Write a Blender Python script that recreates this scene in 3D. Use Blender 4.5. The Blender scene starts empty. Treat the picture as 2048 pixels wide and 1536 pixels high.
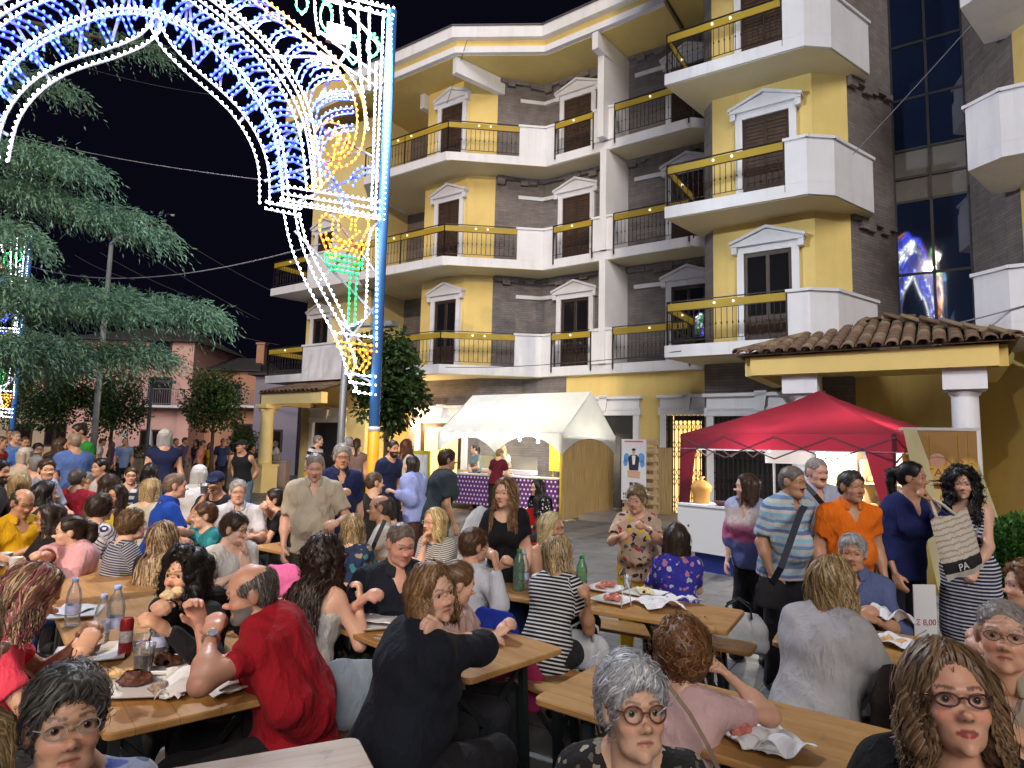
import bpy, math, random
import numpy as np
from mathutils import Vector, Matrix
RNG = np.random.default_rng(7)
random.seed(11)
SC = bpy.context.scene
COL = SC.collection
rad = math.radians

# ---------------------------------------------------------------- camera
FPX, PIT, ROL, CAMH = 1270.0, rad(5.7), rad(1.4), 1.75
def setup_camera():
    R0 = Vector((1, 0, 0)); F = Vector((0, math.cos(PIT), math.sin(PIT))); U0 = Vector((0, -math.sin(PIT), math.cos(PIT)))
    cr, sr = math.cos(ROL), math.sin(ROL)
    R = cr*R0 + sr*U0; Up = cr*U0 - sr*R0; B = -F
    cd = bpy.data.cameras.new('camera'); cd.sensor_width = 36; cd.lens = FPX/2048*36
    cd.clip_start = .05; cd.clip_end = 600
    co = bpy.data.objects.new('camera', cd); COL.objects.link(co)
    co.matrix_world = Matrix(((R.x, Up.x, B.x, 0), (R.y, Up.y, B.y, 0), (R.z, Up.z, B.z, CAMH), (0, 0, 0, 1)))
    SC.camera = co
setup_camera()

# ---------------------------------------------------------------- world, sun, exposure
def setup_light():
    w = bpy.data.worlds.new('World'); SC.world = w; w.use_nodes = True
    nt = w.node_tree; bg = nt.nodes['Background']
    sky = nt.nodes.new('ShaderNodeTexSky'); sky.sky_type = 'NISHITA'; sky.sun_disc = False
    sky.sun_elevation = rad(-7); sky.sun_rotation = rad(205); sky.altitude = 300
    ad = nt.nodes.new('ShaderNodeMixRGB'); ad.blend_type = 'ADD'; ad.inputs[0].default_value = 1; ad.inputs[2].default_value = (.0016, .0015, .0042, 1)
    nt.links.new(sky.outputs[0], ad.inputs[1]); nt.links.new(ad.outputs[0], bg.inputs[0]); bg.inputs[1].default_value = SKY
    sl = bpy.data.lights.new('sun', 'SUN'); sl.energy = SUN; sl.angle = rad(32); sl.color = (1, .93, .87)
    so = bpy.data.objects.new('sun', sl); COL.objects.link(so)
    d = Vector((-.06, .88, -.52)).normalized()      # light travels from behind-left of the camera into the square
    so.rotation_euler = d.to_track_quat('-Z', 'Y').to_euler()
    vs = SC.view_settings; vs.view_transform = 'Standard'; vs.look = 'None'; vs.exposure = EXPO; vs.gamma = 1; vs.use_curve_mapping = False
    c = SC.cycles; c.use_denoising = True
    try: c.denoiser = 'OPENIMAGEDENOISE'
    except Exception: pass
    c.max_bounces = 6; c.diffuse_bounces = 3; c.glossy_bounces = 3; c.transmission_bounces = 6; c.transparent_max_bounces = 8
    c.sample_clamp_indirect = 4; c.sample_clamp_direct = 0; c.caustics_reflective = False; c.caustics_refractive = False
    c.use_light_tree = True
SKY, SUN, EXPO = 1.0, 1.25, .68
setup_light()

# ---------------------------------------------------------------- pixel helpers (survey of the photograph)
_cr, _sr = math.cos(-ROL), math.sin(-ROL); _cp, _sp = math.cos(PIT), math.sin(PIT)
CAM = np.array([0, 0, CAMH])
def ray(px, py):
    u = (px-1024)/FPX; v = (py-768)/FPX
    u, v = _cr*u-_sr*v, _sr*u+_cr*v
    return np.array([u, _cp+v*_sp, _sp-v*_cp])
def atY(px, py, Y): r = ray(px, py); return CAM+r*(Y/r[1])
def atZ(px, py, Z): r = ray(px, py); return CAM+r*((Z-CAMH)/r[2])
def onplane(px, py, p0, n): r = ray(px, py); return CAM+r*(np.dot(np.array(p0)-CAM, n)/np.dot(r, n))

# ---------------------------------------------------------------- object helpers
def link(o, parent=None):
    COL.objects.link(o)
    if parent is not None: o.parent = parent
    return o
def tag(o, label, cat, group=None):
    o['label'] = label; o['category'] = cat
    if group: o['group'] = group
    return o
def struct(o): o['kind'] = 'structure'; return o
def thing(name, label, cat, loc=(0, 0, 0), rz=0, group=None):
    o = bpy.data.objects.new(name, None); o.empty_display_size = .1; link(o)
    o.location = loc; o.rotation_euler = (0, 0, rz); return tag(o, label, cat, group)
class MB:
    """collects faces; build() links them as one mesh object"""
    def __init__(s): s.v = []; s.f = []; s.sm = []; s.mi = []
    def add(s, vs, fs, smooth=False, mi=0):
        n = len(s.v); s.v += [tuple(float(c) for c in p) for p in vs]
        for f in fs: s.f.append(tuple(i+n for i in f)); s.sm.append(smooth); s.mi.append(mi)
        return s
    def hexa(s, b, t, mi=0):
        n = len(b); fs = [tuple(range(n))[::-1], tuple(range(n, 2*n))]
        fs += [(i, (i+1) % n, n+(i+1) % n, n+i) for i in range(n)]
        return s.add(list(b)+list(t), fs, mi=mi)
    def prism(s, poly, z0, z1, mi=0):
        a = sum(poly[i][0]*poly[(i+1) % len(poly)][1]-poly[(i+1) % len(poly)][0]*poly[i][1] for i in range(len(poly)))
        if a < 0: poly = poly[::-1]
        return s.hexa([(p[0], p[1], z0) for p in poly], [(p[0], p[1], z1) for p in poly], mi)
    def box(s, c, d, rz=0, mi=0):
        x, y, z = d[0]/2, d[1]/2, d[2]/2; co, si = math.cos(rz), math.sin(rz)
        P = [(c[0]+co*a-si*b, c[1]+si*a+co*b) for a, b in ((-x, -y), (x, -y), (x, y), (-x, y))]
        return s.prism(P, c[2]-z, c[2]+z, mi)
    def bar(s, a, b, w, h=None, up=(0, 0, 1), mi=0):
        a = Vector(a); b = Vector(b); d = (b-a)
        if d.length < 1e-6: return s
        d.normalize(); up = Vector(up)
        if abs(d.dot(up)) > .99: up = Vector((1, 0, 0))
        x = d.cross(up).normalized()*(w/2); y = x.cross(d).normalized()*((h or w)/2)
        q = [-x-y, x-y, x+y, -x+y]
        vs = [a+p for p in q]+[b+p for p in q]
        return s.add(vs, [(3, 2, 1, 0), (4, 5, 6, 7), (0, 1, 5, 4), (1, 2, 6, 5), (2, 3, 7, 6), (3, 0, 4, 7)], mi=mi)
    def tube(s, pts, r, n=8, cap=True, mi=0):
        pts = [Vector(p) for p in pts]; rs = r if hasattr(r, '__len__') else [r]*len(pts)
        rings = []; x = None
        for i, p in enumerate(pts):
            d = (pts[min(i+1, len(pts)-1)]-pts[max(i-1, 0)]).normalized()
            if x is None:
                up = Vector((0, 0, 1)) if abs(d.z) < .95 else Vector((1, 0, 0))
                x = d.cross(up).normalized()
            else:
                x = (x-d*x.dot(d)).normalized()
            y = d.cross(x)
            rings.append([p+(x*math.cos(t)+y*math.sin(t))*rs[i] for t in (2*math.pi*k/n for k in range(n))])
        vs = [q for R in rings for q in R]; fs = []
        for i in range(len(pts)-1):
            for k in range(n): fs.append((i*n+k, i*n+(k+1) % n, (i+1)*n+(k+1) % n, (i+1)*n+k))
        s.add(vs, fs, True, mi)
        if cap:
            m = len(s.v)-len(vs)
            s.f.append(tuple(m+k for k in range(n))[::-1]); s.sm.append(False); s.mi.append(mi)
            s.f.append(tuple(m+(len(pts)-1)*n+k for k in range(n))); s.sm.append(False); s.mi.append(mi)
        return s
    def lathe(s, prof, c=(0, 0, 0), n=20, axis=None, mi=0, cap=True):
        vs = []; fs = []
        for r, z in prof:
            for k in range(n):
                t = 2*math.pi*k/n; vs.append((c[0]+r*math.cos(t), c[1]+r*math.sin(t), c[2]+z))
        for i in range(len(prof)-1):
            for k in range(n): fs.append((i*n+k, i*n+(k+1) % n, (i+1)*n+(k+1) % n, (i+1)*n+k))
        if cap: fs.append(tuple(range(n))[::-1]); fs.append(tuple((len(prof)-1)*n+k for k in range(n)))
        return s.add(vs, fs, True, mi)
    def mesh(s, name, mats):
        me = bpy.data.meshes.new(name); me.from_pydata(s.v, [], s.f)
        for m in (mats if isinstance(mats, (list, tuple)) else [mats]): me.materials.append(m)
        me.polygons.foreach_set('use_smooth', s.sm); me.polygons.foreach_set('material_index', s.mi); me.update()
        return me
    def build(s, name, mats, parent=None, loc=None, rz=None):
        o = bpy.data.objects.new(name, s.mesh(name, mats)); link(o, parent)
        if loc is not None: o.location = loc
        if rz is not None: o.rotation_euler = (0, 0, rz)
        return o
def inst(name, me, parent=None, loc=(0, 0, 0), rot=None, scale=None):
    o = bpy.data.objects.new(name, me); link(o, parent); o.location = loc
    if rot is not None: o.rotation_euler = rot
    if scale is not None: o.scale = scale
    return o
def np_mesh(name, verts, quads, mat, smooth=True, col=None, st=None):
    me = bpy.data.meshes.new(name); nv, nf = len(verts), len(quads)
    me.vertices.add(nv); me.vertices.foreach_set('co', np.ascontiguousarray(verts, np.float32).ravel())
    me.loops.add(nf*4); me.loops.foreach_set('vertex_index', np.ascontiguousarray(quads, np.int32).ravel())
    me.polygons.add(nf); me.polygons.foreach_set('loop_start', np.arange(0, nf*4, 4, dtype=np.int32))
    me.polygons.foreach_set('loop_total', np.full(nf, 4, np.int32))
    me.polygons.foreach_set('use_smooth', np.full(nf, smooth, bool))
    if col is not None:
        a = me.attributes.new('Col', 'FLOAT_COLOR', 'POINT'); c4 = np.ones((nv, 4), np.float32); c4[:, :3] = col
        a.data.foreach_set('color', c4.ravel())
    if st is not None:
        a = me.attributes.new('st', 'FLOAT_VECTOR', 'POINT'); a.data.foreach_set('vector', np.ascontiguousarray(st, np.float32).ravel())
    me.materials.append(mat); me.update(calc_edges=True); return me

# ---------------------------------------------------------------- materials
MATS = {}
def srgb(*c):
    if len(c) == 1: c = tuple(int(c[0][i:i+2], 16)/255 for i in (0, 2, 4))
    return tuple((x/12.92 if x <= .04045 else ((x+.055)/1.055)**2.4) for x in c)
def newmat(name):
    m = bpy.data.materials.new(name); m.use_nodes = True; nt = m.node_tree
    return m, nt, nt.nodes['Principled BSDF']
def nd(nt, t, **kw):
    n = nt.nodes.new('ShaderNode'+t)
    for k, v in kw.items():
        if k.startswith('i_'): n.inputs[int(k[2:]) if k[2:].isdigit() else k[2:].replace('_', ' ')].default_value = v
        else: setattr(n, k, v)
    return n
def ramp(nt, fac, stops, interp='LINEAR'):
    r = nd(nt, 'ValToRGB'); r.color_ramp.interpolation = interp; e = r.color_ramp.elements
    while len(e) < len(stops): e.new(.5)
    for k, (p, c) in enumerate(stops):
        e[k].position = p; e[k].color = (*c, 1) if len(c) == 3 else c
    nt.links.new(fac, r.inputs[0]); return r.outputs[0]
def mathn(nt, op, a, b=None, c=None):
    n = nd(nt, 'Math', operation=op)
    for i, x in enumerate((a, b, c)):
        if x is None: continue
        if isinstance(x, (int, float)): n.inputs[i].default_value = x
        else: nt.links.new(x, n.inputs[i])
    return n.outputs[0]
def mixc(nt, fac, a, b, mode='MIX'):
    n = nd(nt, 'MixRGB', blend_type=mode)
    for i, x in enumerate((fac, a, b)):
        if isinstance(x, (int, float)): n.inputs[i].default_value = x
        elif isinstance(x, tuple): n.inputs[i].default_value = (*x[:3], 1)
        else: nt.links.new(x, n.inputs[i])
    return n.outputs[0]
def bump(nt, bsdf, h, strength=.3, dist=.01):
    b = nd(nt, 'Bump'); b.inputs['Strength'].default_value = strength; b.inputs['Distance'].default_value = dist
    nt.links.new(h, b.inputs['Height']); nt.links.new(b.outputs[0], bsdf.inputs['Normal'])
def coords(nt, kind='Object', scale=(1, 1, 1)):
    t = nd(nt, 'TexCoord'); m = nd(nt, 'Mapping'); m.inputs['Scale'].default_value = scale
    nt.links.new(t.outputs[kind], m.inputs[0]); return m.outputs[0]
def noise(nt, vec, scale, detail=4, rough=.55):
    n = nd(nt, 'TexNoise'); n.inputs['Scale'].default_value = scale; n.inputs['Detail'].default_value = detail; n.inputs['Roughness'].default_value = rough
    if vec is not None: nt.links.new(vec, n.inputs['Vector'])
    return n.outputs['Fac']
def paint(name, col, rough=.6, var=.12, scale=3, metal=0, bmp=.1, bscale=40, spec=.4, streak=0):
    """plain painted / rendered surface with soft blotches and fine relief"""
    if name in MATS: return MATS[name]
    m, nt, b = newmat(name); v = coords(nt)
    f = noise(nt, v, scale, 6, .6)
    lo = tuple(c*(1-var) for c in col); hi = tuple(min(1, c*(1+var)) for c in col)
    c = ramp(nt, f, [(.3, lo), (.7, hi)])
    if streak:       # rain marks and grime
        s1 = noise(nt, coords(nt, 'Object', (2.6, 2.6, .22)), 1.6, 6, .7); s2 = noise(nt, v, .7, 5, .7)
        k = mathn(nt, 'MULTIPLY', ramp(nt, s1, [(.48, (0, 0, 0)), (.75, (1, 1, 1))]), ramp(nt, s2, [(.35, (0, 0, 0)), (.7, (1, 1, 1))])); c = mixc(nt, mathn(nt, 'MULTIPLY', k, streak), c, tuple(x*.45 for x in col))
    nt.links.new(c, b.inputs['Base Color'])
    b.inputs['Roughness'].default_value = rough; b.inputs['Metallic'].default_value = metal; b.inputs['Specular IOR Level'].default_value = spec
    if bmp: bump(nt, b, noise(nt, v, bscale, 3), bmp, .004)
    MATS[name] = m; return m
def emit(name, col, s, sampling='AUTO'):
    if name in MATS: return MATS[name]
    m, nt, b = newmat(name); b.inputs['Base Color'].default_value = (*col, 1)
    b.inputs['Emission Color'].default_value = (*col, 1); b.inputs['Emission Strength'].default_value = s
    m.cycles.emission_sampling = sampling
    MATS[name] = m; return m
def point(name, loc, power, col=(1, 1, 1), r=.08, parent=None):
    l = bpy.data.lights.new(name, 'POINT'); l.energy = power; l.color = col; l.shadow_soft_size = r
    o = bpy.data.objects.new(name, l); link(o, parent); o.location = loc; return o
# ================================================================ ground
PH = rad(-55.8); UX, UY = -math.sin(PH), -math.cos(PH); RZ = math.atan2(UY, UX)
BO = np.array([5.97, 13.62, 0.])
def bw_(u, n, z=0): return np.array([BO[0]+UX*u+UY*n, BO[1]+UY*u-UX*n, z])     # building frame (along facade, outwards, up) -> world
def mat_paving():
    m, nt, b = newmat('paving'); v = coords(nt); mp = nd(nt, 'Mapping'); mp.inputs['Rotation'].default_value = (0, 0, -RZ); nt.links.new(v, mp.inputs[0])
    br = nd(nt, 'TexBrick'); br.inputs['Scale'].default_value = 1; br.inputs['Brick Width'].default_value = .6; br.inputs['Row Height'].default_value = .3; br.inputs['Mortar Size'].default_value = .006
    br.inputs['Color1'].default_value = (.115, .12, .128, 1); br.inputs['Color2'].default_value = (.155, .16, .168, 1); br.inputs['Mortar'].default_value = (.03, .03, .032, 1)
    nt.links.new(mp.outputs[0], br.inputs['Vector'])
    sx = nd(nt, 'SeparateXYZ'); nt.links.new(mp.outputs[0], sx.inputs[0]); f = mathn(nt, 'FRACT', mathn(nt, 'MULTIPLY', sx.outputs[0], 1/3.3))
    band = mathn(nt, 'LESS_THAN', f, .16); c = mixc(nt, band, br.outputs['Color'], mixc(nt, .8, br.outputs['Color'], (.25, .245, .235)))
    n1 = noise(nt, v, 1.3, 6, .65); c2 = mixc(nt, 1, c, ramp(nt, n1, [(.3, (.7, .7, .7)), (.7, (1.15, 1.15, 1.15))]), 'MULTIPLY')
    nt.links.new(c2, b.inputs['Base Color']); nt.links.new(ramp(nt, noise(nt, v, 3, 4), [(.3, (.42,)*3), (.7, (.75,)*3)]), b.inputs['Roughness'])
    h = mathn(nt, 'ADD', br.outputs['Fac'], mathn(nt, 'MULTIPLY', noise(nt, v, 90, 3), -.5)); bump(nt, b, mathn(nt, 'MULTIPLY', h, -1), .5, .006)
    return m
g = MB().add([(-300, -60, 0), (300, -60, 0), (300, 400, 0), (-300, 400, 0)], [(0, 1, 2, 3)]).build('ground', mat_paving()); struct(g)

# ================================================================ materials of the building
M_WHITE = paint('white_plaster', (.74, .75, .80), .75, .05, 1.2, bmp=.15, bscale=30, streak=.45)
M_YEL = paint('yellow_plaster', srgb('DEC57C'), .85, .07, 1.0, bmp=.25, bscale=60, streak=.3)
M_YELB = paint('yellow_band', srgb('A88F2C'), .6, .06, 2)
M_SOFF = paint('soffit_plaster', srgb('CDC3A2'), .85, .05, 1.0)
M_BROWN = paint('brown_wood', (.045, .025, .017), .45, .3, 6)
M_BROWN2 = paint('shutter_wood', (.06, .035, .024), .5, .3, 5)
M_IRON = paint('dark_iron', (.035, .028, .026), .5, .2, 8, metal=.3)
def mat_stone():
    m, nt, b = newmat('stone_cladding'); v = coords(nt)
    sp = nd(nt, 'SeparateXYZ'); nt.links.new(v, sp.inputs[0]); cb = nd(nt, 'CombineXYZ')
    nt.links.new(mathn(nt, 'ADD', sp.outputs[0], sp.outputs[1]), cb.inputs[0]); nt.links.new(sp.outputs[2], cb.inputs[1])
    br = nd(nt, 'TexBrick'); br.inputs['Scale'].default_value = 1; br.inputs['Brick Width'].default_value = .42; br.inputs['Row Height'].default_value = .075; br.inputs['Mortar Size'].default_value = .006
    br.inputs['Color1'].default_value = (.175, .162, .160, 1); br.inputs['Color2'].default_value = (.225, .208, .205, 1); br.inputs['Mortar'].default_value = (.13, .12, .118, 1); nt.links.new(cb.outputs[0], br.inputs['Vector'])
    c = mixc(nt, 1, br.outputs['Color'], ramp(nt, noise(nt, v, 2.5, 6, .65), [(.3, (.75, .72, .72)), (.7, (1.2, 1.15, 1.12))]), 'MULTIPLY')
    nt.links.new(c, b.inputs['Base Color']); b.inputs['Roughness'].default_value = .85
    bump(nt, b, mathn(nt, 'ADD', mathn(nt, 'MULTIPLY', br.outputs['Fac'], -1), mathn(nt, 'MULTIPLY', noise(nt, v, 25, 5), 1.2)), .7, .02); return m
M_STONE = mat_stone()
def mat_glass(name, col, rough=.03):
    m, nt, b = newmat(name); b.inputs['Base Color'].default_value = (*col, 1); b.inputs['Roughness'].default_value = rough; b.inputs['Specular IOR Level'].default_value = 1.0
    b.inputs['IOR'].default_value = 1.9; v = coords(nt); bump(nt, b, noise(nt, v, .9, 2), .012, .05); return m
M_GLASS = mat_glass('tinted_glass', (.010, .020, .055)); M_PANE = mat_glass('door_pane', (.012, .011, .012))
M_FRAME = paint('steel_mullion', (.02, .024, .035), .4, .1, 5)

# ================================================================ apartment building
Z1, Z2, Z3, ST = 4.2, 7.55, 10.9, .28
bld = thing('apartment_building', 'yellow and white apartment building with angular balconies and dark stone cladding', 'building', tuple(BO), RZ)
def P2(poly): return [(u, -n) for u, n in poly]
def bpart(name, mat, f, parent=bld): m = MB(); f(m); return m.build(name, mat, parent)
ZT = 13.95
def zone(name, mat, poly, z0, z1): return bpart(name, mat, lambda m: m.prism(P2(poly), z0, z1))
zone('wall', M_YEL, [(-11.75, -1.08), (-9.87, -1.05), (-9.15, -1.6), (-9.15, -7), (-11.75, -7)], Z1, ZT)
zone('stone_wall', M_STONE, [(-9.15, -1.6), (-8.0, -2.8), (-5.2, -2.8), (-5.2, -7), (-9.15, -7)], Z1, ZT)
zone('stone_wall', M_STONE, [(-5.2, -2.85), (-2.15, -2.95), (-2.15, -7), (-5.2, -7)], Z1, ZT)
zone('stone_wall', M_STONE, [(-2.15, -1.15), (-1.82, -.80), (-1.82, -7), (-2.15, -7)], Z1, 17)
zone('wall', M_YEL, [(-1.82, -.75), (.47, -.75), (1.14, -1.3), (1.14, -7), (-1.82, -7)], Z1, 17)
zone('stone_wall', M_STONE, [(1.14, -1.33), (1.95, -3.0), (1.95, -7), (1.14, -7)], 4.0, 17)
zone('wall', M_YEL, [(1.14, -1.33), (1.95, -3.0), (1.95, -7), (1.14, -7)], 0, 3.995)
zone('stone_wall', M_STONE, [(3.42, -3.0), (4.2, -1.45), (4.2, -7), (3.42, -7)], 4.0, 17)
zone('wall', M_YEL, [(3.42, -3.0), (4.2, -1.45), (4.2, -7), (3.42, -7)], 0, 3.995)
zone('wall', M_YEL, [(4.2, -1.42), (4.8, -.8), (9.5, -.8), (9.5, -7), (4.2, -7)], 0.9, 17)
zone('stone_dado', paint('grey_marble', (.2, .18, .2), .35, .25, 2.5), [(4.15, -1.36), (4.77, -.74), (9.5, -.74), (9.5, -1), (4.15, -2)], 0, 1.42)
zone('stone_wall', M_STONE, [(-14.2, -2.8), (-11.75, -2.8), (-11.75, -7), (-14.2, -7)], Z1, ZT)
zone('wall', paint('pale_yellow_plaster', srgb('E2CF92'), .85, .05, 1), [(-17.75, -1.1), (-14.2, -1.1), (-14.2, -7), (-17.75, -7)], 0, ZT)
# ground floor
zone('wall', M_YEL, [(-6.6, -2.0), (-2.1, -2.0), (-2.1, -7), (-6.6, -7)], 0, Z1)
zone('stone_wall', M_STONE, [(-2.1, -.9), (1.14, -.9), (1.14, -7), (-2.1, -7)], 0, Z1)
zone('stone_wall', M_STONE, [(-12.3, -1.3), (-9.3, -1.3), (-8.2, -2.0), (-6.6, -2.0), (-6.6, -7), (-12.3, -7)], 0, Z1)
zone('wall', M_YEL, [(-14.2, -2.0), (-12.3, -2.0), (-12.3, -7), (-14.2, -7)], 0, Z1)
zone('wall', M_YEL, [(1.95, -3.2), (3.42, -3.2), (3.42, -7), (1.95, -7)], 0, 4.3)
# slabs
SA = [(-13.5, .15), (-9.8, .15), (-7.42, -1.85), (-2.7, -1.8), (-2.15, -2.3), (-2.15, -3.2), (-14.2, -3.2), (-14.2, -.7)]
SB = [(-2.6, .5), (.52, .38), (1.0, 0), (1.6, -1.56), (1.3, -2.2), (-2.12, -2.2)]
SL = [(-18.35, .17), (-14.0, .17), (-14.0, -1.4), (-18.0, -1.4)]
SR = [(3.75, -1.6), (3.3, 0), (3.8, .4), (9, .4), (9, -1.6)]
for z in (Z1, Z2, Z3):
    for nm, poly in (('A', SA), ('B', SB), ('L', SL), ('R', SR)):
        if nm == 'L' and z == Z3: continue
        def f(m, poly=poly, z=z): m.prism(P2(poly), z-ST, z)
        s_ = bpart('balcony_slab', M_WHITE, f)
        # plastered underside, a separate skin just below the slab
        if nm in 'AB': bpart('balcony_soffit', M_SOFF, lambda m: m.prism(P2([(a*.985+.015*poly[0][0]*0, b-.05) for a, b in poly]), z-ST-.02, z-ST-.004))
for z0, z1 in ((Z1, Z2-ST), (Z2, Z3-ST), (Z3, ZT)):
    zone('fin_wall', M_WHITE, [(-5.42, -1.72 if z0 < Z3 else -1.5), (-5.22, -1.72 if z0 < Z3 else -1.5), (-5.02, -2.86), (-5.22, -2.86)], z0+.002, z1-.002)
# parapets
def parapet(pts, z, h=.97, th=.12):
    m = MB(); c = MB()
    for a, b in zip(pts[:-1], pts[1:]):
        d = np.subtract(b, a); L = np.hypot(*d); d = d/L; nn = np.array([-d[1], d[0]])
        if nn[1] < 0 and abs(nn[1]) > .3: nn = -nn
        q = [np.array(a), np.array(b), np.array(b)-nn*th, np.array(a)-nn*th]; m.prism(P2(q), z+.002, z+h)
        q = [np.array(a)-d*.04+nn*.045, np.array(b)+d*.04+nn*.045, np.array(b)+d*.04-nn*(th+.045), np.array(a)-d*.04-nn*(th+.045)]; c.prism(P2(q), z+h, z+h+.035); c.prism(P2([np.array(p)*1.0 for p in q]), z+h+.036, z+h+.065)
    o = m.build('parapet', M_WHITE, bld); c.build('coping', M_WHITE, o)
# railings: yellow top band, handrail, posts and balusters
bal = MB(); bal.tube([(0, 0, 0), (0, 0, .30)], .008, 6).tube([(0, 0, .30), (0, 0, .34), (0, 0, .38)], [.008, .02, .008], 6).tube([(0, 0, .38), (0, 0, .70)], .008, 6); BAL = bal.mesh('baluster', M_IRON)
M_KNOB = emit('white_button', (1, .97, .85), .8, 'NONE')  # round white buttons on the railing band, weakly emissive
def railing(a, b, z, step=.115, knobs=1):
    a = np.array(a, float); b = np.array(b, float); L = np.linalg.norm(b-a); d = (b-a)/L; A = (a[0], -a[1]); d3 = Vector((d[0], -d[1], 0))
    m = MB(); p = Vector((A[0], A[1], z)); q = p+d3*L
    m.bar(p+Vector((0, 0, .90)), q+Vector((0, 0, .90)), .03, .17); o = m.build('railing_band', M_YELB, bld)
    m = MB(); m.bar(p+Vector((0, 0, 1.03)), q+Vector((0, 0, 1.03)), .04, .02); m.bar(p+Vector((0, 0, .10)), q+Vector((0, 0, .10)), .02, .012); m.bar(p+Vector((0, 0, .80)), q+Vector((0, 0, .80)), .02, .012)
    np_ = max(1, round(L/1.9))
    for i in range(np_+1):
        t = p+d3*(L*i/np_); m.bar(t+Vector((0, 0, -.16)), t+Vector((0, 0, 1.03)), .035); m.tube([t+Vector((0, 0, -.2)), t+Vector((0, 0, -.16))], [.004, .02], 6)
    m.build('railing_frame', M_IRON, o)
    n = int(L/step)
    for i in range(1, n): inst('baluster', BAL, o, p+d3*(L*i/n)+Vector((0, 0, .10)))
    nv = Vector((d[1], d[0], 0))
    if nv.y > 0: nv = -nv
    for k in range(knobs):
        c = p+d3*(L*(.5+.08*(k-(knobs-1)/2)*2))+Vector((0, 0, .91))+nv*.03; inst('white_button', KNOB, o, c)
KNOB = MB().lathe([(.001, -.032), (.02, -.025), (.032, 0), (.02, .025), (.001, .032)], n=10).mesh('white_button', M_KNOB)
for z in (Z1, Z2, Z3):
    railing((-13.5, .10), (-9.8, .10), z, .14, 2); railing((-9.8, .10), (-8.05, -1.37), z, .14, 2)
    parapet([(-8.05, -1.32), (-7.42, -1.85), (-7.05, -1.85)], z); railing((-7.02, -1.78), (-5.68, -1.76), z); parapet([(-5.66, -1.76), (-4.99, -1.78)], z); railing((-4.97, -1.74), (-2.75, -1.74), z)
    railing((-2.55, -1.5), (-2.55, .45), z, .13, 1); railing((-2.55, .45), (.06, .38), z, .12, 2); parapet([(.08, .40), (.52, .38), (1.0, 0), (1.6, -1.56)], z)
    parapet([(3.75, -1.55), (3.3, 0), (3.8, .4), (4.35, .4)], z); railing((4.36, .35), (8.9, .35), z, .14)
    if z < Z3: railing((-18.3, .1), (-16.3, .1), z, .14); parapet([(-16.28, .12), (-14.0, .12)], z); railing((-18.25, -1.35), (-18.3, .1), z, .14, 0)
# windows / french doors with pediments
def french(u, n, z, w=1.02, h=2.28, ang=0, ped=True):
    d = np.array([math.cos(ang), math.sin(ang)]); nn = np.array([-math.sin(ang), math.cos(ang)])
    def L(a, o, zz): q = np.array([u, n])+d*a+nn*o; return (q[0], -q[1], zz)
    def bx(m, a0, a1, o0, o1, z0, z1): m.hexa([L(a0, o1, z0), L(a1, o1, z0), L(a1, o0, z0), L(a0, o0, z0)][::-1] if False else [L(a0, o1, z0), L(a1, o1, z0), L(a1, o0, z0), L(a0, o0, z0)], [L(a0, o1, z1), L(a1, o1, z1), L(a1, o0, z1), L(a0, o0, z1)])
    s = MB(); f = .16; hw = w/2
    bx(s, -hw-f, -hw, -.05, .10, z+.003, z+h+f); bx(s, hw, hw+f, -.05, .10, z+.003, z+h+f); bx(s, -hw, hw, -.05, .098, z+h, z+h+f)
    for sg in (-1, 1): bx(s, sg*(hw+f+.05)-.06, sg*(hw+f+.05)+.06, .0, .17, z+h+f-.16, z+h+f-.002)
    o = s.build('window_surround', M_WHITE, bld)
    if ped:
        p = MB(); e = hw+f+.12; z0 = z+h+f
        bx(p, -e, e, 0, .19, z0, z0+.07)
        p.hexa([L(-e+.02, .17, z0+.071), L(e-.02, .17, z0+.071), L(0, .17, z0+.34)], [L(-e+.02, .0, z0+.071), L(e-.02, .0, z0+.071), L(0, .0, z0+.34)])
        for sg in (-1, 1):
            p.hexa([L(sg*(e+.03), .23, z0+.05), L(0, .23, z0+.36), L(0, .23, z0+.43), L(sg*(e+.03), .23, z0+.12)], [L(sg*(e+.03), .0, z0+.05), L(0, .0, z0+.36), L(0, .0, z0+.43), L(sg*(e+.03), .0, z0+.12)])
        p.build('pediment', M_WHITE, o)
    fr = MB(); t = .07
    for a0, a1 in ((-hw+.001, -hw+t), (-t*.55, t*.55), (hw-t, hw-.001)): bx(fr, a0, a1, .0, .052, z+.004, z+h-.002)
    for z0, z1 in ((z+.005, z+.12), (z+.66, z+.76), (z+h-.1, z+h-.003)): bx(fr, -hw+.002, hw-.002, .0, .045, z0, z1)
    bx(fr, -hw+.003, hw-.003, -.0, .025, z+.12, z+.66)
    dr = fr.build('door', M_BROWN, bld)
    for a0, a1 in ((-hw+t, -t*.5), (t*.5, hw-t)):
        if z > Z1+.1:
            sh = MB(); n_ = 16; hh = (h-.09-.76)/n_
            for k in range(n_): bx(sh, a0, a1, .012, .040 if k % 2 else .034, z+.76+k*hh, z+.76+(k+.86)*hh)
            sh.build('shutter', M_BROWN2, dr); continue
        g_ = MB(); g_.add([L(a0, .022, z+.74), L(a1, .022, z+.74), L(a1, .022, z+h-.09), L(a0, .022, z+h-.09)], [(0, 1, 2, 3)]); g_.build('pane', M_PANE, dr)
for z in (Z1, Z2, Z3):
    french(-10.6, -1.06, z, .92); french(-6.75, -2.79, z, 1.0); french(-3.15, -2.90, z, 1.0); french(-.54, -.74, z, 1.06)
french(-16.8, -1.09, Z1, .9); french(-16.8, -1.09, Z2, .9)
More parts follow.
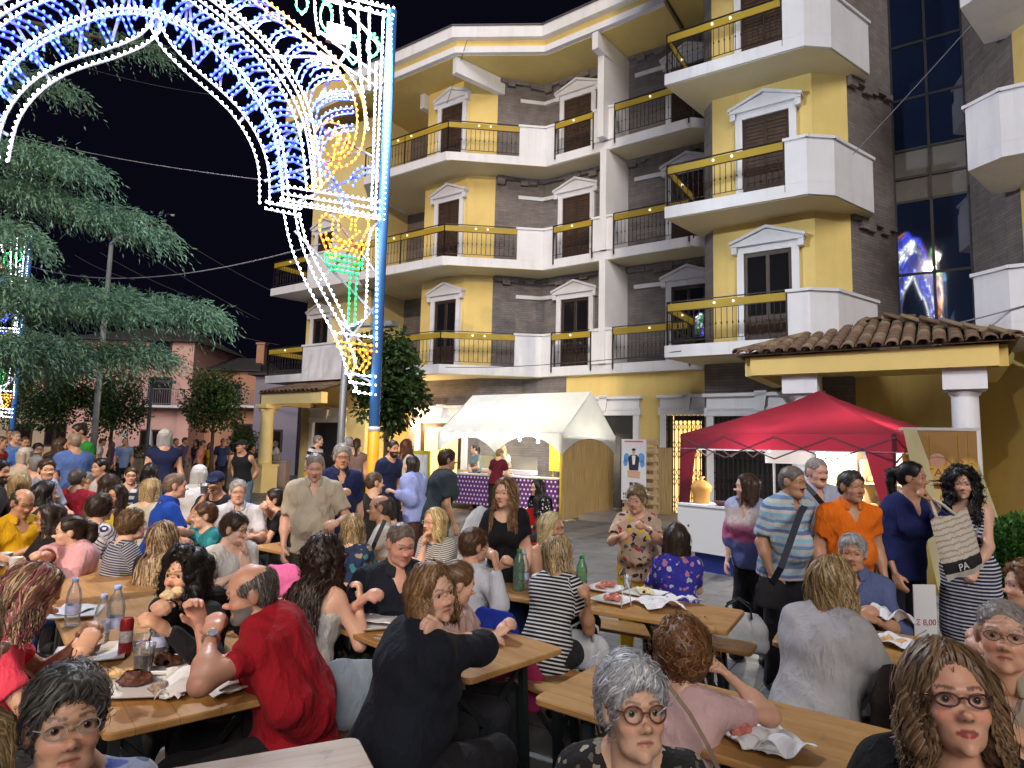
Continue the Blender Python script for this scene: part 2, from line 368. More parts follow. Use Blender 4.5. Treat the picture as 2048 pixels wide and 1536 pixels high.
# small stone string course beside the recessed windows
for z in (Z1, Z2, Z3):
    bpart('string_course', M_WHITE, lambda m: m.prism(P2([(-8.6, -2.15), (-8.02, -2.72), (-7.5, -2.72), (-7.5, -2.85), (-8.1, -2.85), (-8.7, -2.2)]), z+2.36, z+2.48))
    bpart('string_course', M_WHITE, lambda m: m.prism(P2([(-4.8, -2.80), (-3.9, -2.83), (-3.9, -2.95), (-4.8, -2.95)]), z+2.36, z+2.48))
# ragged top course of the cladding
for z in (Z1, Z2, Z3):
    zt = {Z1: Z2-ST, Z2: Z3-ST, Z3: ZT}[z]
    for a, b in (((-9.1, -1.6), (-8.02, -2.76)), ((-8.0, -2.76), (-5.45, -2.76)), ((-5.0, -2.82), (-2.2, -2.92)), ((1.14, -1.33), (1.9, -2.9))):
        n_ = max(3, int(np.hypot(b[0]-a[0], b[1]-a[1])/.26)); d = np.subtract(b, a)/n_; m = MB(); ln = np.hypot(*d); ang = math.atan2(-d[1], d[0])
        for i in range(n_):
            c = np.array(a)+d*(i+.5); hgt = random.uniform(.10, .30); m.box((c[0], -c[1], zt-.01-hgt/2), (ln*.96, .16+random.random()*.08, hgt), ang)
        m.build('cladding_crest', M_STONE, bld)
# curtain wall
gw = bpart('curtain_wall', M_FRAME, lambda m: [m.bar((1.95+i*.735, 3.0, 4.3), (1.95+i*.735, 3.0, 17), .06) for i in range(3)]+[m.bar((1.95, 3.0, z), (3.42, 3.0, z), .06) for z in (4.33, 6.1, 7.9, 8.5, 9.2, 10.5, 11.9, 13.3, 15)])
for z0, z1 in ((4.33, 6.1), (6.1, 7.9), (9.2, 10.5), (10.5, 11.9), (11.9, 13.3), (13.3, 15)):
    for i in range(2):
        m = MB(); a = 1.98+i*.735; m.add([(a, 2.99+.01*random.random(), z0+.03), (a+.675, 2.99+.01*random.random(), z0+.03), (a+.675, 2.99, z1-.03), (a, 2.99, z1-.03)], [(0, 1, 2, 3)]); m.build('pane', M_GLASS, gw)
bpart('spandrel', paint('grey_render', (.17, .165, .16), .8), lambda m: m.box((2.685, 3.2, 8.55), (1.46, .36, 1.24)), gw)
# roof eaves
def eave(poly, z):
    o = bpart('roof', M_YEL, lambda m: m.prism(P2(poly), z, z+.5))
    def grow(e): c = np.mean(poly, 0); return [tuple(np.array(p)+np.array([0, e]) if p[1] > -4 else p) for p in poly]
    bpart('eave_moulding', M_WHITE, lambda m: m.prism(P2(grow(.09)), z-.12, z+.08), o)
    bpart('gutter', M_WHITE, lambda m: m.prism(P2(grow(.22)), z+.32, z+.68), o)
    bpart('roof_edge', paint('lead', (.08, .08, .09), .5), lambda m: m.prism(P2(grow(.27)), z+.681, z+.72), o)
    bpart('roof_soffit', M_YEL, lambda m: m.prism(P2(grow(-.08)), z-.14, z-.122), o)
eave([(-14.2, .2), (-9.5, .2), (-7.1, -1.25), (-3.2, -1.1), (-3.2, -7), (-14.2, -7)], 14.1)
eave([(-3.15, .95), (1.5, .95), (1.5, -7), (-3.15, -7)], 14.3)
bpart('roof', M_YEL, lambda m: m.prism(P2([(-18.6, -.2), (-14.25, -.2), (-14.25, -7), (-18.6, -7)]), 14.4, 15.4))
for a, b in (((-9.62, .12), (-9.05, -1.75)), ((-5.32, -1.1), (-5.12, -2.9)), ((-11.9, -.9), (-11.75, -2.9))):
    d = np.subtract(b, a); L = np.hypot(*d); c = (np.array(a)+b)/2; bpart('eave_beam', M_WHITE, lambda m: m.box((c[0], -c[1], 13.68), (L, .2, .52), math.atan2(-d[1], d[0])))
# ground-floor doors: lintels with dentils, folding gates
def shopdoor(u0, u1, n, h, lit=False, gate=True):
    w = u1-u0; s = MB(); f = .17; N_ = -n
    for a in (u0-f/2, u1+f/2): s.box((a, N_-.05, h/2+.002), (f, .16, h))
    s.box(((u0+u1)/2, N_-.05, h+.10), (w+2*f+.1, .2, .2)); s.box(((u0+u1)/2, N_-.04, h+.33), (w+2*f, .16, .26)); s.box(((u0+u1)/2, N_-.07, h+.50), (w+2*f+.16, .26, .08))
    for k in range(int((w+2*f)/.07)): s.box((u0-f+.035+k*.07, N_-.16, h+.16), (.035, .03, .05))
    s.hexa([((u0+u1)/2-.08, N_-.2, h+.12), ((u0+u1)/2+.08, N_-.2, h+.12), ((u0+u1)/2+.14, N_-.2, h+.58), ((u0+u1)/2-.14, N_-.2, h+.58)], [((u0+u1)/2-.08, N_-.02, h+.12), ((u0+u1)/2+.08, N_-.02, h+.12), ((u0+u1)/2+.14, N_-.02, h+.58), ((u0+u1)/2-.14, N_-.02, h+.58)])
    o = s.build('shop_surround', M_WHITE, bld)
    b = MB(); b.add([(u0, N_-.012, 0.01), (u1, N_-.012, .01), (u1, N_-.012, h), (u0, N_-.012, h)], [(0, 1, 2, 3)]); b.build('shop_door', emit('lit_shop_curtain', (1, .62, .20), 1.1) if lit else paint('dark_shop', (.02, .02, .022), .4), o)
    if lit:
        for a0, a1 in ((u0, u0+.16), (u1-.22, u1)): k = MB(); k.box(((a0+a1)/2, N_-.02, h/2), (a1-a0, .01, h-.02)); k.box(((u0+u1)/2, N_-.02, h-.08), (w-.4, .01, .14)); k.build('door_frame', M_BROWN, o)
    if gate:
        gm = MB(); n_ = int(w/.11); dz = .24
        for k in range(n_+1): x = u0+w*k/n_; gm.bar((x, N_-.10, .02), (x, N_-.10, h-.01), .022)
        for k in range(n_):
            x = u0+w*(k+.5)/n_
            for j in range(int(h/dz)):
                z = .12+j*dz
                if j % 3 == 2: continue
                gm.bar((x-w/n_/2, N_-.105, z), (x+w/n_/2, N_-.105, z+dz), .012); gm.bar((x+w/n_/2, N_-.105, z), (x-w/n_/2, N_-.105, z+dz), .012)
        gm.build('folding_gate', M_IRON, o)
shopdoor(-3.45, -2.30, -2.0, 2.72, True); shopdoor(-1.85, .35, -.9, 2.62, False); shopdoor(-6.2, -4.4, -2.0, 2.72, False, False)
shopdoor(-16.9, -15.4, -1.1, 2.5, False, False); shopdoor(-11.7, -9.9, -1.3, 2.5, True, False)
struct(MB().prism([tuple(bw_(u, n)[:2]) for u, n in ((-19, .35), (9.5, .35), (9.5, -7), (-19, -7))], 0, .14).build('sidewalk', paint('sidewalk_stone', (.22, .20, .18), .7, .2, 1.5)))
# ---- entrance porch with barrel tiles
por = thing('entrance_porch', 'tiled hip-roof entrance porch with yellow beam and white columns behind red gazebo', 'porch', tuple(BO), RZ)
U0, U1, NF, NB, ZE = -.38, 3.52, 1.6, -1.2, 3.28
def beam(m): 
    for a, b in (((U0, NF), (U1, NF)), ((U1, NF), (U1, NB)), ((U0, NF), (U0, NB))): m.bar((a[0], -a[1], ZE+.17), (b[0], -b[1], ZE+.17), .26, .36)
bpart('beam', M_YEL, beam, por); bpart('ceiling', M_YEL, lambda m: m.box(((U0+U1)/2, -(NF+NB)/2, ZE+.22), (U1-U0-.2, NF-NB-.1, .05)), por)
for cu in (.48, 3.05):
    m = MB(); m.lathe([(.27, 0), (.27, .1), (.23, .16), (.21, .24), (.205, 1.6), (.195, 2.78), (.19, 2.80), (.23, 2.84), (.24, 2.9)], (cu, -1.28, 0), 28); m.box((cu, -1.28, 3.09), (.62, .62, .36)); m.box((cu, -1.28, 2.92), (.5, .5, .06)); m.build('column', M_WHITE, por)
M_TILE = paint('clay_tile', srgb('6E5848'), .8, .35, 5, bmp=.3, bscale=25)
E = .24; e0, e1, ef, eb = U0-E, U1+E, NF+E, NB-.3; ru = (e0+e1)/2; hz_ = 1.0; half = (e1-e0)/2; zt0 = ZE+.37
tile = MB(); nn_ = 7; vs = []; fs = []
for j, (yy, rr, zz) in enumerate(((0, .105, 0), (.46, .085, .01))):
    for k in range(nn_+1): a = math.pi*k/nn_; vs.append((rr*math.cos(a), yy, rr*.75*math.sin(a)+zz))
for k in range(nn_): fs.append((k, k+1, nn_+2+k, nn_+1+k))
for j, (yy, rr, zz) in enumerate(((0, .085, -.012), (.46, .065, -.004))):
    for k in range(nn_+1): a = math.pi*k/nn_; vs.append((rr*math.cos(a), yy, rr*.75*math.sin(a)+zz))
b0 = 2*(nn_+1)
for k in range(nn_): fs += [(b0+k+1, b0+k, b0+nn_+1+k, b0+nn_+2+k), (k+1, k, b0+k, b0+k+1)]
tile.add(vs, fs, True); TILE = tile.mesh('tile', M_TILE); TILE2 = TILE.copy(); TILE2.materials.clear(); TILE2.materials.append(paint('clay_tile_pale', srgb('83725A'), .8, .3, 5, bmp=.3))
slope = math.atan2(hz_, half); D_ = ef-eb
base_ = MB()
A0, A1, B0, B1 = (e0, -ef, zt0), (e1, -ef, zt0), (e0, -eb, zt0), (e1, -eb, zt0); rz_ = zt0+hz_; R0 = (ru-.15, -ef+half*1.35, rz_); R1 = (ru+.15, -ef+half*1.35, rz_)
base_.add([A0, A1, B0, B1, R0, R1, (ru-.15, -eb, rz_), (ru+.15, -eb, rz_)], [(0, 1, 5, 4), (2, 0, 4, 6), (1, 3, 7, 5), (4, 5, 7, 6)]); RF = base_.build('roof', M_TILE, por)
def tiles_on(p0, dirx, width, dy, rise_len, pitch, clip):
    nx = int(width/.225)
    for i in range(nx):
        x = (i+.5)*width/nx
        for j in range(8):
            y = j*.36
            if not clip(x, y): continue
            q = Vector(p0)+Vector(dirx)*x+Vector(dy)*(y*math.cos(pitch))+Vector((0, 0, y*math.sin(pitch)+.045+.012*j*0))
            o = inst('tile', TILE if random.random() < .72 else TILE2, RF, q); o.rotation_euler = (Matrix((( dirx[0], dy[0], 0), (dirx[1], dy[1], 0), (0, 0, 1))).to_quaternion() @ Vector((1, 0, 0)).rotation_difference(Vector((1, 0, 0)))).to_euler()
            o.rotation_euler = (Matrix(((dirx[0], dy[0], 0), (dirx[1], dy[1], 0), (0, 0, 1))) @ Matrix.Rotation(pitch-.03, 3, 'X')).to_euler(); o.scale = (1, 1, 1+.06*random.random())
pf = math.atan2(hz_, half*1.35); ps = math.atan2(hz_, half-.15); Wd = e1-e0
tiles_on((e0, -ef-.04, zt0), (1, 0, 0), Wd, (0, 1, 0), 3, pf, lambda x, y: y*math.cos(pf)/1.35 < min(x, Wd-x)+.05 and y*math.sin(pf) < hz_-.06)
tiles_on((e1+.04, -ef, zt0), (0, 1, 0), D_, (-1, 0, 0), 3, ps, lambda x, y: y*math.cos(ps) < x/1.35+.05 and y*math.sin(ps) < hz_-.05)
for a, b in ((A0, R0), (A1, R1)):
    a = Vector(a); b = Vector(b); d = (b-a).normalized(); n_ = 8
    for k in range(n_):
        q = a+(b-a)*(k/n_)+Vector((0, 0, .075)); o = inst('ridge_tile', TILE2 if k % 2 else TILE, RF, q); x = d.cross(Vector((0, 0, 1))).normalized(); z = x.cross(d); o.rotation_euler = Matrix((x, d, z)).transposed().to_euler(); o.scale = (1.15, 1, 1.1)
for k in range(3): o = inst('ridge_tile', TILE, RF, Vector(R0)+Vector((.3*k-.15, 0, .05))); o.rotation_euler = (0, 0, -math.pi/2)
# left porch far along the facade
lp = thing('corner_porch', 'small tiled porch with pale column at far left end of the yellow building', 'porch', tuple(BO), RZ)
lb = MB(); a0, a1, n0, n1 = -17.1, -13.9, 1.0, -1.05
lb.add([(a0-.2, -n0-.2, 3.42), (a1, -n0-.2, 3.42), (a0-.2, -n1, 3.42), (a1, -n1, 3.42), (a0+1.2, -n1, 4.1), (a1, -n1, 4.1)], [(0, 1, 5, 4), (2, 0, 4)]); RL = lb.build('roof', M_TILE, lp)
for i in range(14):
    for j in range(5):
        x = a0+.1+i*.225; y = j*.5
        if y*1.0 > (x-a0+.2)*1.6: continue
        o = inst('tile', TILE if random.random() < .8 else TILE2, RL, (x, -n0-.2+y, 3.45+y*.30), (.28, 0, 0)); o.scale = (1, 1.25, 1)
bpart('beam', paint('pale_yellow_plaster', (0, 0, 0)), lambda m: (m.bar((a0, -n0, 3.22), (a1, -n0, 3.22), .25, .36), m.bar((a0, -n0, 3.22), (a0, -n1, 3.22), .25, .36)), lp)
m = MB(); m.box((a0+.25, -n0, .45), (.62, .62, .9)); m.box((a0+.25, -n0, .93), (.68, .68, .06)); m.lathe([(.24, .96), (.23, 1.05), (.21, 2.7), (.25, 2.8), (.28, 2.9)], (a0+.25, -n0, 0), 20); m.box((a0+.25, -n0, 2.97), (.6, .6, .14)); m.build('column', paint('pale_yellow_plaster', (0, 0, 0)), lp)
# ================================================================ festival light arch
AP0 = atY(745, 940, 10.); AP0[2] = 0; AA = rad(66); AD = np.array([math.sin(AA), math.cos(AA), 0]); AN = np.array([math.cos(AA), -math.sin(AA), 0])
def ap(px, py): p = onplane(px, py, AP0, AN); return ((p-AP0)@AD, p[2])
def acurve(pts, n=60):
    q = np.array([ap(*p) for p in pts])
    # Catmull-Rom
    P = np.vstack([2*q[0]-q[1], q, 2*q[-1]-q[-2]]); out = []
    for i in range(1, len(P)-2):
        for t in np.linspace(0, 1, 14, endpoint=False):
            a, b, c, d = P[i-1:i+3]; out.append(.5*((2*b)+(-a+c)*t+(2*a-5*b+4*c-d)*t*t+(-a+3*b-3*c+d)*t**3))
    out.append(q[-1]); return np.array(out)
def apoly(pts): return np.array([ap(*p) for p in pts])
def resample(c, sp):
    d = np.r_[0, np.cumsum(np.linalg.norm(np.diff(c, axis=0), axis=1))]; n = max(2, int(round(d[-1]/sp))+1); t = np.linspace(0, d[-1], n)
    return np.stack([np.interp(t, d, c[:, 0]), np.interp(t, d, c[:, 1])], 1)
def offset(c, o):
    t = np.gradient(c, axis=0); t /= np.linalg.norm(t, axis=1)[:, None]+1e-9; return c+np.stack([-t[:, 1], t[:, 0]], 1)*o
SA_ = ap(312, 55)[0]
BUL = {'w': [], 'b': [], 'g': [], 'y': []}; RAIL = {'w': [], 'b': [], 'g': [], 'y': []}
def row(c, col, sp=.088, rail=True, off=0, depth=0):
    c = offset(c, off) if off else c
    for p in resample(c, sp): BUL[col].append((p[0], p[1], depth))
    if rail: RAIL[col].append(resample(c, .16))
def band(c, col, w=.11, sp=.088): row(c, col, sp, True, w/2); row(c, col, sp, True, -w/2)
W1 = acurve([(312, 55), (335, 95), (385, 145), (430, 183), (468, 220), (500, 265), (520, 310), (528, 350), (529, 408)])
W2 = acurve([(312, 34), (370, 58), (428, 102), (480, 158), (520, 212), (548, 270), (560, 335), (566, 400)])
W3 = acurve([(312, -70), (375, -10), (440, 40), (500, 92), (548, 148), (583, 205), (604, 260), (614, 320), (620, 382)])
W4 = acurve([(312, -95), (390, -30), (455, 20), (520, 75), (570, 135), (604, 195), (622, 255), (632, 315), (636, 375)])
G1 = acurve([(420, -70), (515, 0), (570, 42), (640, 100), (690, 150), (716, 200), (722, 250), (712, 300), (690, 325), (664, 326), (641, 306), (636, 276), (651, 254), (675, 256), (690, 274), (684, 295), (670, 302)])
band(W1, 'w', .14); row(W2, 'w'); row(offset(W2, .08), 'w'); band(W3, 'w', .10); band(W4, 'w', .08); band(G1, 'y', .13, .095)
band(acurve([(690, 268), (676, 300), (672, 325), (655, 350), (625, 380)]), 'y', .10); row(acurve([(660, 280), (668, 268), (678, 280), (672, 290)]), 'y')
def lerpc(a, b, t):
    A = resample(a, 1e9) if False else a; n = 60
    ra = resample(a, np.linalg.norm(np.diff(a, axis=0), axis=1).sum()/n); rb = resample(b, np.linalg.norm(np.diff(b, axis=0), axis=1).sum()/n); k = min(len(ra), len(rb)); return ra[:k], rb[:k]
ra, rb = lerpc(offset(W2, -.1), W3, 0)
for k in range(3, len(ra)-2, 4):      # blue commas between the white arches
    a, b = ra[k], rb[min(k+3, len(rb)-1)]; d = b-a; n = np.array([-d[1], d[0]]); t = np.linspace(.08, .92, 12)[:, None]; c = a+d*t+n*(.28*np.sin(t*math.pi)); band(c, 'b', .085, .095)
rc = resample(G1[:int(len(G1)*.42)], 1e9) if False else G1[:int(len(G1)*.40)]
ra, rb = lerpc(W4, rc, 0)
for k in range(2, len(ra)-2, 5):
    a, b = ra[k], rb[min(k+1, len(rb)-1)]; d = b-a; n = np.array([-d[1], d[0]]); t = np.linspace(.1, .9, 14)[:, None]; c = a+d*t+n*(.25*np.sin(t*math.pi)); band(c, 'b', .08, .09)
ra, rb = lerpc(W1, offset(W2, .1), 0)
for k in range(2, len(ra)-3, 6): a, b = ra[k], rb[k]; d = b-a; c = a+d*np.linspace(.25, .8, 5)[:, None]; band(c, 'b', .07, .10)
for a, b in (((630, 215), (705, 195)), ((615, 150), (660, 130)), ((640, 330), (700, 420)), ((700, 370), (748, 340))): band(acurve([a, ((a[0]+b[0])/2-6, (a[1]+b[1])/2-10), b]), 'b', .09, .095)
TOPR = [(640, -12), (786, 27)]
band(apoly(TOPR), 'w', .14); band(apoly([(775, 30), (758, 440)]), 'w', .14); band(apoly([(730, 20), (742, 400)])[:, :], 'w', .10) if False else None
row(apoly([(715, 12), (720, 150), (735, 260)]), 'w'); row(apoly([(738, 20), (738, 180)]), 'w'); row(apoly([(752, 130), (742, 420)]), 'w')
for cx, cy, h in ((603, 8, 46), (652, 35, 60), (706, 105, 55), (745, 95, 45)):     # green drops
    t = np.linspace(0, 2*math.pi, 40); rr = 13*(1+.0*t); pts = [(cx+12*math.sin(a)*(1 if math.cos(a) > 0 else math.sqrt(max(0, 1-(.9*math.cos(a))**2))), cy+(h*.45)*math.cos(a)*(1 if math.cos(a) > 0 else 1.3)) for a in t]
    row(acurve(pts), 'g', .075)
for cx in (628, 680): row(acurve([(cx, -20), (cx+2, 30), (cx+8, 70)]), 'w', .085)
band(apoly([(532, 412), (600, 425)]), 'w', .10); band(apoly([(565, 380), (758, 412)]), 'w', .12); band(apoly([(562, 402), (757, 436)]), 'w', .05)
band(acurve([(578, 425), (592, 490), (620, 560), (655, 625), (688, 690), (702, 738)]), 'w', .16); row(acurve([(598, 430), (615, 490), (650, 560), (680, 620), (695, 655)]), 'w')
for cx in (653, 690, 724): row(acurve([(cx-14, 462), (cx-13, 440), (cx, 430), (cx+12, 440), (cx+10, 460)]), 'y', .075)
band(acurve([(646, 470), (658, 500), (666, 515)]), 'y', .08); band(acurve([(740, 458), (725, 490), (712, 515)]), 'y', .08); row(apoly([(660, 495), (712, 505)]), 'y'); row(apoly([(665, 470), (712, 505)]), 'y', .07); row(apoly([(718, 465), (670, 505)]), 'y', .07); row(apoly([(652, 480), (735, 492)]), 'y')
row(apoly([(650, 508), (724, 518), (723, 540), (652, 530), (650, 508)]), 'g', .075); row(apoly([(657, 519), (718, 529)]), 'g', .08); row(apoly([(662, 540), (715, 549)]), 'g', .08); band(apoly([(706, 548), (702, 650)]), 'g', .10, .085)
row(apoly([(735, 520), (730, 640), (694, 655)]), 'w'); row(apoly([(752, 460), (752, 690)]), 'w'); row(apoly([(740, 462), (733, 510)]), 'w')
row(apoly([(668, 665), (752, 676)]), 'w'); row(apoly([(670, 682), (752, 693)]), 'y'); row(apoly([(672, 672), (674, 694), (752, 704)]), 'y'); band(acurve([(685, 698), (705, 715), (700, 738)]), 'y', .09); band(acurve([(722, 702), (735, 720), (722, 742)]), 'y', .07)
for y in (747, 764, 783): row(apoly([(692+(y-747)*.4, y), (750, y+7)]), 'w', .095)
row(acurve([(692, 745), (708, 770), (716, 786)]), 'w')
BM = {}
def ico(r):
    t = (1+5**.5)/2; v = np.array([(-1, t, 0), (1, t, 0), (-1, -t, 0), (1, -t, 0), (0, -1, t), (0, 1, t), (0, -1, -t), (0, 1, -t), (t, 0, -1), (t, 0, 1), (-t, 0, -1), (-t, 0, 1)])/math.sqrt(1+t*t)*r
    f = [(0, 11, 5), (0, 5, 1), (0, 1, 7), (0, 7, 10), (0, 10, 11), (1, 5, 9), (5, 11, 4), (11, 10, 2), (10, 7, 6), (7, 1, 8), (3, 9, 4), (3, 4, 2), (3, 2, 6), (3, 6, 8), (3, 8, 9), (4, 9, 5), (2, 4, 11), (6, 2, 10), (8, 6, 7), (9, 8, 1)]
    return v, f
BCOL = {'w': ((.88, .94, 1.0), 11), 'b': ((.03, .08, 1.0), 9), 'g': ((.02, .8, .2), 2.6), 'y': ((1.0, .34, .03), 3.2)}
RCOL = {'w': (.40, .42, .48), 'b': (.2, .24, .95), 'g': (.06, .55, .2), 'y': (.75, .38, .08)}  # blue, green, gold: bulb glow on white slats put into their colour
def light_arch(label, origin, rz, scale=1.0, singles=0, flood=True, mirror=True, power=1.0, fcol=(.90, .95, 1)):
    root = thing('light_arch', label, 'light arch', origin, rz, 'illuminated arches over the street'); root.scale = (scale,)*3
    P = MB(); P.tube([(0, .02, 0), (-.02, .02, 9.0)], .085, 12); po = P.build('pole', M_BLUEPOLE, root)
    pts = [(0, .02)]
    if mirror: P = MB(); P.tube([(2*SA_, .02, 0), (2*SA_, .02, 9.0)], .085, 12); P.build('pole', M_BLUEPOLE, root); pts.append((2*SA_, .02))
    for x, y in pts: q = MB(); q.lathe([(.092, 0), (.092, 1.95)], (x, y, 0), 14); q.lathe([(.094, 1.95), (.094, 2.02)], (x, y, 0), 14, mi=1); q.build('pole_sleeve', [M_YELPOLE, M_WHITE], root)
    v0, f0 = ico(.0192); f0 = np.array(f0)
    for c in 'wbgy':
        mat = emit('bulb_'+c, BCOL[c][0], BCOL[c][1]); B = np.array(BUL[c])
        if mirror: B = np.vstack([B, np.stack([2*SA_-B[:, 0], B[:, 1], B[:, 2]], 1)])
        B = np.stack([B[:, 0], -.05-B[:, 2], B[:, 1]], 1); B = B[B[:, 2] > 2.0]
        ns = int(singles*len(B)/4200)
        if ns:
            if c not in BM: BM[c] = MB().add(v0*np.array([1, 1, 1.25]), [tuple(f) for f in f0], True).mesh('bulb', mat)
            big = np.argsort(-B[:, 2]*0+np.abs(B[:, 0]+2.2))[:ns]
            for i in big: inst('bulb', BM[c], root, B[i])
            B = np.delete(B, big, 0)
        V = (B[:, None]+v0[None]*np.array([1, 1, 1.25])).reshape(-1, 3); F = (np.arange(len(B))[:, None, None]*12+f0[None]).reshape(-1, 3)
        me = bpy.data.meshes.new('bulb_rows'); me.from_pydata(V.tolist(), [], F.tolist()); me.materials.append(mat); me.polygons.foreach_set('use_smooth', [True]*len(me.polygons)); o = bpy.data.objects.new('bulb_rows', me); link(o, root); o['kind'] = 'stuff'
        r = MB()
        for L in RAIL[c]:
            for mir in ((False, True) if mirror else (False,)):
                Q = [(2*SA_-p[0] if mir else p[0], 0, p[1]) for p in L]
                for a, b in zip(Q[:-1], Q[1:]):
                    if a[2] > 2: r.bar(a, b, .022, .03, (0, 1, 0))
        r.build('slat_frame', paint('slat_'+c, RCOL[c], .6), root)['kind'] = 'stuff'
    t = MB()          # carrying lattice
    def st(p, q, w=.035):
        a, b = ap(*p), ap(*q)
        for mir in ((False, True) if mirror else (False,)): t.bar((2*SA_-a[0] if mir else a[0], .05, a[1]), (2*SA_-b[0] if mir else b[0], .05, b[1]), w)
    for p, q in (((312, 62), (322, -60)), ((255, 20), (262, -40)), ((390, 120), (375, -30)), ((440, 170), (455, 10)), ((480, 240), (575, 140)), ((528, 300), (625, 230)), ((529, 360), (720, 300)), ((560, 330), (700, 90)), ((620, 240), (745, 310)), ((640, 60), (760, 150)), ((700, 20), (770, 100)), ((770, 180), (640, 100)), ((600, 400), (765, 330)), ((660, 420), (765, 560)), ((590, 460), (762, 640)), ((640, 560), (760, 440)), ((690, 690), (760, 600)), ((680, 640), (760, 720)), ((450, 60), (560, 20)), ((535, 110), (640, 110)), ((700, 740), (755, 770))): st(p, q)
    t.build('lattice', paint('lattice_paint', (.35, .37, .45), .5), root)
    if flood:
        x, z = ap(678, 66); m = MB(); m.box((x, .06, z), (.38, .10, .30)); m.bar((x-.2, .08, z+.16), (x+.2, .08, z+.16), .04); fl = m.build('floodlight', M_IRON, root)
        m = MB(); m.add([(x-.17, -.0, z-.13), (x+.17, -.0, z-.13), (x+.17, -.0, z+.13), (x-.17, -.0, z+.13)], [(0, 1, 2, 3)]); m.build('lamp_glass', emit('flood_glass', (.95, 1, .95), 150), fl)
        point('flood_lamp', (x, -.28, z-.05), 1300*power, fcol, .12, fl)
    return root
M_BLUEPOLE = paint('blue_pole', srgb('3F77C4'), .5, .1, 2); M_YELPOLE = paint('yellow_pole', srgb('D9A020'), .5, .1, 2)
arz = math.atan2(AD[1], AD[0])
light_arch('nearest arch of coloured bulbs on a blue pole over the square', tuple(AP0), arz, 1, 300)
# ================================================================ white gazebo stall
def mat_canvas():
    m, nt, b = newmat('white_canvas'); v = coords(nt); c = ramp(nt, noise(nt, v, 2, 5), [(.3, (.66, .72, .76)), (.7, (.78, .83, .86))]); nt.links.new(c, b.inputs['Base Color']); b.inputs['Roughness'].default_value = .55; tr = nd(nt, 'BsdfTranslucent'); nt.links.new(c, tr.inputs[0]); mx = nd(nt, 'MixShader'); mx.inputs[0].default_value = .4
    nt.links.new(b.outputs[0], mx.inputs[1]); nt.links.new(tr.outputs[0], mx.inputs[2]); nt.links.new(mx.outputs[0], nt.nodes['Material Output'].inputs[0]); bump(nt, b, noise(nt, v, 5, 4), .3, .03); return m
M_CANV = mat_canvas()
M_REED = None
def mat_reed():
    m, nt, b = newmat('reed_screen'); v = coords(nt); sp = nd(nt, 'SeparateXYZ'); nt.links.new(v, sp.inputs[0]); x = mathn(nt, 'ADD', sp.outputs[0], sp.outputs[1])
    w = mathn(nt, 'FRACT', mathn(nt, 'MULTIPLY', x, 60)); cb = nd(nt, 'CombineXYZ'); nt.links.new(mathn(nt, 'MULTIPLY', x, 60), cb.inputs[0]); nt.links.new(mathn(nt, 'MULTIPLY', sp.outputs[2], 1.5), cb.inputs[1])
    c = ramp(nt, noise(nt, cb.outputs[0], 1.0, 3), [(.25, (.20, .13, .05)), (.55, (.45, .32, .14)), (.8, (.65, .50, .25))]); nt.links.new(c, b.inputs['Base Color']); b.inputs['Roughness'].default_value = .5
    bump(nt, b, mathn(nt, 'PINGPONG', w, .5), .6, .02); return m
M_REED = mat_reed()
GZ = thing('white_gazebo', 'white canvas gazebo stall with scalloped skirt and yellow poles', 'gazebo', tuple(BO), RZ)
g0, g1, gf, gb, ge, gr = -8.75, -4.85, 1.3, -1.7, 2.12, 3.25; gm = (gf+gb)/2
def canvas(m):
    N_ = 14
    for a, sg in ((gf, 1), (gb, -1)):
        vs = []; fs = []
        for i in range(N_+1):
            u = g0+(g1-g0)*i/N_
            for j in range(7):
                t = j/6; sag = -.05*math.sin(t*math.pi)-.025*math.sin(t*math.pi)*math.sin(i/N_*math.pi*3)**2
                vs.append((u, -(gm+(a-gm)*t), gr+(ge-gr)*t+sag))
        for i in range(N_):
            for j in range(6): q = (i*7+j, i*7+j+1, i*7+j+8, i*7+j+7); fs.append(q if sg > 0 else q[::-1])
        m.add(vs, fs, True)
    for u in (g0, g1): m.add([(u, -gf, ge), (u, -gm, gr), (u, -gb, ge)], [(0, 1, 2)])
bpart('canvas_roof', M_CANV, canvas, GZ)
def skirt(m, a, b, bays):
    a = Vector(a); b = Vector(b); n = 16*bays; vs = []
    for i in range(n+1):
        t = i/n; k = (t*bays) % 1; k = 0 if i in (0, n) else k; drop = .10+.42*abs(2*k-1)**2.2; p = a+(b-a)*t; vs += [tuple(p+Vector((0, 0, .02))), tuple(p-Vector((0, 0, drop)))]
    m.add(vs, [(2*i, 2*i+1, 2*i+3, 2*i+2) for i in range(n)], True)
bpart('skirt', M_CANV, lambda m: skirt(m, (g0, -gf-.01, ge), (g1, -gf-.01, ge), 2), GZ); bpart('skirt', M_CANV, lambda m: skirt(m, (g1+.01, -gf, ge), (g1+.01, -gb, ge), 1), GZ); bpart('skirt', M_CANV, lambda m: skirt(m, (g0-.01, -gf, ge), (g0-.01, -gb, ge), 1), GZ)
M_YP = paint('yellow_tube', srgb('C9B93A'), .5, .1, 3)
for u in (g0+.05, (g0+g1)/2, g1-.05):
    for n in (gf-.05, gb+.05): bpart('pole', M_YP, lambda m: m.tube([(u, -n, 0.0), (u, -n, ge)], .028, 10), GZ)
bpart('reed_screen', M_REED, lambda m: m.box((g1-.02, -(gf+gb)/2, 1.03), (.03, gf-gb-.16, 1.95)), GZ)
BULB = MB().lathe([(.001, -.05), (.03, -.03), (.04, 0), (.025, .035), (.012, .06)], n=12).mesh('bulb', emit('warm_white_bulb', (1, .93, .80), 30))
for k in range(8): inst('bulb', BULB, GZ, (g0+.25+k*.42, -gf-.02, ge-.05-.03*(k % 2)))
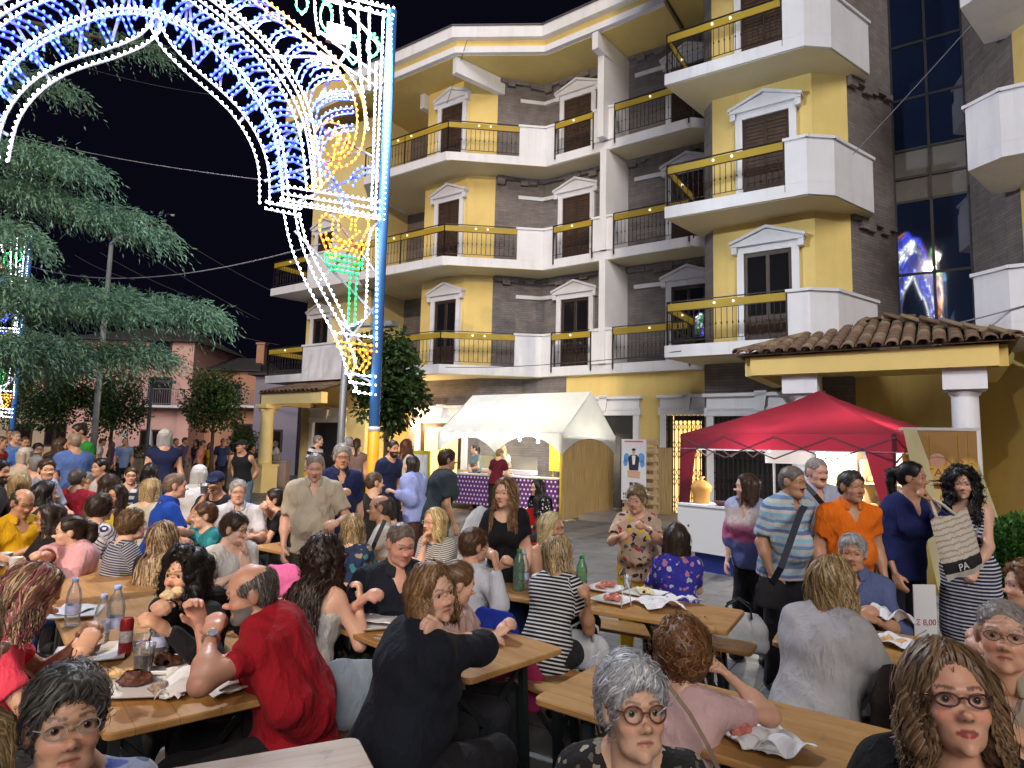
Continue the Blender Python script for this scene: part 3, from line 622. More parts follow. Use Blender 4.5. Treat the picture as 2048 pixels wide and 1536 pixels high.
for k in range(5): inst('bulb', BULB, GZ, (g0+.5+k*.6, -gm, ge-.15-.05*(k % 2)))
for k in range(3): inst('bulb', BULB, GZ, (g1-.08, -(gf-.9-k*.35), ge-.25))
for u in (-8.5, -6.6): point('stall_lamp', (u, -gm, 1.75), 55, (1, .95, .86), .1, GZ)
point('stall_lamp', (g1-.5, -gm, 1.5), 50, (1, .80, .52), .1, GZ)
ct = thing('stall_counter', 'long counter under purple cloth with white polka dots in white gazebo', 'counter', tuple(BO), RZ)
m_, nt, b_ = newmat('polka_cloth'); v = coords(nt); sp = nd(nt, 'SeparateXYZ'); nt.links.new(v, sp.inputs[0])
fx = mathn(nt, 'SUBTRACT', mathn(nt, 'FRACT', mathn(nt, 'MULTIPLY', sp.outputs[0], 9)), .5); rowi = mathn(nt, 'FLOOR', mathn(nt, 'MULTIPLY', sp.outputs[2], 9)); fx = mathn(nt, 'SUBTRACT', mathn(nt, 'FRACT', mathn(nt, 'ADD', mathn(nt, 'MULTIPLY', sp.outputs[0], 9), mathn(nt, 'MULTIPLY', rowi, .5))), .5)
fz = mathn(nt, 'SUBTRACT', mathn(nt, 'FRACT', mathn(nt, 'MULTIPLY', sp.outputs[2], 9)), .5); d = mathn(nt, 'ADD', mathn(nt, 'MULTIPLY', fx, fx), mathn(nt, 'MULTIPLY', fz, fz))
nt.links.new(mixc(nt, mathn(nt, 'LESS_THAN', d, .055), (.13, .03, .20), (.75, .72, .78)), b_.inputs['Base Color']); b_.inputs['Roughness'].default_value = .8
bpart('cloth', m_, lambda m: m.box(((g0+g1)/2+.1, -gf+.35, .62), (g1-g0-.5, .55, .75)), ct); bpart('counter_top', paint('pale_top', (.6, .55, .5), .5), lambda m: m.box(((g0+g1)/2+.1, -gf+.35, 1.01), (g1-g0-.46, .6, .03)), ct)
for i, (u, c) in enumerate(((-8.6, (.5, .25, .1)), (-8.1, (.45, .3, .12)), (-7.3, (.55, .2, .1)), (-6.6, (.5, .35, .2)))):
    f = MB(); f.lathe([(.14, 0), (.16, .03), (.15, .035)], (0, 0, 0), 14)
    for k in range(6): f.lathe([(.001, .03), (.04, .04), (.045, .07), (.02, .1)], (.09*math.cos(k), .09*math.sin(k), 0), 8, mi=1)
    o = f.build('food_tray', [M_WHITE, paint('snack%d' % i, c, .6, .4, 20)], None, bw_(u, gf-.3, 1.027)); tag(o, 'tray of snacks on the polka dot counter, number %s from the left pole' % ('first', 'second', 'third', 'fourth')[i], 'food tray', 'snack trays on the counter')
# fry display case and orange board at the back
bx = bpart('back_board', paint('orange_board', (.75, .35, .03), .6), lambda m: m.box((-6.3, -gb-.35, 1.75), (.9, .05, 1.3)), None); bx.location = BO; bx.rotation_euler = (0, 0, RZ); tag(bx, 'orange display board hanging inside the white gazebo', 'board')
cs = thing('display_case', 'glass food display case on the stall counter in white gazebo', 'display case', tuple(BO), RZ)
bpart('case_base', M_WHITE, lambda m: m.box((-7.5, -.05, 1.08), (2.2, .35, .12)), cs); bpart('case_glass', mat_glass('clear_case', (.5, .5, .45), .05), lambda m: m.box((-7.5, .1, 1.32), (2.2, .02, .36)), cs)
# brown reed fence, poster on pallet, wall lantern
fe = MB().box((0, 0, .85), (1.3, .05, 1.7)).build('reed_fence', M_REED, None, bw_(-3.75, -1.35, .14), RZ); tag(fe, 'brown reed fence between white gazebo and lit shop gate', 'fence')
pal = thing('pallet_stand', 'upright wooden pallet carrying a white poster beside the white gazebo', 'pallet', tuple(bw_(-3.7, -.75, .14)), RZ+.06)
M_PAL = paint('pallet_wood', (.42, .30, .18), .8, .3, 6)
for x in (-.38, 0, .38): MB().box((x, .05, .95), (.09, .1, 1.9)).build('stringer', M_PAL, pal)
for k in range(9): MB().box((0, -.01, .1+k*.215), (.95, .02, .12)).build('slat', M_PAL, pal)
def poster_mat():
    m, nt, b = newmat('poster_paper'); nt.links.new(ramp(nt, noise(nt, coords(nt), 3, 2), [(.3, (.62, .66, .74)), (.7, (.72, .75, .8))]), b.inputs['Base Color']); b.inputs['Roughness'].default_value = .6; return m
pos = thing('event_poster', 'white event poster with suited figure and blue splashes on pallet', 'poster', tuple(bw_(-3.78, -.72, .14)), RZ+.06)
MB().box((-.08, -.035, 1.12), (.66, .008, 1.55)).build('sheet', poster_mat(), pos)
def flat(name, polys, mat, y): m = MB(); [m.add([(x, y, z) for x, z in p], [tuple(range(len(p)))]) for p in polys]; o = m.build(name, mat, pos); o['kind'] = 'stuff'; return o
el = lambda cx, cz, rx, rz_, n=16: [(cx+rx*math.cos(t), cz+rz_*math.sin(t)) for t in np.linspace(0, 2*math.pi, n+1)[:-1]]
bl = paint('poster_blue', (.12, .32, .75), .6); bk = paint('poster_black', (.03, .03, .05), .6); skp = paint('poster_skin', (.6, .38, .28), .6)
flat('splash', [el(-.27, 1.42, .08, .12), el(.12, 1.42, .09, .13), el(-.3, 1.3, .06, .1), el(.15, 1.28, .06, .1)], bl, -.0405)
flat('figure', [[(-.2, 1.1), (.04, 1.1), (.07, 1.42), (0, 1.5), (-.16, 1.5), (-.23, 1.42)], [(-.19, .62), (-.1, .62), (-.09, .8), (-.19, .8)], [(-.06, .62), (.03, .62), (.03, .8), (-.07, .8)]], bk, -.0408)
flat('figure_head', [el(-.08, 1.58, .05, .07)], skp, -.0408); flat('figure_hair', [el(-.08, 1.63, .053, .035)], bk, -.0411); flat('figure_shirt', [[(-.11, 1.25), (-.05, 1.25), (-.03, 1.48), (-.13, 1.48)]], paint('poster_white', (.75, .75, .75), .6), -.0411)
flat('accordion', [[(-.24, .92), (.08, .90), (.1, 1.08), (-.26, 1.1)]], skp, -.0411); flat('heading', [[(-.33, 1.82), (.17, 1.82), (.17, 1.855), (-.33, 1.855)]], paint('poster_red', (.6, .08, .08), .6), -.0408)
flat('lettering', [[(-.36+.05*k, .47), (-.325+.05*k, .47), (-.325+.05*k, .53), (-.36+.05*k, .53)] for k in range(12)]+[[(-.25+.05*k, .56), (-.22+.05*k, .56), (-.22+.05*k, .59), (-.25+.05*k, .59)] for k in range(7)]+[[(-.36+.06*k, .39), (-.33+.06*k, .39), (-.33+.06*k, .42), (-.36+.06*k, .42)] for k in range(9)], paint('poster_navy', (.06, .09, .3), .6), -.0408)
wl = thing('wall_lantern', 'glowing warm wall lantern left of the white gazebo', 'lantern', tuple(bw_(-11.75, -.95, 0)), RZ)
MB().bar((0, .28, 2.35), (0, 0, 2.42), .03).lathe([(.02, 2.62), (.10, 2.55), (.11, 2.53)], n=10).build('bracket', M_IRON, wl); MB().lathe([(.05, 2.25), (.10, 2.35), (.10, 2.48), (.06, 2.54)], n=14).build('globe', emit('lantern_globe', (1, .72, .38), 40), wl); point('lantern_lamp', (0, -.25, 2.4), 120, (1, .66, .32), .12, wl)
bnr = MB().box((0, 0, .85), (.7, .05, 1.5)).box((0, -.03, .9), (.56, .01, 1.2), mi=1).build('menu_board', [M_YP, poster_mat()], None, bw_(-9.3, 1.35, 0), RZ); tag(bnr, 'yellow framed menu board at the left post of white gazebo', 'board')

# ================================================================ red gazebo bakery stall
def mat_red():
    m, nt, b = newmat('red_canvas'); v = coords(nt); nt.links.new(ramp(nt, noise(nt, v, 2, 4), [(.3, (.062, .003, .011)), (.7, (.088, .005, .015))]), b.inputs['Base Color']); b.inputs['Roughness'].default_value = .6
    b.inputs['Transmission Weight'].default_value = 0; tr = nd(nt, 'BsdfTranslucent'); tr.inputs[0].default_value = (.30, .015, .04, 1); mx = nd(nt, 'MixShader'); mx.inputs[0].default_value = .22
    nt.links.new(b.outputs[0], mx.inputs[1]); nt.links.new(tr.outputs[0], mx.inputs[2]); nt.links.new(mx.outputs[0], nt.nodes['Material Output'].inputs[0]); bump(nt, b, noise(nt, v, 5, 3), .2, .02); return m
M_RED = mat_red()
ra_ = math.atan2(-.75, .66); RG = thing('red_gazebo', 'dark red pop-up gazebo with white edging and lit bulbs', 'gazebo', (4.75, 9.75, 0), ra_)
# local x along the front (towards right/near), y into the stall
hw, hd, ez, rz2 = 1.5, 1.5, 2.02, 2.74
def rcan(m):
    ap_ = (0, 0, rz2); C = [(-hw, -hd), (hw, -hd), (hw, hd), (-hw, hd)]
    for i in range(4):
        a, b = C[i], C[(i+1) % 4]; vs = []; n = 8
        for j in range(n+1):
            t = j/n
            for k in range(n+1): s_ = k/n; x = (a[0]*(1-s_)+b[0]*s_)*t; y = (a[1]*(1-s_)+b[1]*s_)*t; z = rz2+(ez-rz2)*(t**.85)-.05*math.sin(s_*math.pi)*math.sin(t*math.pi); vs.append((x, y, z))
        m.add(vs, [(j*(n+1)+k, (j+1)*(n+1)+k, (j+1)*(n+1)+k+1, j*(n+1)+k+1) for j in range(n) for k in range(n)], True)
bpart('canvas_roof', M_RED, rcan, RG)
for a, b in (((-hw, -hd), (hw, -hd)), ((hw, -hd), (hw, hd)), ((-hw, hd), (-hw, -hd)), ((hw, hd), (-hw, hd))):
    def val(m): m.add([(*a, ez), (*b, ez), (*b, ez-.22), (*a, ez-.22)], [(0, 3, 2, 1)])
    vv = bpart('valance', M_RED, val, RG); bpart('edging', M_WHITE, lambda m: m.bar((*a, ez-.225), (*b, ez-.225), .012, .016), vv)
for i, (x, y) in enumerate(((-hw+.03, -hd+.03), (hw-.03, -hd+.03), (hw-.03, hd-.03), (-hw+.03, hd-.03))):
    bpart('leg', paint('white_tube', (.6, .6, .62), .4), lambda m: m.bar((x, y, 0), (x, y, ez), .035), RG)
bpart('corner_drape', M_RED, lambda m: m.add([(-hw, -hd-.01, ez-.22), (-hw+.28, -hd-.01, ez-.22), (-hw+.10, -hd-.01, .5), (-hw-.02, -hd-.01, .5), (-hw, -hd+.05, ez-.22)], [(0, 1, 2, 3)]), RG)
bpart('corner_drape', M_RED, lambda m: m.add([(hw-.34, -hd-.01, ez-.22), (hw, -hd-.01, ez-.22), (hw, -hd-.01, .9), (hw-.12, -hd-.01, .9)], [(0, 1, 2, 3)]), RG)
def truss(m):
    for a, b in (((-hw, -hd), (hw, -hd)), ((hw, -hd), (hw, hd)), ((-hw, -hd), (-hw, hd))):
        a = Vector((*a, 0)); b = Vector((*b, 0))
        for k in range(4): p = a+(b-a)*(k/4); q = a+(b-a)*((k+1)/4); m.bar(p+Vector((0, 0, ez-.04)), q+Vector((0, 0, ez-.34)), .018); m.bar(p+Vector((0, 0, ez-.34)), q+Vector((0, 0, ez-.04)), .018)
bpart('truss', paint('grey_tube', (.10, .06, .065), .5), truss, RG)
RB = MB().lathe([(.001, -.075), (.05, -.05), (.07, 0), (.05, .05), (.02, .09)], n=12).mesh('bulb', emit('stall_bulb', (1, .96, .86), 45))
for px_, py_, Y_ in ((1538, 893, 9.3), (1736, 876, 8.9), (1642, 908, 9.5), (1782, 890, 8.75)):
    x, y, z = Matrix.Rotation(-ra_, 3, 'Z') @ (Vector(atY(px_, py_, Y_))-Vector((4.75, 9.75, 0)))
    inst('bulb', RB, RG, (x, y, z)); point('stall_lamp', (x, y, z-.12), 45, (1, .92, .78), .06, RG)
bpart('back_sheet', paint('cream_sheet', (.55, .50, .30), .8, .15, 1.2), lambda m: m.box((.55, hd-.05, 1.0), (1.9, .02, 2.0)), RG); bpart('back_valance', M_WHITE, lambda m: m.box((-.5, hd-.3, 1.72), (2.0, .02, .28)), RG)
bpart('side_drape', paint('cream_sheet', (0, 0, 0)), lambda m: m.add([(hw+.02, -hd+.2, 2.1), (hw+.02, hd+.1, 2.1), (hw+.55, hd+.1, .1), (hw+.30, -hd+.35, .1)], [(0, 1, 2, 3)]), RG)
M_SHW = paint('shelf_wood', (.50, .36, .20), .6, .2, 6); bread = paint('bread_crust', (.38, .20, .08), .7, .35, 14)
shf = thing('bread_shelf', 'wooden bakery shelf with loaves and bagged bread under red gazebo', 'shelf', (4.75, 9.75, 0), ra_)
for z in (.5, .95, 1.35): bpart('shelf_board', M_SHW, lambda m: m.box((1.0, .4, z), (.95, .42, .03)), shf)
for x in (.5, 1.5): bpart('upright', M_SHW, lambda m: m.box((x, .4, .85), (.04, .42, 1.7)), shf)
bpart('white_panel', M_WHITE, lambda m: m.box((.95, .62, 1.5), (.85, .02, .7)), shf)
BR = MB().lathe([(.001, 0), (.06, .01), (.075, .05), (.05, .09), (.001, .1)], n=12).mesh('loaf', bread); BG = MB().lathe([(.001, 0), (.06, .005), (.07, .06), (.045, .14), (.012, .19), (.03, .22)], n=10).mesh('bag', paint('cellophane', (.55, .52, .48), .2, .4, 30))
k = 0
for z in (.515, .965, 1.365):
    for i in range(6):
        o = inst('bagged_loaf', BG if (i+k) % 3 else BR, None, (Vector((4.75, 9.75, 0))+Matrix.Rotation(ra_, 3, 'Z') @ Vector((.6+.155*i, .3+.08*(i % 2), z)))); o.rotation_euler = (0, 0, i); k += 1
        tag(o, 'loaf on the %s board of the bakery shelf, %s from its left end' % ({.515: 'lowest', .965: 'middle', 1.365: 'top'}[z], ('first', 'second', 'third', 'fourth', 'fifth', 'sixth')[i]), 'bread', 'bagged loaves on the bakery shelf')
sb = thing('sign_box', 'small lit cream shop-sign cabinet under red gazebo', 'cabinet', (4.75, 9.75, 0), ra_)
bpart('cabinet', M_SHW, lambda m: m.box((.05, .55, 1.35), (.6, .25, 1.0)), sb); bpart('light_panel', emit('sign_panel', (1, .9, .65), 2.0), lambda m: m.box((.05, .41, 1.66), (.5, .02, .26)), sb)
tb = thing('stall_table', 'white cloth stall table with small black marks left under red gazebo', 'table', (4.75, 9.75, 0), ra_)
m_, nt, b_ = newmat('marked_cloth'); v = coords(nt); vo = nd(nt, 'TexVoronoi'); vo.inputs['Scale'].default_value = 7; nt.links.new(v, vo.inputs['Vector']); nt.links.new(mixc(nt, mathn(nt, 'LESS_THAN', vo.outputs['Distance'], .13), (.66, .66, .66), (.04, .04, .05)), b_.inputs['Base Color'])
bpart('cloth', m_, lambda m: m.box((-.95, -1.35, .62), (1.0, .6, .66)), tb); bpart('table_top', M_WHITE, lambda m: m.box((-.95, -1.35, .965), (1.04, .64, .03)), tb); bpart('crate', paint('blue_crate', (.03, .05, .3), .5), lambda m: m.box((-.9, -1.3, .14), (.7, .4, .28)), tb)
W_ = lambda x, y, z: tuple(Vector((4.75, 9.75, 0))+Matrix.Rotation(ra_, 3, 'Z') @ Vector((x, y, z)))
o = MB().lathe([(.10, 0), (.12, .01), (.13, .17), (.15, .19), (.16, .26), (.10, .32), (.02, .36), (.06, .40)], n=16).build('wrapped_cake', [paint('cake_box', (.55, .28, .06), .5)], None, W_(-1.2, -1.4, .98)); tag(o, 'tall wrapped festive cake on white stall table', 'cake')
o = MB().lathe([(.1, 0), (.17, .05), (.18, .06)], n=16).build('berry_bowl', paint('berry', (.12, .05, .08), .4, .6, 40), None, W_(-.78, -1.45, .98)); tag(o, 'bowl of dark dried fruit on white stall table', 'bowl')
# roll-up banner
rb = thing('banner_stand', 'tall beige roll-up banner with wheat and round logo beside red gazebo', 'banner', tuple(atY(1880, 960, 8.0)[:2])+(0,), -.42)
def bmat():
    m, nt, b = newmat('banner_print'); v = coords(nt); sp = nd(nt, 'SeparateXYZ'); nt.links.new(v, sp.inputs[0]); f = mathn(nt, 'MULTIPLY', sp.outputs[2], .5)
    c = ramp(nt, mathn(nt, 'ADD', f, mathn(nt, 'MULTIPLY', noise(nt, coords(nt, 'Object', (6, 1, 2)), 1, 4), .25)), [(.2, srgb('B9A45A')), (.6, srgb('D8C98A')), (.95, srgb('C49A45')), (1, srgb('8A6530'))]); nt.links.new(c, b.inputs['Base Color']); b.inputs['Roughness'].default_value = .5; return m
MB().box((0, 0, 1.06), (.80, .012, 2.06)).build('sheet', bmat(), rb); MB().box((0, 0, 2.11), (.86, .03, .035)).box((0, 0, .03), (.86, .2, .06)).build('rail', paint('alu', (.65, .66, .68), .3, .05, metal=.6), rb)
brn = paint('banner_brown', srgb('7A4A3A'), .6)
def ring(cx, cz, r0, r1, n=28): m = MB(); a = [(cx+r1*math.cos(t), -.0085, cz+r1*math.sin(t)) for t in np.linspace(0, 2*math.pi, n+1)[:-1]]; b = [(cx+r0*math.cos(t), -.0085, cz+r0*math.sin(t)) for t in np.linspace(0, 2*math.pi, n+1)[:-1]]; m.add(a+b, [(i, (i+1) % n, n+(i+1) % n, n+i) for i in range(n)]); return m
ring(-.02, 1.72, 0.0, .085).build('emblem', paint('emblem_pink', srgb('B98A78'), .6), rb); ring(-.02, 1.58, .175, .185).build('emblem_ring', brn, rb); m = MB(); m.add([(-.02+.12*math.cos(t), -.0085, 1.40+.035*math.sin(t)) for t in np.linspace(0, 2*math.pi, 20)[:-1]], [tuple(range(19))]); m.build('emblem_leaf', brn, rb)
def text(body, size, mat, parent, loc, rot=(math.pi/2, 0, 0), ext=.001):
    cu = bpy.data.curves.new('lettering', 'FONT'); cu.body = body; cu.size = size; cu.align_x = 'CENTER'; cu.extrude = ext; cu.materials.append(mat); o = bpy.data.objects.new('lettering', cu); link(o); bpy.context.view_layer.update(); me = bpy.data.meshes.new_from_object(o); bpy.data.objects.remove(o); o = bpy.data.objects.new('lettering', me); o['kind'] = 'stuff'; link(o, parent); o.location = loc; o.rotation_euler = rot; return o
text('ITAN', .14, brn, rb, (-.02, -.009, 1.52))
for x in (-.28, -.1, .2, .3):
    m = MB()
    for k in range(7): z = 1.8+.035*k; [m.add([(x+sg*.002, -.0085, z), (x+sg*.028, -.0085, z+.035), (x+sg*.010, -.0085, z+.045)], [(0, 1, 2)]) for sg in (1, -1)]
    m.bar((x, -.0085, 1.55), (x, -.0085, 2.05), .004, .001); m.build('wheat_ear', paint('wheat_print', srgb('9A7434'), .6), rb)
sg = thing('lit_sign', 'small orange lit sign on the yellow wall at right', 'sign', tuple(bw_(4.55, -1.0, 0)), RZ+.7); MB().box((0, -.06, 1.95), (.2, .06, .62)).build('case', M_WHITE, sg); MB().box((0, -.095, 2.12), (.15, .01, .14)).box((0, -.095, 1.85), (.07, .01, .08)).box((0, -.095, 1.74), (.07, .01, .08)).build('light_panel', emit('orange_sign', (1, .25, .03), 5), sg)
fs_ = thing('for_sale_sign', 'white notice board on the upper right balcony railing', 'sign', tuple(BO), RZ); bpart('panel', M_WHITE, lambda m: m.box((4.85, -.41, Z2+.52), (.78, .02, .72)), fs_)
text('VENDESI', .15, paint('notice_blue', (.08, .12, .45), .6), fs_, (4.85, -.422, Z2+.68)); MB().box((4.85, -.4215, Z2+.42), (.55, .003, .03)).box((4.85, -.4215, Z2+.34), (.6, .003, .03)).box((4.8, -.4215, Z2+.25), (.45, .003, .03)).build('small_print', paint('notice_blue', (0, 0, 0)), fs_)
# ================================================================ trees
def leaf_mat(name, c1, c2, trans=.25):
    m, nt, b = newmat(name); a = nd(nt, 'Attribute', attribute_name='Col'); sp = nd(nt, 'SeparateXYZ'); nt.links.new(a.outputs['Color'], sp.inputs[0])
    c = mixc(nt, sp.outputs[0], c1, c2); nt.links.new(c, b.inputs['Base Color']); b.inputs['Roughness'].default_value = .55; b.inputs['Specular IOR Level'].default_value = .3
    tr = nd(nt, 'BsdfTranslucent'); nt.links.new(c, tr.inputs[0]); mx = nd(nt, 'MixShader'); mx.inputs[0].default_value = trans; nt.links.new(b.outputs[0], mx.inputs[1]); nt.links.new(tr.outputs[0], mx.inputs[2]); nt.links.new(mx.outputs[0], nt.nodes['Material Output'].inputs[0]); return m
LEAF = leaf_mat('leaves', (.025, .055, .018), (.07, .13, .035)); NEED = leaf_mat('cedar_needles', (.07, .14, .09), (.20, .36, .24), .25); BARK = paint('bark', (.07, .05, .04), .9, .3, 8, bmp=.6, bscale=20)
def leaf_quads(P, D, Up, L, W):
    S = np.cross(D, Up); S /= np.linalg.norm(S, axis=1)[:, None]+1e-9; a = P; b = P+D*(L*.45)[:, None]+S*W[:, None]; c = P+D*L[:, None]; d = P+D*(L*.45)[:, None]-S*W[:, None]
    V = np.stack([a, b, c, d], 1).reshape(-1, 3); return V, np.arange(len(P)*4).reshape(-1, 4)
def street_tree(label, base, h, cz, rx, rz, n=5200, seed=0, group='clipped street trees', leaf=.085, tr=.07):
    r = np.random.default_rng(seed); t = thing('street_tree', label, 'tree', tuple(base), 0, group)
    m = MB(); m.tube([(0, 0, 0), (.02, .01, h*.5), (0, .02, cz)], [tr, tr*.8, tr*.6], 10)
    for k in range(9):
        a = k*2.4; e = (math.cos(a)*rx*.7, math.sin(a)*rx*.7, cz+rz*(.15+.6*r.random())); m.tube([(0, 0, cz-rz*.6+.05*k), (e[0]*.5, e[1]*.5, (cz+e[2])/2), e], [tr*.5, tr*.3, .012], 6)
    m.build('trunk', BARK, t)
    nc = 46; C = r.normal(0, 1, (nc, 3)); C /= np.linalg.norm(C, axis=1)[:, None]; C *= (r.random(nc)**.45)[:, None]*np.array([rx, rx, rz])*.86; C[:, 2] *= np.where(C[:, 2] < 0, .9, 1.05)
    ci = r.integers(0, nc, n); o = r.normal(0, 1, (n, 3)); o /= np.linalg.norm(o, axis=1)[:, None]; o *= (r.random(n)**.4)[:, None]*rx*.34; P = C[ci]+o+np.array([0, 0, cz])
    D = o/np.linalg.norm(o, axis=1)[:, None]*.8+r.normal(0, .5, (n, 3))+np.array([0, 0, -.35]); D /= np.linalg.norm(D, axis=1)[:, None]; Up = r.normal(0, .5, (n, 3))+np.array([0, 0, 1])
    L = leaf*(.7+.7*r.random(n)); V, Q = leaf_quads(P, D, Up, L, L*.33); tone = np.clip(.5*r.random(n)+.5*r.random(nc)[ci], 0, 1); cc = np.repeat(np.stack([tone]*3, 1), 4, 0)
    o_ = link(bpy.data.objects.new('crown', np_mesh('crown', V, Q, LEAF, False, cc)), t); return t
def gp(px, py, Y): p = atY(px, py, Y); return np.array([p[0], p[1], 0.])
street_tree('leafy street tree right behind the blue and yellow pole', gp(772, 860, 13.0), 2.4, 3.05, .82, 1.18, 7500, 1, leaf=.11)
street_tree('round street tree in front of the pink house balcony', gp(425, 860, 20.), 2.0, 3.0, .98, 1.15, 6500, 2)
street_tree('dark round street tree left of the grey lamp post', gp(222, 860, 20.), 1.9, 2.8, 1.15, 1.15, 6500, 3)
street_tree('dark street tree left of the bald crowd beside the far blue pole', gp(108, 860, 19.), 2.0, 2.95, 1.0, 1.2, 6500, 4)
street_tree('small dark tree at the right end of the planter wall', gp(487, 880, 24), 1.2, 1.75, .55, .6, 2500, 5, tr=.05)
street_tree('big dim tree at far left edge behind the crowd', gp(18, 860, 24), 2.4, 3.4, 1.6, 1.6, 6000, 6)
# cedar: drooping plates of needles
def cedar():
    t = thing('cedar_tree', 'large cedar with drooping blue-green branches at left', 'tree', (-13.2, 14.2, 0)); O_ = np.array([-13.2, 14.2, 0.]); r = np.random.default_rng(5)
    m = MB(); m.tube([(0, 0, 0), (.05, 0, 4), (0, .05, 9), (0, 0, 14)], [.42, .34, .22, .06], 14); m.build('trunk', BARK, t)
    VV = []; QQ = []; CC = []; off = 0; br = MB()
    specs = [((-140, 345), (310, 455), 13.0, 1.0, 1350), ((-140, 300), (170, 330), 12.4, 1.0, 700), ((-140, 575), (420, 625), 13.4, 1.05, 1600), ((-140, 605), (270, 605), 12.2, 1.0, 950), ((-140, 730), (315, 705), 12.6, .85, 1200), ((-140, 700), (120, 690), 11.6, .8, 800), ((-140, 430), (50, 470), 12.0, .8, 500), ((-140, 520), (40, 560), 12.0, .6, 300), ((-120, 120), (150, 180), 14.2, .6, 260), ((80, 70), (320, 100), 15.0, .6, 200)]
    for (a, b, Y, wd, n) in specs:
        A, B = atY(*a, Y+.6)-O_, atY(*b, Y-.3)-O_; A0 = np.array([0, 0, A[2]+.1]); br.tube([A0, A*.6+A0*.4, (A+B)/2+np.array([0, 0, .12]), B], [.09, .07, .045, .012], 7)
        tt = r.random(n)**.8; ax = B-A; L = np.linalg.norm(ax); ax /= L; sd = np.array([-ax[1], ax[0], 0]); sd /= np.linalg.norm(sd)
        w = wd*(1-.55*tt)*(.35+.65*np.minimum(1, tt*4)); sid = r.uniform(-1, 1, n)*w; base = A+(B-A)*tt[:, None]+sd*sid[:, None]+np.array([0, 0, 1])*(.18*np.sin(tt*3.1)-.22*(sid/wd)**2+r.normal(0, .10, n))[:, None]
        # every frond: a drooping stem with many needle tufts
        out = ax*.8+sd*(np.sign(sid)*.55*np.abs(sid/wd)**.5)[:, None]+r.normal(0, .28, (n, 3)); out /= np.linalg.norm(out, axis=1)[:, None]
        fl = .32+.34*r.random(n); ns = 9
        for k in range(ns):
            s_ = (k+.5)/ns; p = base+out*(fl*s_)[:, None]+np.array([0, 0, -1])*(fl*.62*s_**1.8)[:, None]
            d = out+np.array([0, 0, -1])*(1.1*s_)+r.normal(0, .55, (n, 3)); d /= np.linalg.norm(d, axis=1)[:, None]; ll = .085+.075*r.random(n); V, Q = leaf_quads(p, d, r.normal(0, 1, (n, 3)), ll, np.full(n, .013)); VV.append(V); QQ.append(Q+off); off += len(V)
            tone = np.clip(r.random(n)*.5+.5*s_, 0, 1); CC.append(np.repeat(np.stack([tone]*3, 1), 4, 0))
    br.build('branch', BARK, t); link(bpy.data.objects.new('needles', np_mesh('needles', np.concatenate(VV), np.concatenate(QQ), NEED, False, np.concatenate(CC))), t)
cedar()
def bush(label, base, rx, rz, n, seed, leaf=.05, cat='bush'):
    r = np.random.default_rng(seed); P = r.normal(0, 1, (n, 3)); P /= np.linalg.norm(P, axis=1)[:, None]; D = P+r.normal(0, .5, (n, 3)); P = P*(r.random(n)**.3)[:, None]*np.array([rx, rx, rz])+np.array([0, 0, rz]); D /= np.linalg.norm(D, axis=1)[:, None]
    L = leaf*(.6+.8*r.random(n)); V, Q = leaf_quads(P, D, r.normal(0, 1, (n, 3)), L, L*.3); V[:, 2] = np.maximum(V[:, 2], .0); t = r.random(n); o = link(bpy.data.objects.new('bush', np_mesh('bush', V, Q, LEAF2, False, np.repeat(np.stack([t]*3, 1), 4, 0)))); o.location = base; return tag(o, label, cat)
LEAF2 = leaf_mat('bush_leaves', (.03, .09, .015), (.10, .24, .04))
bush('round green bush behind the striped-dress woman at right edge', (4.38, 5.45, .25), .42, .52, 12000, 8, .05)
# ================================================================ far houses, planters, lamp posts, wires
def house(label, px0, px1, ytop, Y, mat, depth=6, roof=None, wins=(), chim=None, ang=0):
    A, B = atY(px0, ytop, Y), atY(px1, ytop, Y); w = B[0]-A[0]; h = (A[2]+B[2])/2; t = thing('house', label, 'house', (A[0], Y, 0), ang)
    MB().prism([(0, 0), (w, 0), (w, depth), (0, depth)], 0, h).build('wall', mat, t)
    rm = MB(); rm.hexa([(-.3, -.35, h), (w+.3, -.35, h), (w+.3, depth+.3, h), (-.3, depth+.3, h)], [(-.3, -.35, h+.1), (w+.3, -.35, h+.1), (w*.72, depth*.5, h+(roof or 1.2)), (w*.28, depth*.5, h+(roof or 1.2))]); ro = rm.build('roof', paint('dark_roof', (.05, .045, .05), .8, .3, 4), t)
    if chim: x = chim*w; MB().box((x, depth*.3, h+1.1), (.5, .5, 1.9)).box((x, depth*.3, h+2.1), (.62, .62, .12)).build('chimney', mat, ro)
    for (x0, x1, y0, y1, bal) in wins:
        a, b = atY(x0, y0, Y), atY(x1, y1, Y); xa, xb = a[0]-A[0], b[0]-A[0]; za, zb = b[2], a[2]
        fr = MB(); fr.box(((xa+xb)/2, -.02, (za+zb)/2), (xb-xa+.2, .1, zb-za+.2)); fo = fr.build('window', paint('dark_shutter', (.05, .03, .035), .6), t); MB().box(((xa+xb)/2, -.08, (za+zb)/2), (xb-xa, .03, zb-za)).build('pane', M_PANE, fo)
        if bal:
            z = za; bm = MB(); bm.box(((xa+xb)/2+.5, -.45, z-.07), (xb-xa+1.9, .9, .14)); bo = bm.build('balcony', M_WHITE, t); q = MB(); L = xb-xa+1.9; x0_ = (xa+xb)/2+.5-L/2
            q.bar((x0_, -.88, z+.95), (x0_+L, -.88, z+.95), .04); q.bar((x0_, -.88, z+.1), (x0_+L, -.88, z+.1), .03)
            for k in range(int(L/.13)+1): q.bar((x0_+k*.13, -.88, z), (x0_+k*.13, -.88, z+.95), .018)
            q.build('balcony_railing', paint('violet_iron', (.22, .2, .26), .5), bo)
    return t
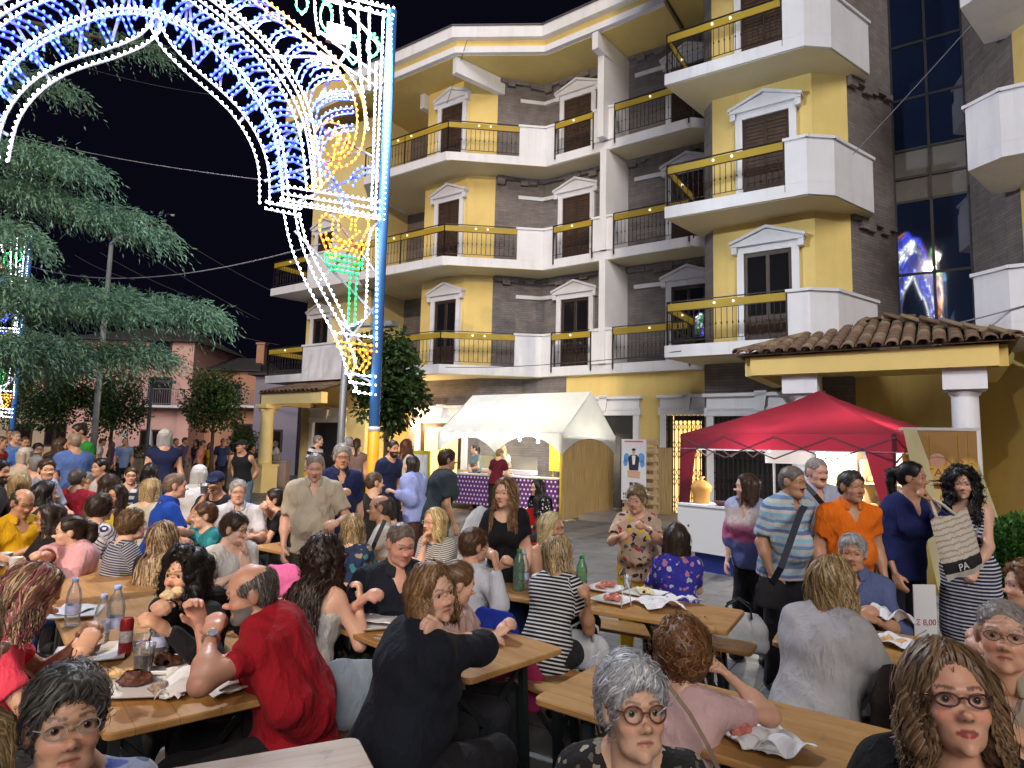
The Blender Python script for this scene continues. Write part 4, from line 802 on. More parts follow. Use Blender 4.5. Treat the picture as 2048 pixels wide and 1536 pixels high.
PINK = paint('pink_plaster', srgb('D6ABA2'), .9, .1, .4); PEACH = paint('peach_plaster', srgb('B98A72'), .9, .12, .4); LILAC_LIT = paint('lilac_lit_plaster', srgb('8A8496'), .9, .08, .4); CREAM = paint('cream_plaster', srgb('B8A58C'), .9, .1, .4)  # lilac house: purple light on its wall is put into the plaster colour
house('pink two-storey house with balcony behind the street trees', 150, 390, 682, 38, PINK, 7, 1.4, ((305, 340, 677, 712, 0), (302, 338, 757, 812, 1), (200, 225, 760, 805, 0), (285, 320, 862, 890, 0), (215, 240, 690, 712, 0)), None)
house('lower peach house with tall chimney right of the pink house', 391, 516, 742, 40, PEACH, 7, 1.3, ((455, 478, 770, 812, 1), (410, 430, 760, 790, 0), (470, 500, 850, 895, 0)), .83)
house('lilac-lit house beside the corner porch', 512, 600, 752, 34, LILAC_LIT, 7, .8, ((525, 537, 792, 818, 0), (528, 560, 862, 900, 0)))
house('cream low house at far left behind the trees', -60, 150, 705, 42, CREAM, 7, 1.2, ((40, 62, 740, 780, 0), (95, 118, 740, 780, 0), (30, 60, 850, 890, 0), (95, 130, 850, 890, 0)))
M_PLANT = paint('planter_stone', (.36, .28, .24), .85, .15, 1.5)
def planter(label, px0, px1, Y, h, d=.5):
    a, b = gp(px0, 900, Y), gp(px1, 900, Y); o = MB().box(((b[0]-a[0])/2, 0, h/2), (b[0]-a[0], d, h)).box(((b[0]-a[0])/2, 0, h+.03), (b[0]-a[0]+.06, d+.08, .06)).build('planter_wall', M_PLANT, None, a); return tag(o, label, 'planter wall')
planter('long low stone planter wall behind the man in black tank top', 360, 578, 23.5, 1.0); planter('short pale planter block left of the long planter wall', 277, 352, 23.6, .95)
o = MB().lathe([(.52, 0), (.6, .1), (.66, .9), (.72, .95), (.72, 1.05), (.62, 1.05)], n=24).build('round_planter', paint('pale_planter', (.5, .46, .42), .8), None, gp(258, 900, 22.5)); tag(o, 'round pale stone planter beside the dark bush', 'planter')
bush('dark low bush growing out of the round pale planter', tuple(gp(290, 900, 23)+np.array([0, 0, .98])), .6, .25, 2500, 12, .06)
def lamp_post(label, px, Y, h, r=.05, col=(.12, .13, .14)):
    t = thing('lamp_post', label, 'lamp post', tuple(gp(px, 900, Y))); MB().tube([(0, 0, 0), (0, 0, h*.5), (.0, 0, h)], [r*1.25, r, r*.75], 10).build('pole', paint('post%s' % str(col), col, .5, metal=.4), t); MB().lathe([(r*2, 0), (r*2, .25), (r*1.3, .4)], n=12).build('foot', paint('post%s' % str(col), col), t); MB().tube([(0, 0, h), (.3, -.2, h+.12), (.7, -.45, h+.1)], [r*.7, r*.6, r*.6], 8).box((.85, -.55, h+.08), (.5, .2, .09), -.5).build('arm', paint('post%s' % str(col), col), t); return t
lamp_post('tall grey lamp post rising through the cedar branches', 186, 17.5, 7.2, .075, (.3, .32, .34)); lamp_post('dark lamp post between the two round street trees', 293, 21, 3.5, .06); lamp_post('grey post just left of the blue pole', 681, 12.3, 3.9, .075, (.28, .3, .32))
M_WIRE = paint('wire', (.06, .06, .07), .6); M_WIREW = paint('pale_wire', (.22, .21, .24), .6)
def wire(label, a, b, sag, r=.006, mat=None):
    a, b = np.array(a), np.array(b); pts = [a+(b-a)*t+np.array([0, 0, -sag*4*t*(1-t)]) for t in np.linspace(0, 1, 22)]; o = MB().tube(pts, r, 5).build('cable', mat or M_WIRE); return tag(o, label, 'cable', 'cables strung over the square')
wire('pale sagging cable from the cedar to the arch', atY(40, 525, 17.5), ap and (AP0+AD*ap(640, 488)[0]+np.array([0, 0, ap(640, 488)[1]])), .5, .011, M_WIREW)
wire('thin cable crossing the dark opening of the arch', atY(-20, 258, 14), atY(545, 362, 10.2), .12, .008, M_WIREW)
wire('upper thin cable behind the arch peak', atY(170, 135, 16), atY(430, 190, 16), .08, .007)
for i, (a, b) in enumerate((((300, 440), (560, 590)), ((220, 460), (520, 640)), ((200, 505), (400, 600)), ((390, 640), (560, 690)), ((150, 510), (270, 560)))): wire('faint overhead wire in the dark sky, %s of five from the top' % ('first', 'second', 'third', 'fourth', 'last')[i], atY(*a, 30), atY(*b, 30), .15, .012)
wire('cable dropping from the roof gutter over the yellow wall', bw_(-9.0, .3, 14.2), bw_(-10.6, -.7, 13.1), .0, .012, M_WIREW); wire('cable drooping under the lowest balcony to the porch', bw_(-2.2, .4, Z1-.1), bw_(4.3, .42, Z1+.35), .35, .014, M_WIREW); wire('slanting stay wire in front of the tall dark glazing', bw_(1.3, -.5, 8.3), bw_(3.5, .1, 10.2), .02, .008, M_WIREW)
wire('cable along the first balcony edge to the shop gate', bw_(-9.5, .2, Z1-.12), bw_(-2.2, .5, Z1-.15), .12, .01)
light_arch('distant purple-lit arch glimpsed behind the cedar at left edge', tuple(gp(20, 900, 20.5)), arz, .92, 0, False, True)
_d = np.array([-.329, -.944, 0]); _c = bw_(1.6, 25.)
light_arch('tall arch of coloured bulbs behind the viewer, mirrored in the glazing', tuple(_c+_d*3.41*1.7), math.atan2(_d[1], _d[0]), 1.7, 0, True, True, 8.0, (1, .77, .52))  # its floodlight is an unseen warm fill added to brighten the crowd
for i, (px, Y) in enumerate(((298, 34), (248, 35))):
    o = MB().lathe([(.02, 0), (.02, .8), (.16, .85), (.2, 1.3), (.1, 2.1), (.02, 2.4)], n=10).build('closed_parasol', paint('parasol_white', (.6, .6, .6), .8), None, gp(px, 900, Y)); tag(o, ('closed white parasol in front of the pink house door', 'closed white parasol left of the pink house door')[i], 'parasol', 'closed parasols')
# ================================================================ people: smooth-blended limbs polygonised on a grid
def vnoise(P, sc, seed):
    r = np.random.default_rng(seed); L = r.random((16, 16, 16)).astype(np.float32)*2-1
    q = P*np.asarray(sc, np.float32)+37.3; i = np.floor(q).astype(np.int32); t = (q-i); t = t*t*(3-2*t); i &= 15; j = (i+1) & 15
    x0, y0, z0 = i[..., 0], i[..., 1], i[..., 2]; x1, y1, z1 = j[..., 0], j[..., 1], j[..., 2]; a, b, c = t[..., 0], t[..., 1], t[..., 2]
    l = lambda u, v, w: u+(v-u)*w
    return l(l(l(L[x0, y0, z0], L[x1, y0, z0], a), l(L[x0, y1, z0], L[x1, y1, z0], a), b), l(l(L[x0, y0, z1], L[x1, y0, z1], a), l(L[x0, y1, z1], L[x1, y1, z1], a), b), c)
class Field:
    def __init__(s, vox, k=70.): s.vox = vox; s.k = k; s.pr = []; s.sub = []; s.noise = None
    def cap(s, a, b, ra, rb, e=None, fl=1.0):   # tapered capsule, squashed along e by fl
        s.pr.append(('c', np.array(a, float), np.array(b, float), ra, rb, None if e is None else np.array(e, float), fl)); return s
    def ell(s, c, r, R=None): s.pr.append(('e', np.array(c, float), np.array(r, float), R)); return s
    def _bb(s, p):
        if p[0] == 'c':
            m = max(p[3], p[4]); return np.minimum(p[1], p[2])-m, np.maximum(p[1], p[2])+m
        m = p[2].max() if p[3] is not None else p[2]; return p[1]-m, p[1]+m
    @staticmethod
    def _d(p, P):
        if p[0] == 'c':
            a, b = p[1], p[2]; ab = b-a; L = max(ab@ab, 1e-9)
            t = np.clip(((P-a.astype(np.float32))@ab.astype(np.float32))/L, 0, 1)
            v = P-(a.astype(np.float32)+t[..., None]*ab.astype(np.float32))
            if p[5] is not None:
                w = v@p[5].astype(np.float32); v = v+(w*(1/p[6]-1))[..., None]*p[5].astype(np.float32)
            d = np.sqrt((v*v).sum(-1))-(p[3]+t*(p[4]-p[3]))
            return d*(p[6] if p[5] is not None and p[6] < 1 else 1) if False else d
        v = P-p[1].astype(np.float32)
        if p[3] is not None: v = v@p[3].T.astype(np.float32)
        q = v/p[2].astype(np.float32); n = np.sqrt((q*q).sum(-1)); g = v/(p[2]**2).astype(np.float32); gn = np.sqrt((g*g).sum(-1))+1e-6
        return n*(n-1)/gn
    def solve(s):
        bbs = [s._bb(p) for p in s.pr]; m = 3*s.vox
        s.lo = np.min([b[0] for b in bbs], 0)-m; hi = np.max([b[1] for b in bbs], 0)+m
        s.n = np.ceil((hi-s.lo)/s.vox).astype(int)+1
        ax = [(s.lo[i]+np.arange(s.n[i])*s.vox).astype(np.float32) for i in range(3)]
        F = np.full(s.n, 1e-6, np.float32); k = s.k; pad = max(2.2*s.vox, 4.0/k)
        for p, (l, h) in zip(s.pr, bbs):
            i0 = np.maximum(((l-pad-s.lo)/s.vox).astype(int), 0); i1 = np.minimum(((h+pad-s.lo)/s.vox).astype(int)+2, s.n)
            P = np.stack(np.meshgrid(ax[0][i0[0]:i1[0]], ax[1][i0[1]:i1[1]], ax[2][i0[2]:i1[2]], indexing='ij'), -1)
            F[i0[0]:i1[0], i0[1]:i1[1], i0[2]:i1[2]] += np.exp(np.clip(-k*s._d(p, P), -16, 30))
        D = -np.log(F)/k
        if s.noise is not None:
            P = np.stack(np.meshgrid(*ax, indexing='ij'), -1); msk = np.abs(D) < .05
            D[msk] += s.noise(P[msk])
        ks = 90.
        for p in s.sub:      # smooth subtraction of a primitive or half space
            if p[0] == 'h':
                c, nrm = p[1], p[2]
                d = ((ax[0]-c[0])*nrm[0])[:, None, None]+((ax[1]-c[1])*nrm[1])[None, :, None]+((ax[2]-c[2])*nrm[2])[None, None, :]
                d = d.astype(np.float32); D = np.maximum(D, d)
            else:
                l, h = s._bb(p); i0 = np.maximum(((l-.03-s.lo)/s.vox).astype(int), 0); i1 = np.minimum(((h+.03-s.lo)/s.vox).astype(int)+2, s.n)
                if (i1 <= i0).any(): continue
                P = np.stack(np.meshgrid(ax[0][i0[0]:i1[0]], ax[1][i0[1]:i1[1]], ax[2][i0[2]:i1[2]], indexing='ij'), -1)
                sl = np.s_[i0[0]:i1[0], i0[1]:i1[1], i0[2]:i1[2]]; d = -s._d(p, P)
                D[sl] = np.logaddexp(np.clip(ks*D[sl], -60, 60), np.clip(ks*d, -60, 60))/ks
        s.D = D; return s
    def mesh(s):
        D = s.D; n = D.shape; S = D < 0
        cs = [(i, j, k) for i in (0, 1) for j in (0, 1) for k in (0, 1)]
        cnt = np.zeros([x-1 for x in n], np.int8)
        for i, j, k in cs: cnt += S[i:n[0]-1+i, j:n[1]-1+j, k:n[2]-1+k]
        act = (cnt > 0) & (cnt < 8); idx = np.argwhere(act)
        if len(idx) == 0: return np.zeros((0, 3)), np.zeros((0, 4), int)
        mp = np.full(act.shape, -1, np.int32); mp[act] = np.arange(len(idx))
        V = np.stack([D[idx[:, 0]+i, idx[:, 1]+j, idx[:, 2]+k] for i, j, k in cs], 1)
        acc = np.zeros((len(idx), 3)); num = np.zeros(len(idx))
        for a in range(8):
            for ax_ in range(3):
                if cs[a][ax_] == 0:
                    cb = list(cs[a]); cb[ax_] = 1; b = cs.index(tuple(cb))
                    m = (V[:, a] < 0) != (V[:, b] < 0); va, vb = V[m, a], V[m, b]; t = va/(va-vb)
                    q = np.tile(np.array(cs[a], float), (m.sum(), 1)); q[:, ax_] += t
                    acc[m] += q; num[m] += 1
        verts = s.lo+(idx+acc/num[:, None])*s.vox
        Q = []
        for ax_ in range(3):
            sl0 = [slice(None)]*3; sl1 = [slice(None)]*3; sl0[ax_] = slice(0, -1); sl1[ax_] = slice(1, None)
            A, B = S[tuple(sl0)], S[tuple(sl1)]; e = np.argwhere(A != B); o = [x for x in range(3) if x != ax_]
            ok = (e[:, o[0]] > 0) & (e[:, o[1]] > 0) & (e[:, o[0]] < n[o[0]]-1) & (e[:, o[1]] < n[o[1]]-1); e = e[ok]
            ins = A[e[:, 0], e[:, 1], e[:, 2]]
            def cell(d0, d1):
                c = e.copy(); c[:, o[0]] -= d0; c[:, o[1]] -= d1; return mp[c[:, 0], c[:, 1], c[:, 2]]
            q = np.stack([cell(1, 1), cell(0, 1), cell(0, 0), cell(1, 0)], 1)
            flip = ~ins if ax_ != 1 else ins
            q[flip] = q[flip][:, ::-1]; Q.append(q)
        return verts, np.concatenate(Q)
    def sample(s, P):
        i = np.clip(((P-s.lo)/s.vox), 1, np.array(s.n)-3); j = i.astype(int); t = i-j; D = s.D; r = 0
        for a in (0, 1):
            for b in (0, 1):
                for c in (0, 1):
                    w = (t[:, 0] if a else 1-t[:, 0])*(t[:, 1] if b else 1-t[:, 1])*(t[:, 2] if c else 1-t[:, 2])
                    r = r+w*D[j[:, 0]+a, j[:, 1]+b, j[:, 2]+c]
        return r
    def grad(s, P):
        h = s.vox; g = np.stack([s.sample(P+np.eye(3)[a]*h)-s.sample(P-np.eye(3)[a]*h) for a in range(3)], 1)
        return g/(np.linalg.norm(g, axis=1)[:, None]+1e-9)
def unit(v): v = np.asarray(v, float); return v/(np.linalg.norm(v)+1e-12)
def yawdir(a): a = rad(a); return np.array([math.sin(a), -math.cos(a), 0])
def segd(P, a, b):
    ab = b-a; t = np.clip(((P-a)@ab)/(ab@ab), 0, 1); return np.linalg.norm(P-(a+t[:, None]*ab), axis=1), t

def skin_mat():
    if 'skin' in MATS: return MATS['skin']
    m, nt, b = newmat('skin'); a = nd(nt, 'Attribute', attribute_name='Col'); v = coords(nt)
    f = noise(nt, v, 28, 5, .6); c = mixc(nt, mathn(nt, 'MULTIPLY', f, .22), a.outputs['Color'], (.45, .16, .10), 'MULTIPLY')
    nt.links.new(c, b.inputs['Base Color']); nt.links.new(ramp(nt, noise(nt, v, 55, 3), [(.3, (.36,)*3), (.7, (.52,)*3)]), b.inputs['Roughness']); b.inputs['Specular IOR Level'].default_value = .45; b.inputs['Subsurface Weight'].default_value = .22; b.inputs['Subsurface Scale'].default_value = .012; b.inputs['Subsurface Radius'].default_value = (1, .35, .2)
    bump(nt, b, noise(nt, v, 160, 4, .6), .12, .002); MATS['skin'] = m; return m
def hair_mat():
    if 'hair' in MATS: return MATS['hair']
    m, nt, b = newmat('hair'); a = nd(nt, 'Attribute', attribute_name='Col'); v = coords(nt)
    f = noise(nt, v, 90, 3); c = mixc(nt, .6, a.outputs['Color'], ramp(nt, f, [(.3, (.45, .45, .45)), (.7, (1.25, 1.25, 1.25))]), 'MULTIPLY')
    nt.links.new(c, b.inputs['Base Color']); b.inputs['Roughness'].default_value = .46; b.inputs['Specular IOR Level'].default_value = .4
    MATS['hair'] = m; return m
def cloth_mat(c1, pat=None, c2=(.8, .8, .8), sc=1.0, rough=.85):
    key = ('cloth', tuple(np.round(c1, 3)), pat, tuple(np.round(c2, 3)) if not isinstance(c2, list) else tuple(map(tuple, c2)), sc)
    if key in MATS: return MATS[key]
    m, nt, b = newmat('fabric'); st = nd(nt, 'Attribute', attribute_name='st').outputs['Vector']; ob = coords(nt)
    sep = nd(nt, 'SeparateXYZ'); nt.links.new(st, sep.inputs[0]); z = sep.outputs[2]
    base = None; c1 = tuple(c1)
    def stripes(coord, per, duty, a, c):
        f = mathn(nt, 'FRACT', mathn(nt, 'MULTIPLY', coord, 1/per)); return mixc(nt, mathn(nt, 'LESS_THAN', f, duty), a, c)
    if pat == 'stripe': base = stripes(z, .022*sc, .42, c1, c2)
    elif pat == 'thin': base = stripes(z, .012*sc, .4, c1, c2)
    elif pat == 'vstripe': base = stripes(sep.outputs[0], .02*sc, .35, c1, c2)
    elif pat == 'diag': base = stripes(mathn(nt, 'ADD', mathn(nt, 'MULTIPLY', sep.outputs[0], .8), mathn(nt, 'MULTIPLY', z, .7)), .02*sc, .3, c1, c2)
    elif pat == 'bands':
        f = mathn(nt, 'FRACT', mathn(nt, 'MULTIPLY', z, 1/(.14*sc))); L = [c1]+list(c2); n = len(L)
        base = ramp(nt, f, [(i/n, L[i]) for i in range(n)], 'CONSTANT')
    elif pat == 'tiedye':
        w = noise(nt, st, 14, 4); f = mathn(nt, 'ADD', mathn(nt, 'MULTIPLY', z, 1.55*sc), mathn(nt, 'MULTIPLY', w, .10))
        base = ramp(nt, f, [(.0, c2[0]), (.24, c2[0]), (.30, c2[1]), (.46, c2[1]), (.54, c2[2]), (.68, c2[2]), (.78, c2[3]), (1, c2[3])])
    elif pat in ('floral', 'leaf'):
        vo = nd(nt, 'TexVoronoi'); vo.inputs['Scale'].default_value = 26/sc; vo.inputs['Randomness'].default_value = .9
        nz = noise(nt, st, 30/sc, 3); mp = nd(nt, 'Mapping'); nt.links.new(st, mp.inputs[0])
        vm = nd(nt, 'VectorMath', operation='ADD'); nt.links.new(mp.outputs[0], vm.inputs[0])
        nn = nd(nt, 'TexNoise'); nn.inputs['Scale'].default_value = 18/sc; nt.links.new(st, nn.inputs['Vector'])
        vs = nd(nt, 'VectorMath', operation='SCALE'); nt.links.new(nn.outputs['Color'], vs.inputs[0]); vs.inputs['Scale'].default_value = .075*sc
        nt.links.new(vs.outputs[0], vm.inputs[1]); nt.links.new(vm.outputs[0], vo.inputs['Vector'])
        L = c2 if isinstance(c2, list) else [c2]
        pr = nd(nt, 'SeparateXYZ'); nt.links.new(vo.outputs['Color'], pr.inputs[0])
        fl = ramp(nt, pr.outputs[0], [(i/len(L), L[i]) for i in range(len(L))], 'CONSTANT')
        base = mixc(nt, mathn(nt, 'LESS_THAN', vo.outputs['Distance'], .42), c1, fl)
    elif pat == 'dots':
        vo = nd(nt, 'TexVoronoi'); vo.inputs['Scale'].default_value = 34/sc; nt.links.new(st, vo.inputs['Vector'])
        base = mixc(nt, mathn(nt, 'LESS_THAN', vo.outputs['Distance'], .28), c1, c2)
    var = noise(nt, ob, 7, 4); mul = ramp(nt, var, [(.3, (.86, .86, .86)), (.7, (1.08, 1.08, 1.08))])
    col = mixc(nt, 1, base if base is not None else c1, mul, 'MULTIPLY')
    nt.links.new(col, b.inputs['Base Color']); b.inputs['Roughness'].default_value = rough; b.inputs['Specular IOR Level'].default_value = .2
    b.inputs['Sheen Weight'].default_value = .02
    # fine weave + soft creases
    wv = noise(nt, ob, 420, 2); cr = noise(nt, coords(nt, 'Object', (9, 9, 5)), 1.6, 5, .62)
    rd = noise(nt, coords(nt, 'Object', (11, 11, 4.5)), 1.0, 3, .5); rg_ = mathn(nt, 'POWER', mathn(nt, 'SUBTRACT', 1.0, mathn(nt, 'ABSOLUTE', mathn(nt, 'SUBTRACT', mathn(nt, 'MULTIPLY', rd, 2), 1.0))), 5)
    h = mathn(nt, 'ADD', mathn(nt, 'MULTIPLY', wv, .10), mathn(nt, 'ADD', cr, mathn(nt, 'MULTIPLY', rg_, .55))); bump(nt, b, h, .5, .022); MATS[key] = m; return m

SKIN = {'fair': (.72, .45, .33), 'mid': (.63, .37, .25), 'tan': (.52, .29, .18), 'pale': (.78, .52, .41)}
LODS = {0: dict(b=.012, h=.0045, hd=.0052, c=.0105), 1: dict(b=.016, h=.0065, hd=.0075, c=.0145), 2: dict(b=.026, h=.012, hd=.014, c=.022)}
def eye_mesh(gaze_col, r=.0122):
    key = ('eye', gaze_col, r)
    if key in MATS: return MATS[key]
    ts = [0, .12, .235, .26, .50, .54, .9, 1.4, 2.2]; cs = [(.004, .004, .004)]*3+[gaze_col]*2+[tuple(c*.5 for c in gaze_col)]+[(.50, .46, .43)]*3; n = 14
    V = []; C = []
    for t, c in zip(ts, cs):
        for k in range(n): a = 2*math.pi*k/n; V.append((r*math.sin(t)*math.cos(a), r*math.cos(t), r*math.sin(t)*math.sin(a))); C.append(c)
    Q = [(i*n+k, (i+1)*n+k, (i+1)*n+(k+1) % n, i*n+(k+1) % n) for i in range(len(ts)-1) for k in range(n)]
    if 'eyem' not in MATS:
        m, nt, b = newmat('eye'); a = nd(nt, 'Attribute', attribute_name='Col'); nt.links.new(a.outputs['Color'], b.inputs['Base Color']); b.inputs['Roughness'].default_value = .08; MATS['eyem'] = m
    MATS[key] = np_mesh('eye', np.array(V), np.array(Q), MATS['eyem'], True, np.array(C)); return MATS[key]

def hand_prims(Fd, w, d, nrm, side, sc, curl=.5, spread=1.0, thumb=.5, simple=False):
    """w wrist, d pointing along the hand, nrm out of the back of the hand, side +1/-1 thumb side along t"""
    d = unit(d); nrm = unit(nrm-d*(nrm@d)); t = np.cross(d, nrm)*side
    Fd.cap(w-d*.012*sc, w+d*.030*sc, .0255*sc, .034*sc, nrm, .62)
    Fd.cap(w+d*.030*sc, w+d*.075*sc, .036*sc, .038*sc, nrm, .42)
    for i, (o, L) in enumerate(((.028, .070), (.0095, .078), (-.0095, .073), (-.027, .058))):
        p = w+(d*(.086-.006*abs(i-1.3))+t*o)*sc; ang = 0; dd = unit(d+t*o*2.2*spread); r = .0096-.0006*i
        for j, fr in enumerate((.46, .31, .23)):
            ang += curl*(1.0, 1.25, .85)[j]*(1+.10*i)
            v = unit(dd*math.cos(ang)-nrm*math.sin(ang)); q = p+v*L*fr*sc
            Fd.cap(p, q, r*sc*(1-.06*j), r*sc*(.94-.08*j)); p = q
    p = w+(d*.022+t*.026-nrm*.006)*sc; v = unit(d*.75+t*.75*(1-thumb*.6)-nrm*(.25+.6*thumb))
    q = p+v*.036*sc; Fd.cap(p, q, .0135*sc, .011*sc); v2 = unit(v+d*.5-nrm*.35*thumb-t*.25*thumb); Fd.cap(q, q+v2*.032*sc, .0105*sc, .0085*sc)

def ik(sh, tgt, l1, l2, hint):
    v = tgt-sh; L = np.linalg.norm(v); Lm = (l1+l2)*.995
    if L > Lm: tgt = sh+v/L*Lm; v = tgt-sh; L = Lm
    L = max(L, abs(l1-l2)+.02); a = (l1*l1-l2*l2+L*L)/(2*L); h = math.sqrt(max(l1*l1-a*a, 0)); u = v/np.linalg.norm(v)
    hn = unit(hint-u*(hint@u)); return sh+u*a+hn*h, sh+u*L

def glasses(par, R, H, hs, col, shape=1.0, dx=0, dz=0.0, dy=0.0, tilt=0, thick=.0016, lens=True):
    m = paint('frame_%s' % str(np.round(col, 2)), col, .3, .05, 8); b = MB()
    def W(p):
        p = np.array(p); p = np.array([p[0], p[1]+dy, p[2]+dz]); return H+(R.T@p)*hs
    for sx in (-1, 1):
        c = np.array([sx*.0325, .1, .003]); ring = [W(c+np.array([.0235*math.cos(t), -.008*abs(math.cos(t))*(1 if sx*math.cos(t) > 0 else 0), .0185*shape*math.sin(t)])) for t in np.linspace(0, 2*math.pi, 19)]
        b.tube(ring, thick*hs, 6, False)
        b.tube([W((sx*.056, .094, .009)), W((sx*.072, .05, .010)), W((sx*.0785, .0, .008)), W((sx*.078, -.02, -.004))], thick*.9*hs, 5)
    b.tube([W((-.0095, .101, .006)), W((0, .105, .009)), W((.0095, .101, .006))], thick*hs, 5)
    g = b.build('glasses', m, par)
    if lens:
        if 'lens' not in MATS:
            mm, nt, bs = newmat('lens'); tr = nd(nt, 'BsdfTransparent'); gl = nd(nt, 'BsdfGlossy'); gl.inputs['Roughness'].default_value = .03; mx = nd(nt, 'MixShader'); mx.inputs[0].default_value = .07
            tr.inputs[0].default_value = (.93, .93, .93, 1)
            nt.links.new(tr.outputs[0], mx.inputs[1]); nt.links.new(gl.outputs[0], mx.inputs[2]); nt.links.new(mx.outputs[0], nt.nodes['Material Output'].inputs[0]); MATS['lens'] = mm
        for sx in (-1, 1):
            l = MB(); c = np.array([sx*.0325, .0995, .003]); pts = [W(c+np.array([.0225*math.cos(t), 0, .0175*shape*math.sin(t)])) for t in np.linspace(0, 2*math.pi, 17)[:-1]]
            l.add(pts, [tuple(range(16))]); l.build('lens', MATS['lens'], g)
    return g

NPEOPLE = [0]
def kY(Y, sit=False): return 1.06 if Y < 1.65 else ((1.14 if sit and Y > 3.5 else 1.09) if Y < 8 else 1.0)
def person(label, px, py, Y, b=0, h=None, hp=0, hr=0, sit=True, lean=8, side=0, lod=None, skin='mid', hair=('short', (.03, .02, .015)), top=((.5, .5, .5), None, .5), bot=((.02, .02, .025), 'trousers'),
           L='table', R='table', build=1.0, sex='m', beard=None, gl=None, neck='crew', sc=None, hcurl=.45, brow=None, lip=None, group='people at the street festival', smile=0, age=0, eyes=(.06, .03, .015), elb=None, zoff=0, seat=.45, shoes=(.03, .03, .03), Zh=None):
    Y = Y*kY(Y, sit); NPEOPLE[0] += 1; seed = NPEOPLE[0]; rg = np.random.default_rng(seed+100)
    if lod is None: lod = 0 if Y < 3.1 else (1 if Y < 8 else 2)
    vx = LODS[lod]; h = b if h is None else h
    H = atY(px, py, Y) if Zh is None else np.array([*atY(px, py, Y)[:2], Zh])
    cy = math.degrees(math.atan2(-H[0], H[1])); b += cy; h += cy      # b, h are given as seen from the camera
    H = H.copy(); f = yawdir(b); r = np.array([f[1], -f[0], 0.]); up = np.array([0, 0, 1.])
    le, si = rad(lean), rad(side)
    spine = unit(up*math.cos(le)*math.cos(si)+f*math.sin(le)+r*math.sin(si))
    hoff = .085*up+.05*f+.05*spine     # C7 -> head centre
    if sit:
        vert = .09+.50*spine[2]+hoff[2]; s = (H[2]-seat)/vert if sc is None else sc
        s = min(max(s, .55), 1.14)
    else:
        s = (H[2]-zoff)/(.93+.50*spine[2]+hoff[2]+.01) if sc is None else sc
    hs = s**.4*(.95 if sex == 'm' else .92)
    if s < .85: hs = s**.35*.95
    C7 = H-hoff*s; pel = C7-spine*.50*s
    if abs(pel[2]) < -1: pass
    bw = build; sw = (.160 if sex == 'm' else .134)*s*(.6+.4*bw); hw = .088*s
    tf = unit(f-spine*(f@spine)); tr_ = np.cross(tf, spine); tr_ = unit(tr_); 
    if tr_@r < 0: tr_ = -tr_
    chest = pel+spine*.34*s+tf*.012*s; waist = pel+spine*.14*s+tf*.01*s
    SH = {k: C7-spine*.055*s+tr_*sg*sw+tf*.015*s for k, sg in (('R', 1), ('L', -1))}
    # ---- arms
    hf = yawdir(h); hpv = rad(hp); hfw = unit(hf*math.cos(hpv)-up*math.sin(hpv))
    arms = {}
    for k, sg, A in (('R', 1, R), ('L', -1, L)):
        elp = None; curl, back = hcurl, None; shp = SH[k]; hint = -up*.8+r*sg*.6-f*.25
        if isinstance(A, dict): curl = A.get('curl', curl); back = A.get('back'); hint = np.array(A['hint'], float) if 'hint' in A else hint; elp = A.get('el'); A = A['t']
        if isinstance(A, str):
            if A == 'table': tgt = shp+f*.33*s-r*sg*.07*s; tgt[2] = .815
            elif A == 'table2': tgt = shp+f*.24*s-r*sg*.16*s; tgt[2] = .82
            elif A == 'down': tgt = shp-up*.50*s+r*sg*.05*s+f*.05*s; curl = .35; hint = -f+r*sg*.3
            elif A == 'back': tgt = shp-up*.45*s-f*.12*s-r*sg*.05; hint = -f+r*sg*.8
            elif A == 'front': tgt = pel+up*.12*s+f*.24*s-r*sg*.03*s+r*sg*.05; hint = r*sg-up*.4-f*.3
            elif A == 'lap': tgt = pel+f*.26*s+up*.10*s+r*sg*.05*s
            elif A == 'mouth': tgt = H+hfw*.155-up*.10+r*sg*.055; hint = -up+r*sg*.5
            elif A == 'chin': tgt = H+hfw*.075-up*.175+r*sg*.02; hint = -up+f*.3
            elif A == 'hip': tgt = pel+r*sg*.2*s+up*.1*s; hint = r*sg-f*.6
            else: tgt = shp-up*.5*s
        elif len(A) == 3 and A[0] > 5: tgt = atY(A[0], A[1], A[2]*kY(A[2]))
        else: tgt = np.array(A, float)
        if elp is not None: hint = atY(elp[0], elp[1], elp[2]*kY(elp[2]))-(shp+tgt)/2
        el, wr = ik(shp, tgt, .285*s, .25*s, hint); arms[k] = (shp, el, wr, curl, back)
    # ---- legs
    legs = {}
    for k, sg in (('R', 1), ('L', -1)):
        hip = pel+r*sg*hw-spine*.02*s
        if sit: kn = hip+f*.43*s+r*sg*.05*s; kn[2] = min(pel[2]-.03, seat+.08*s); an = kn+f*.03*s; an[2] = .075+zoff
        else: kn = hip-up*.43*s+f*.02*s+r*sg*.01*s; an = kn-up*(kn[2]-zoff-.075)-f*.02*s+r*sg*.015*s
        legs[k] = (hip, kn, an, an+f*.13*s+r*sg*.02*s-up*.03)
    # ---- body mesh (skin)
    sk = np.array(SKIN[skin] if isinstance(skin, str) else tuple(c*1.15 for c in skin), np.float32)
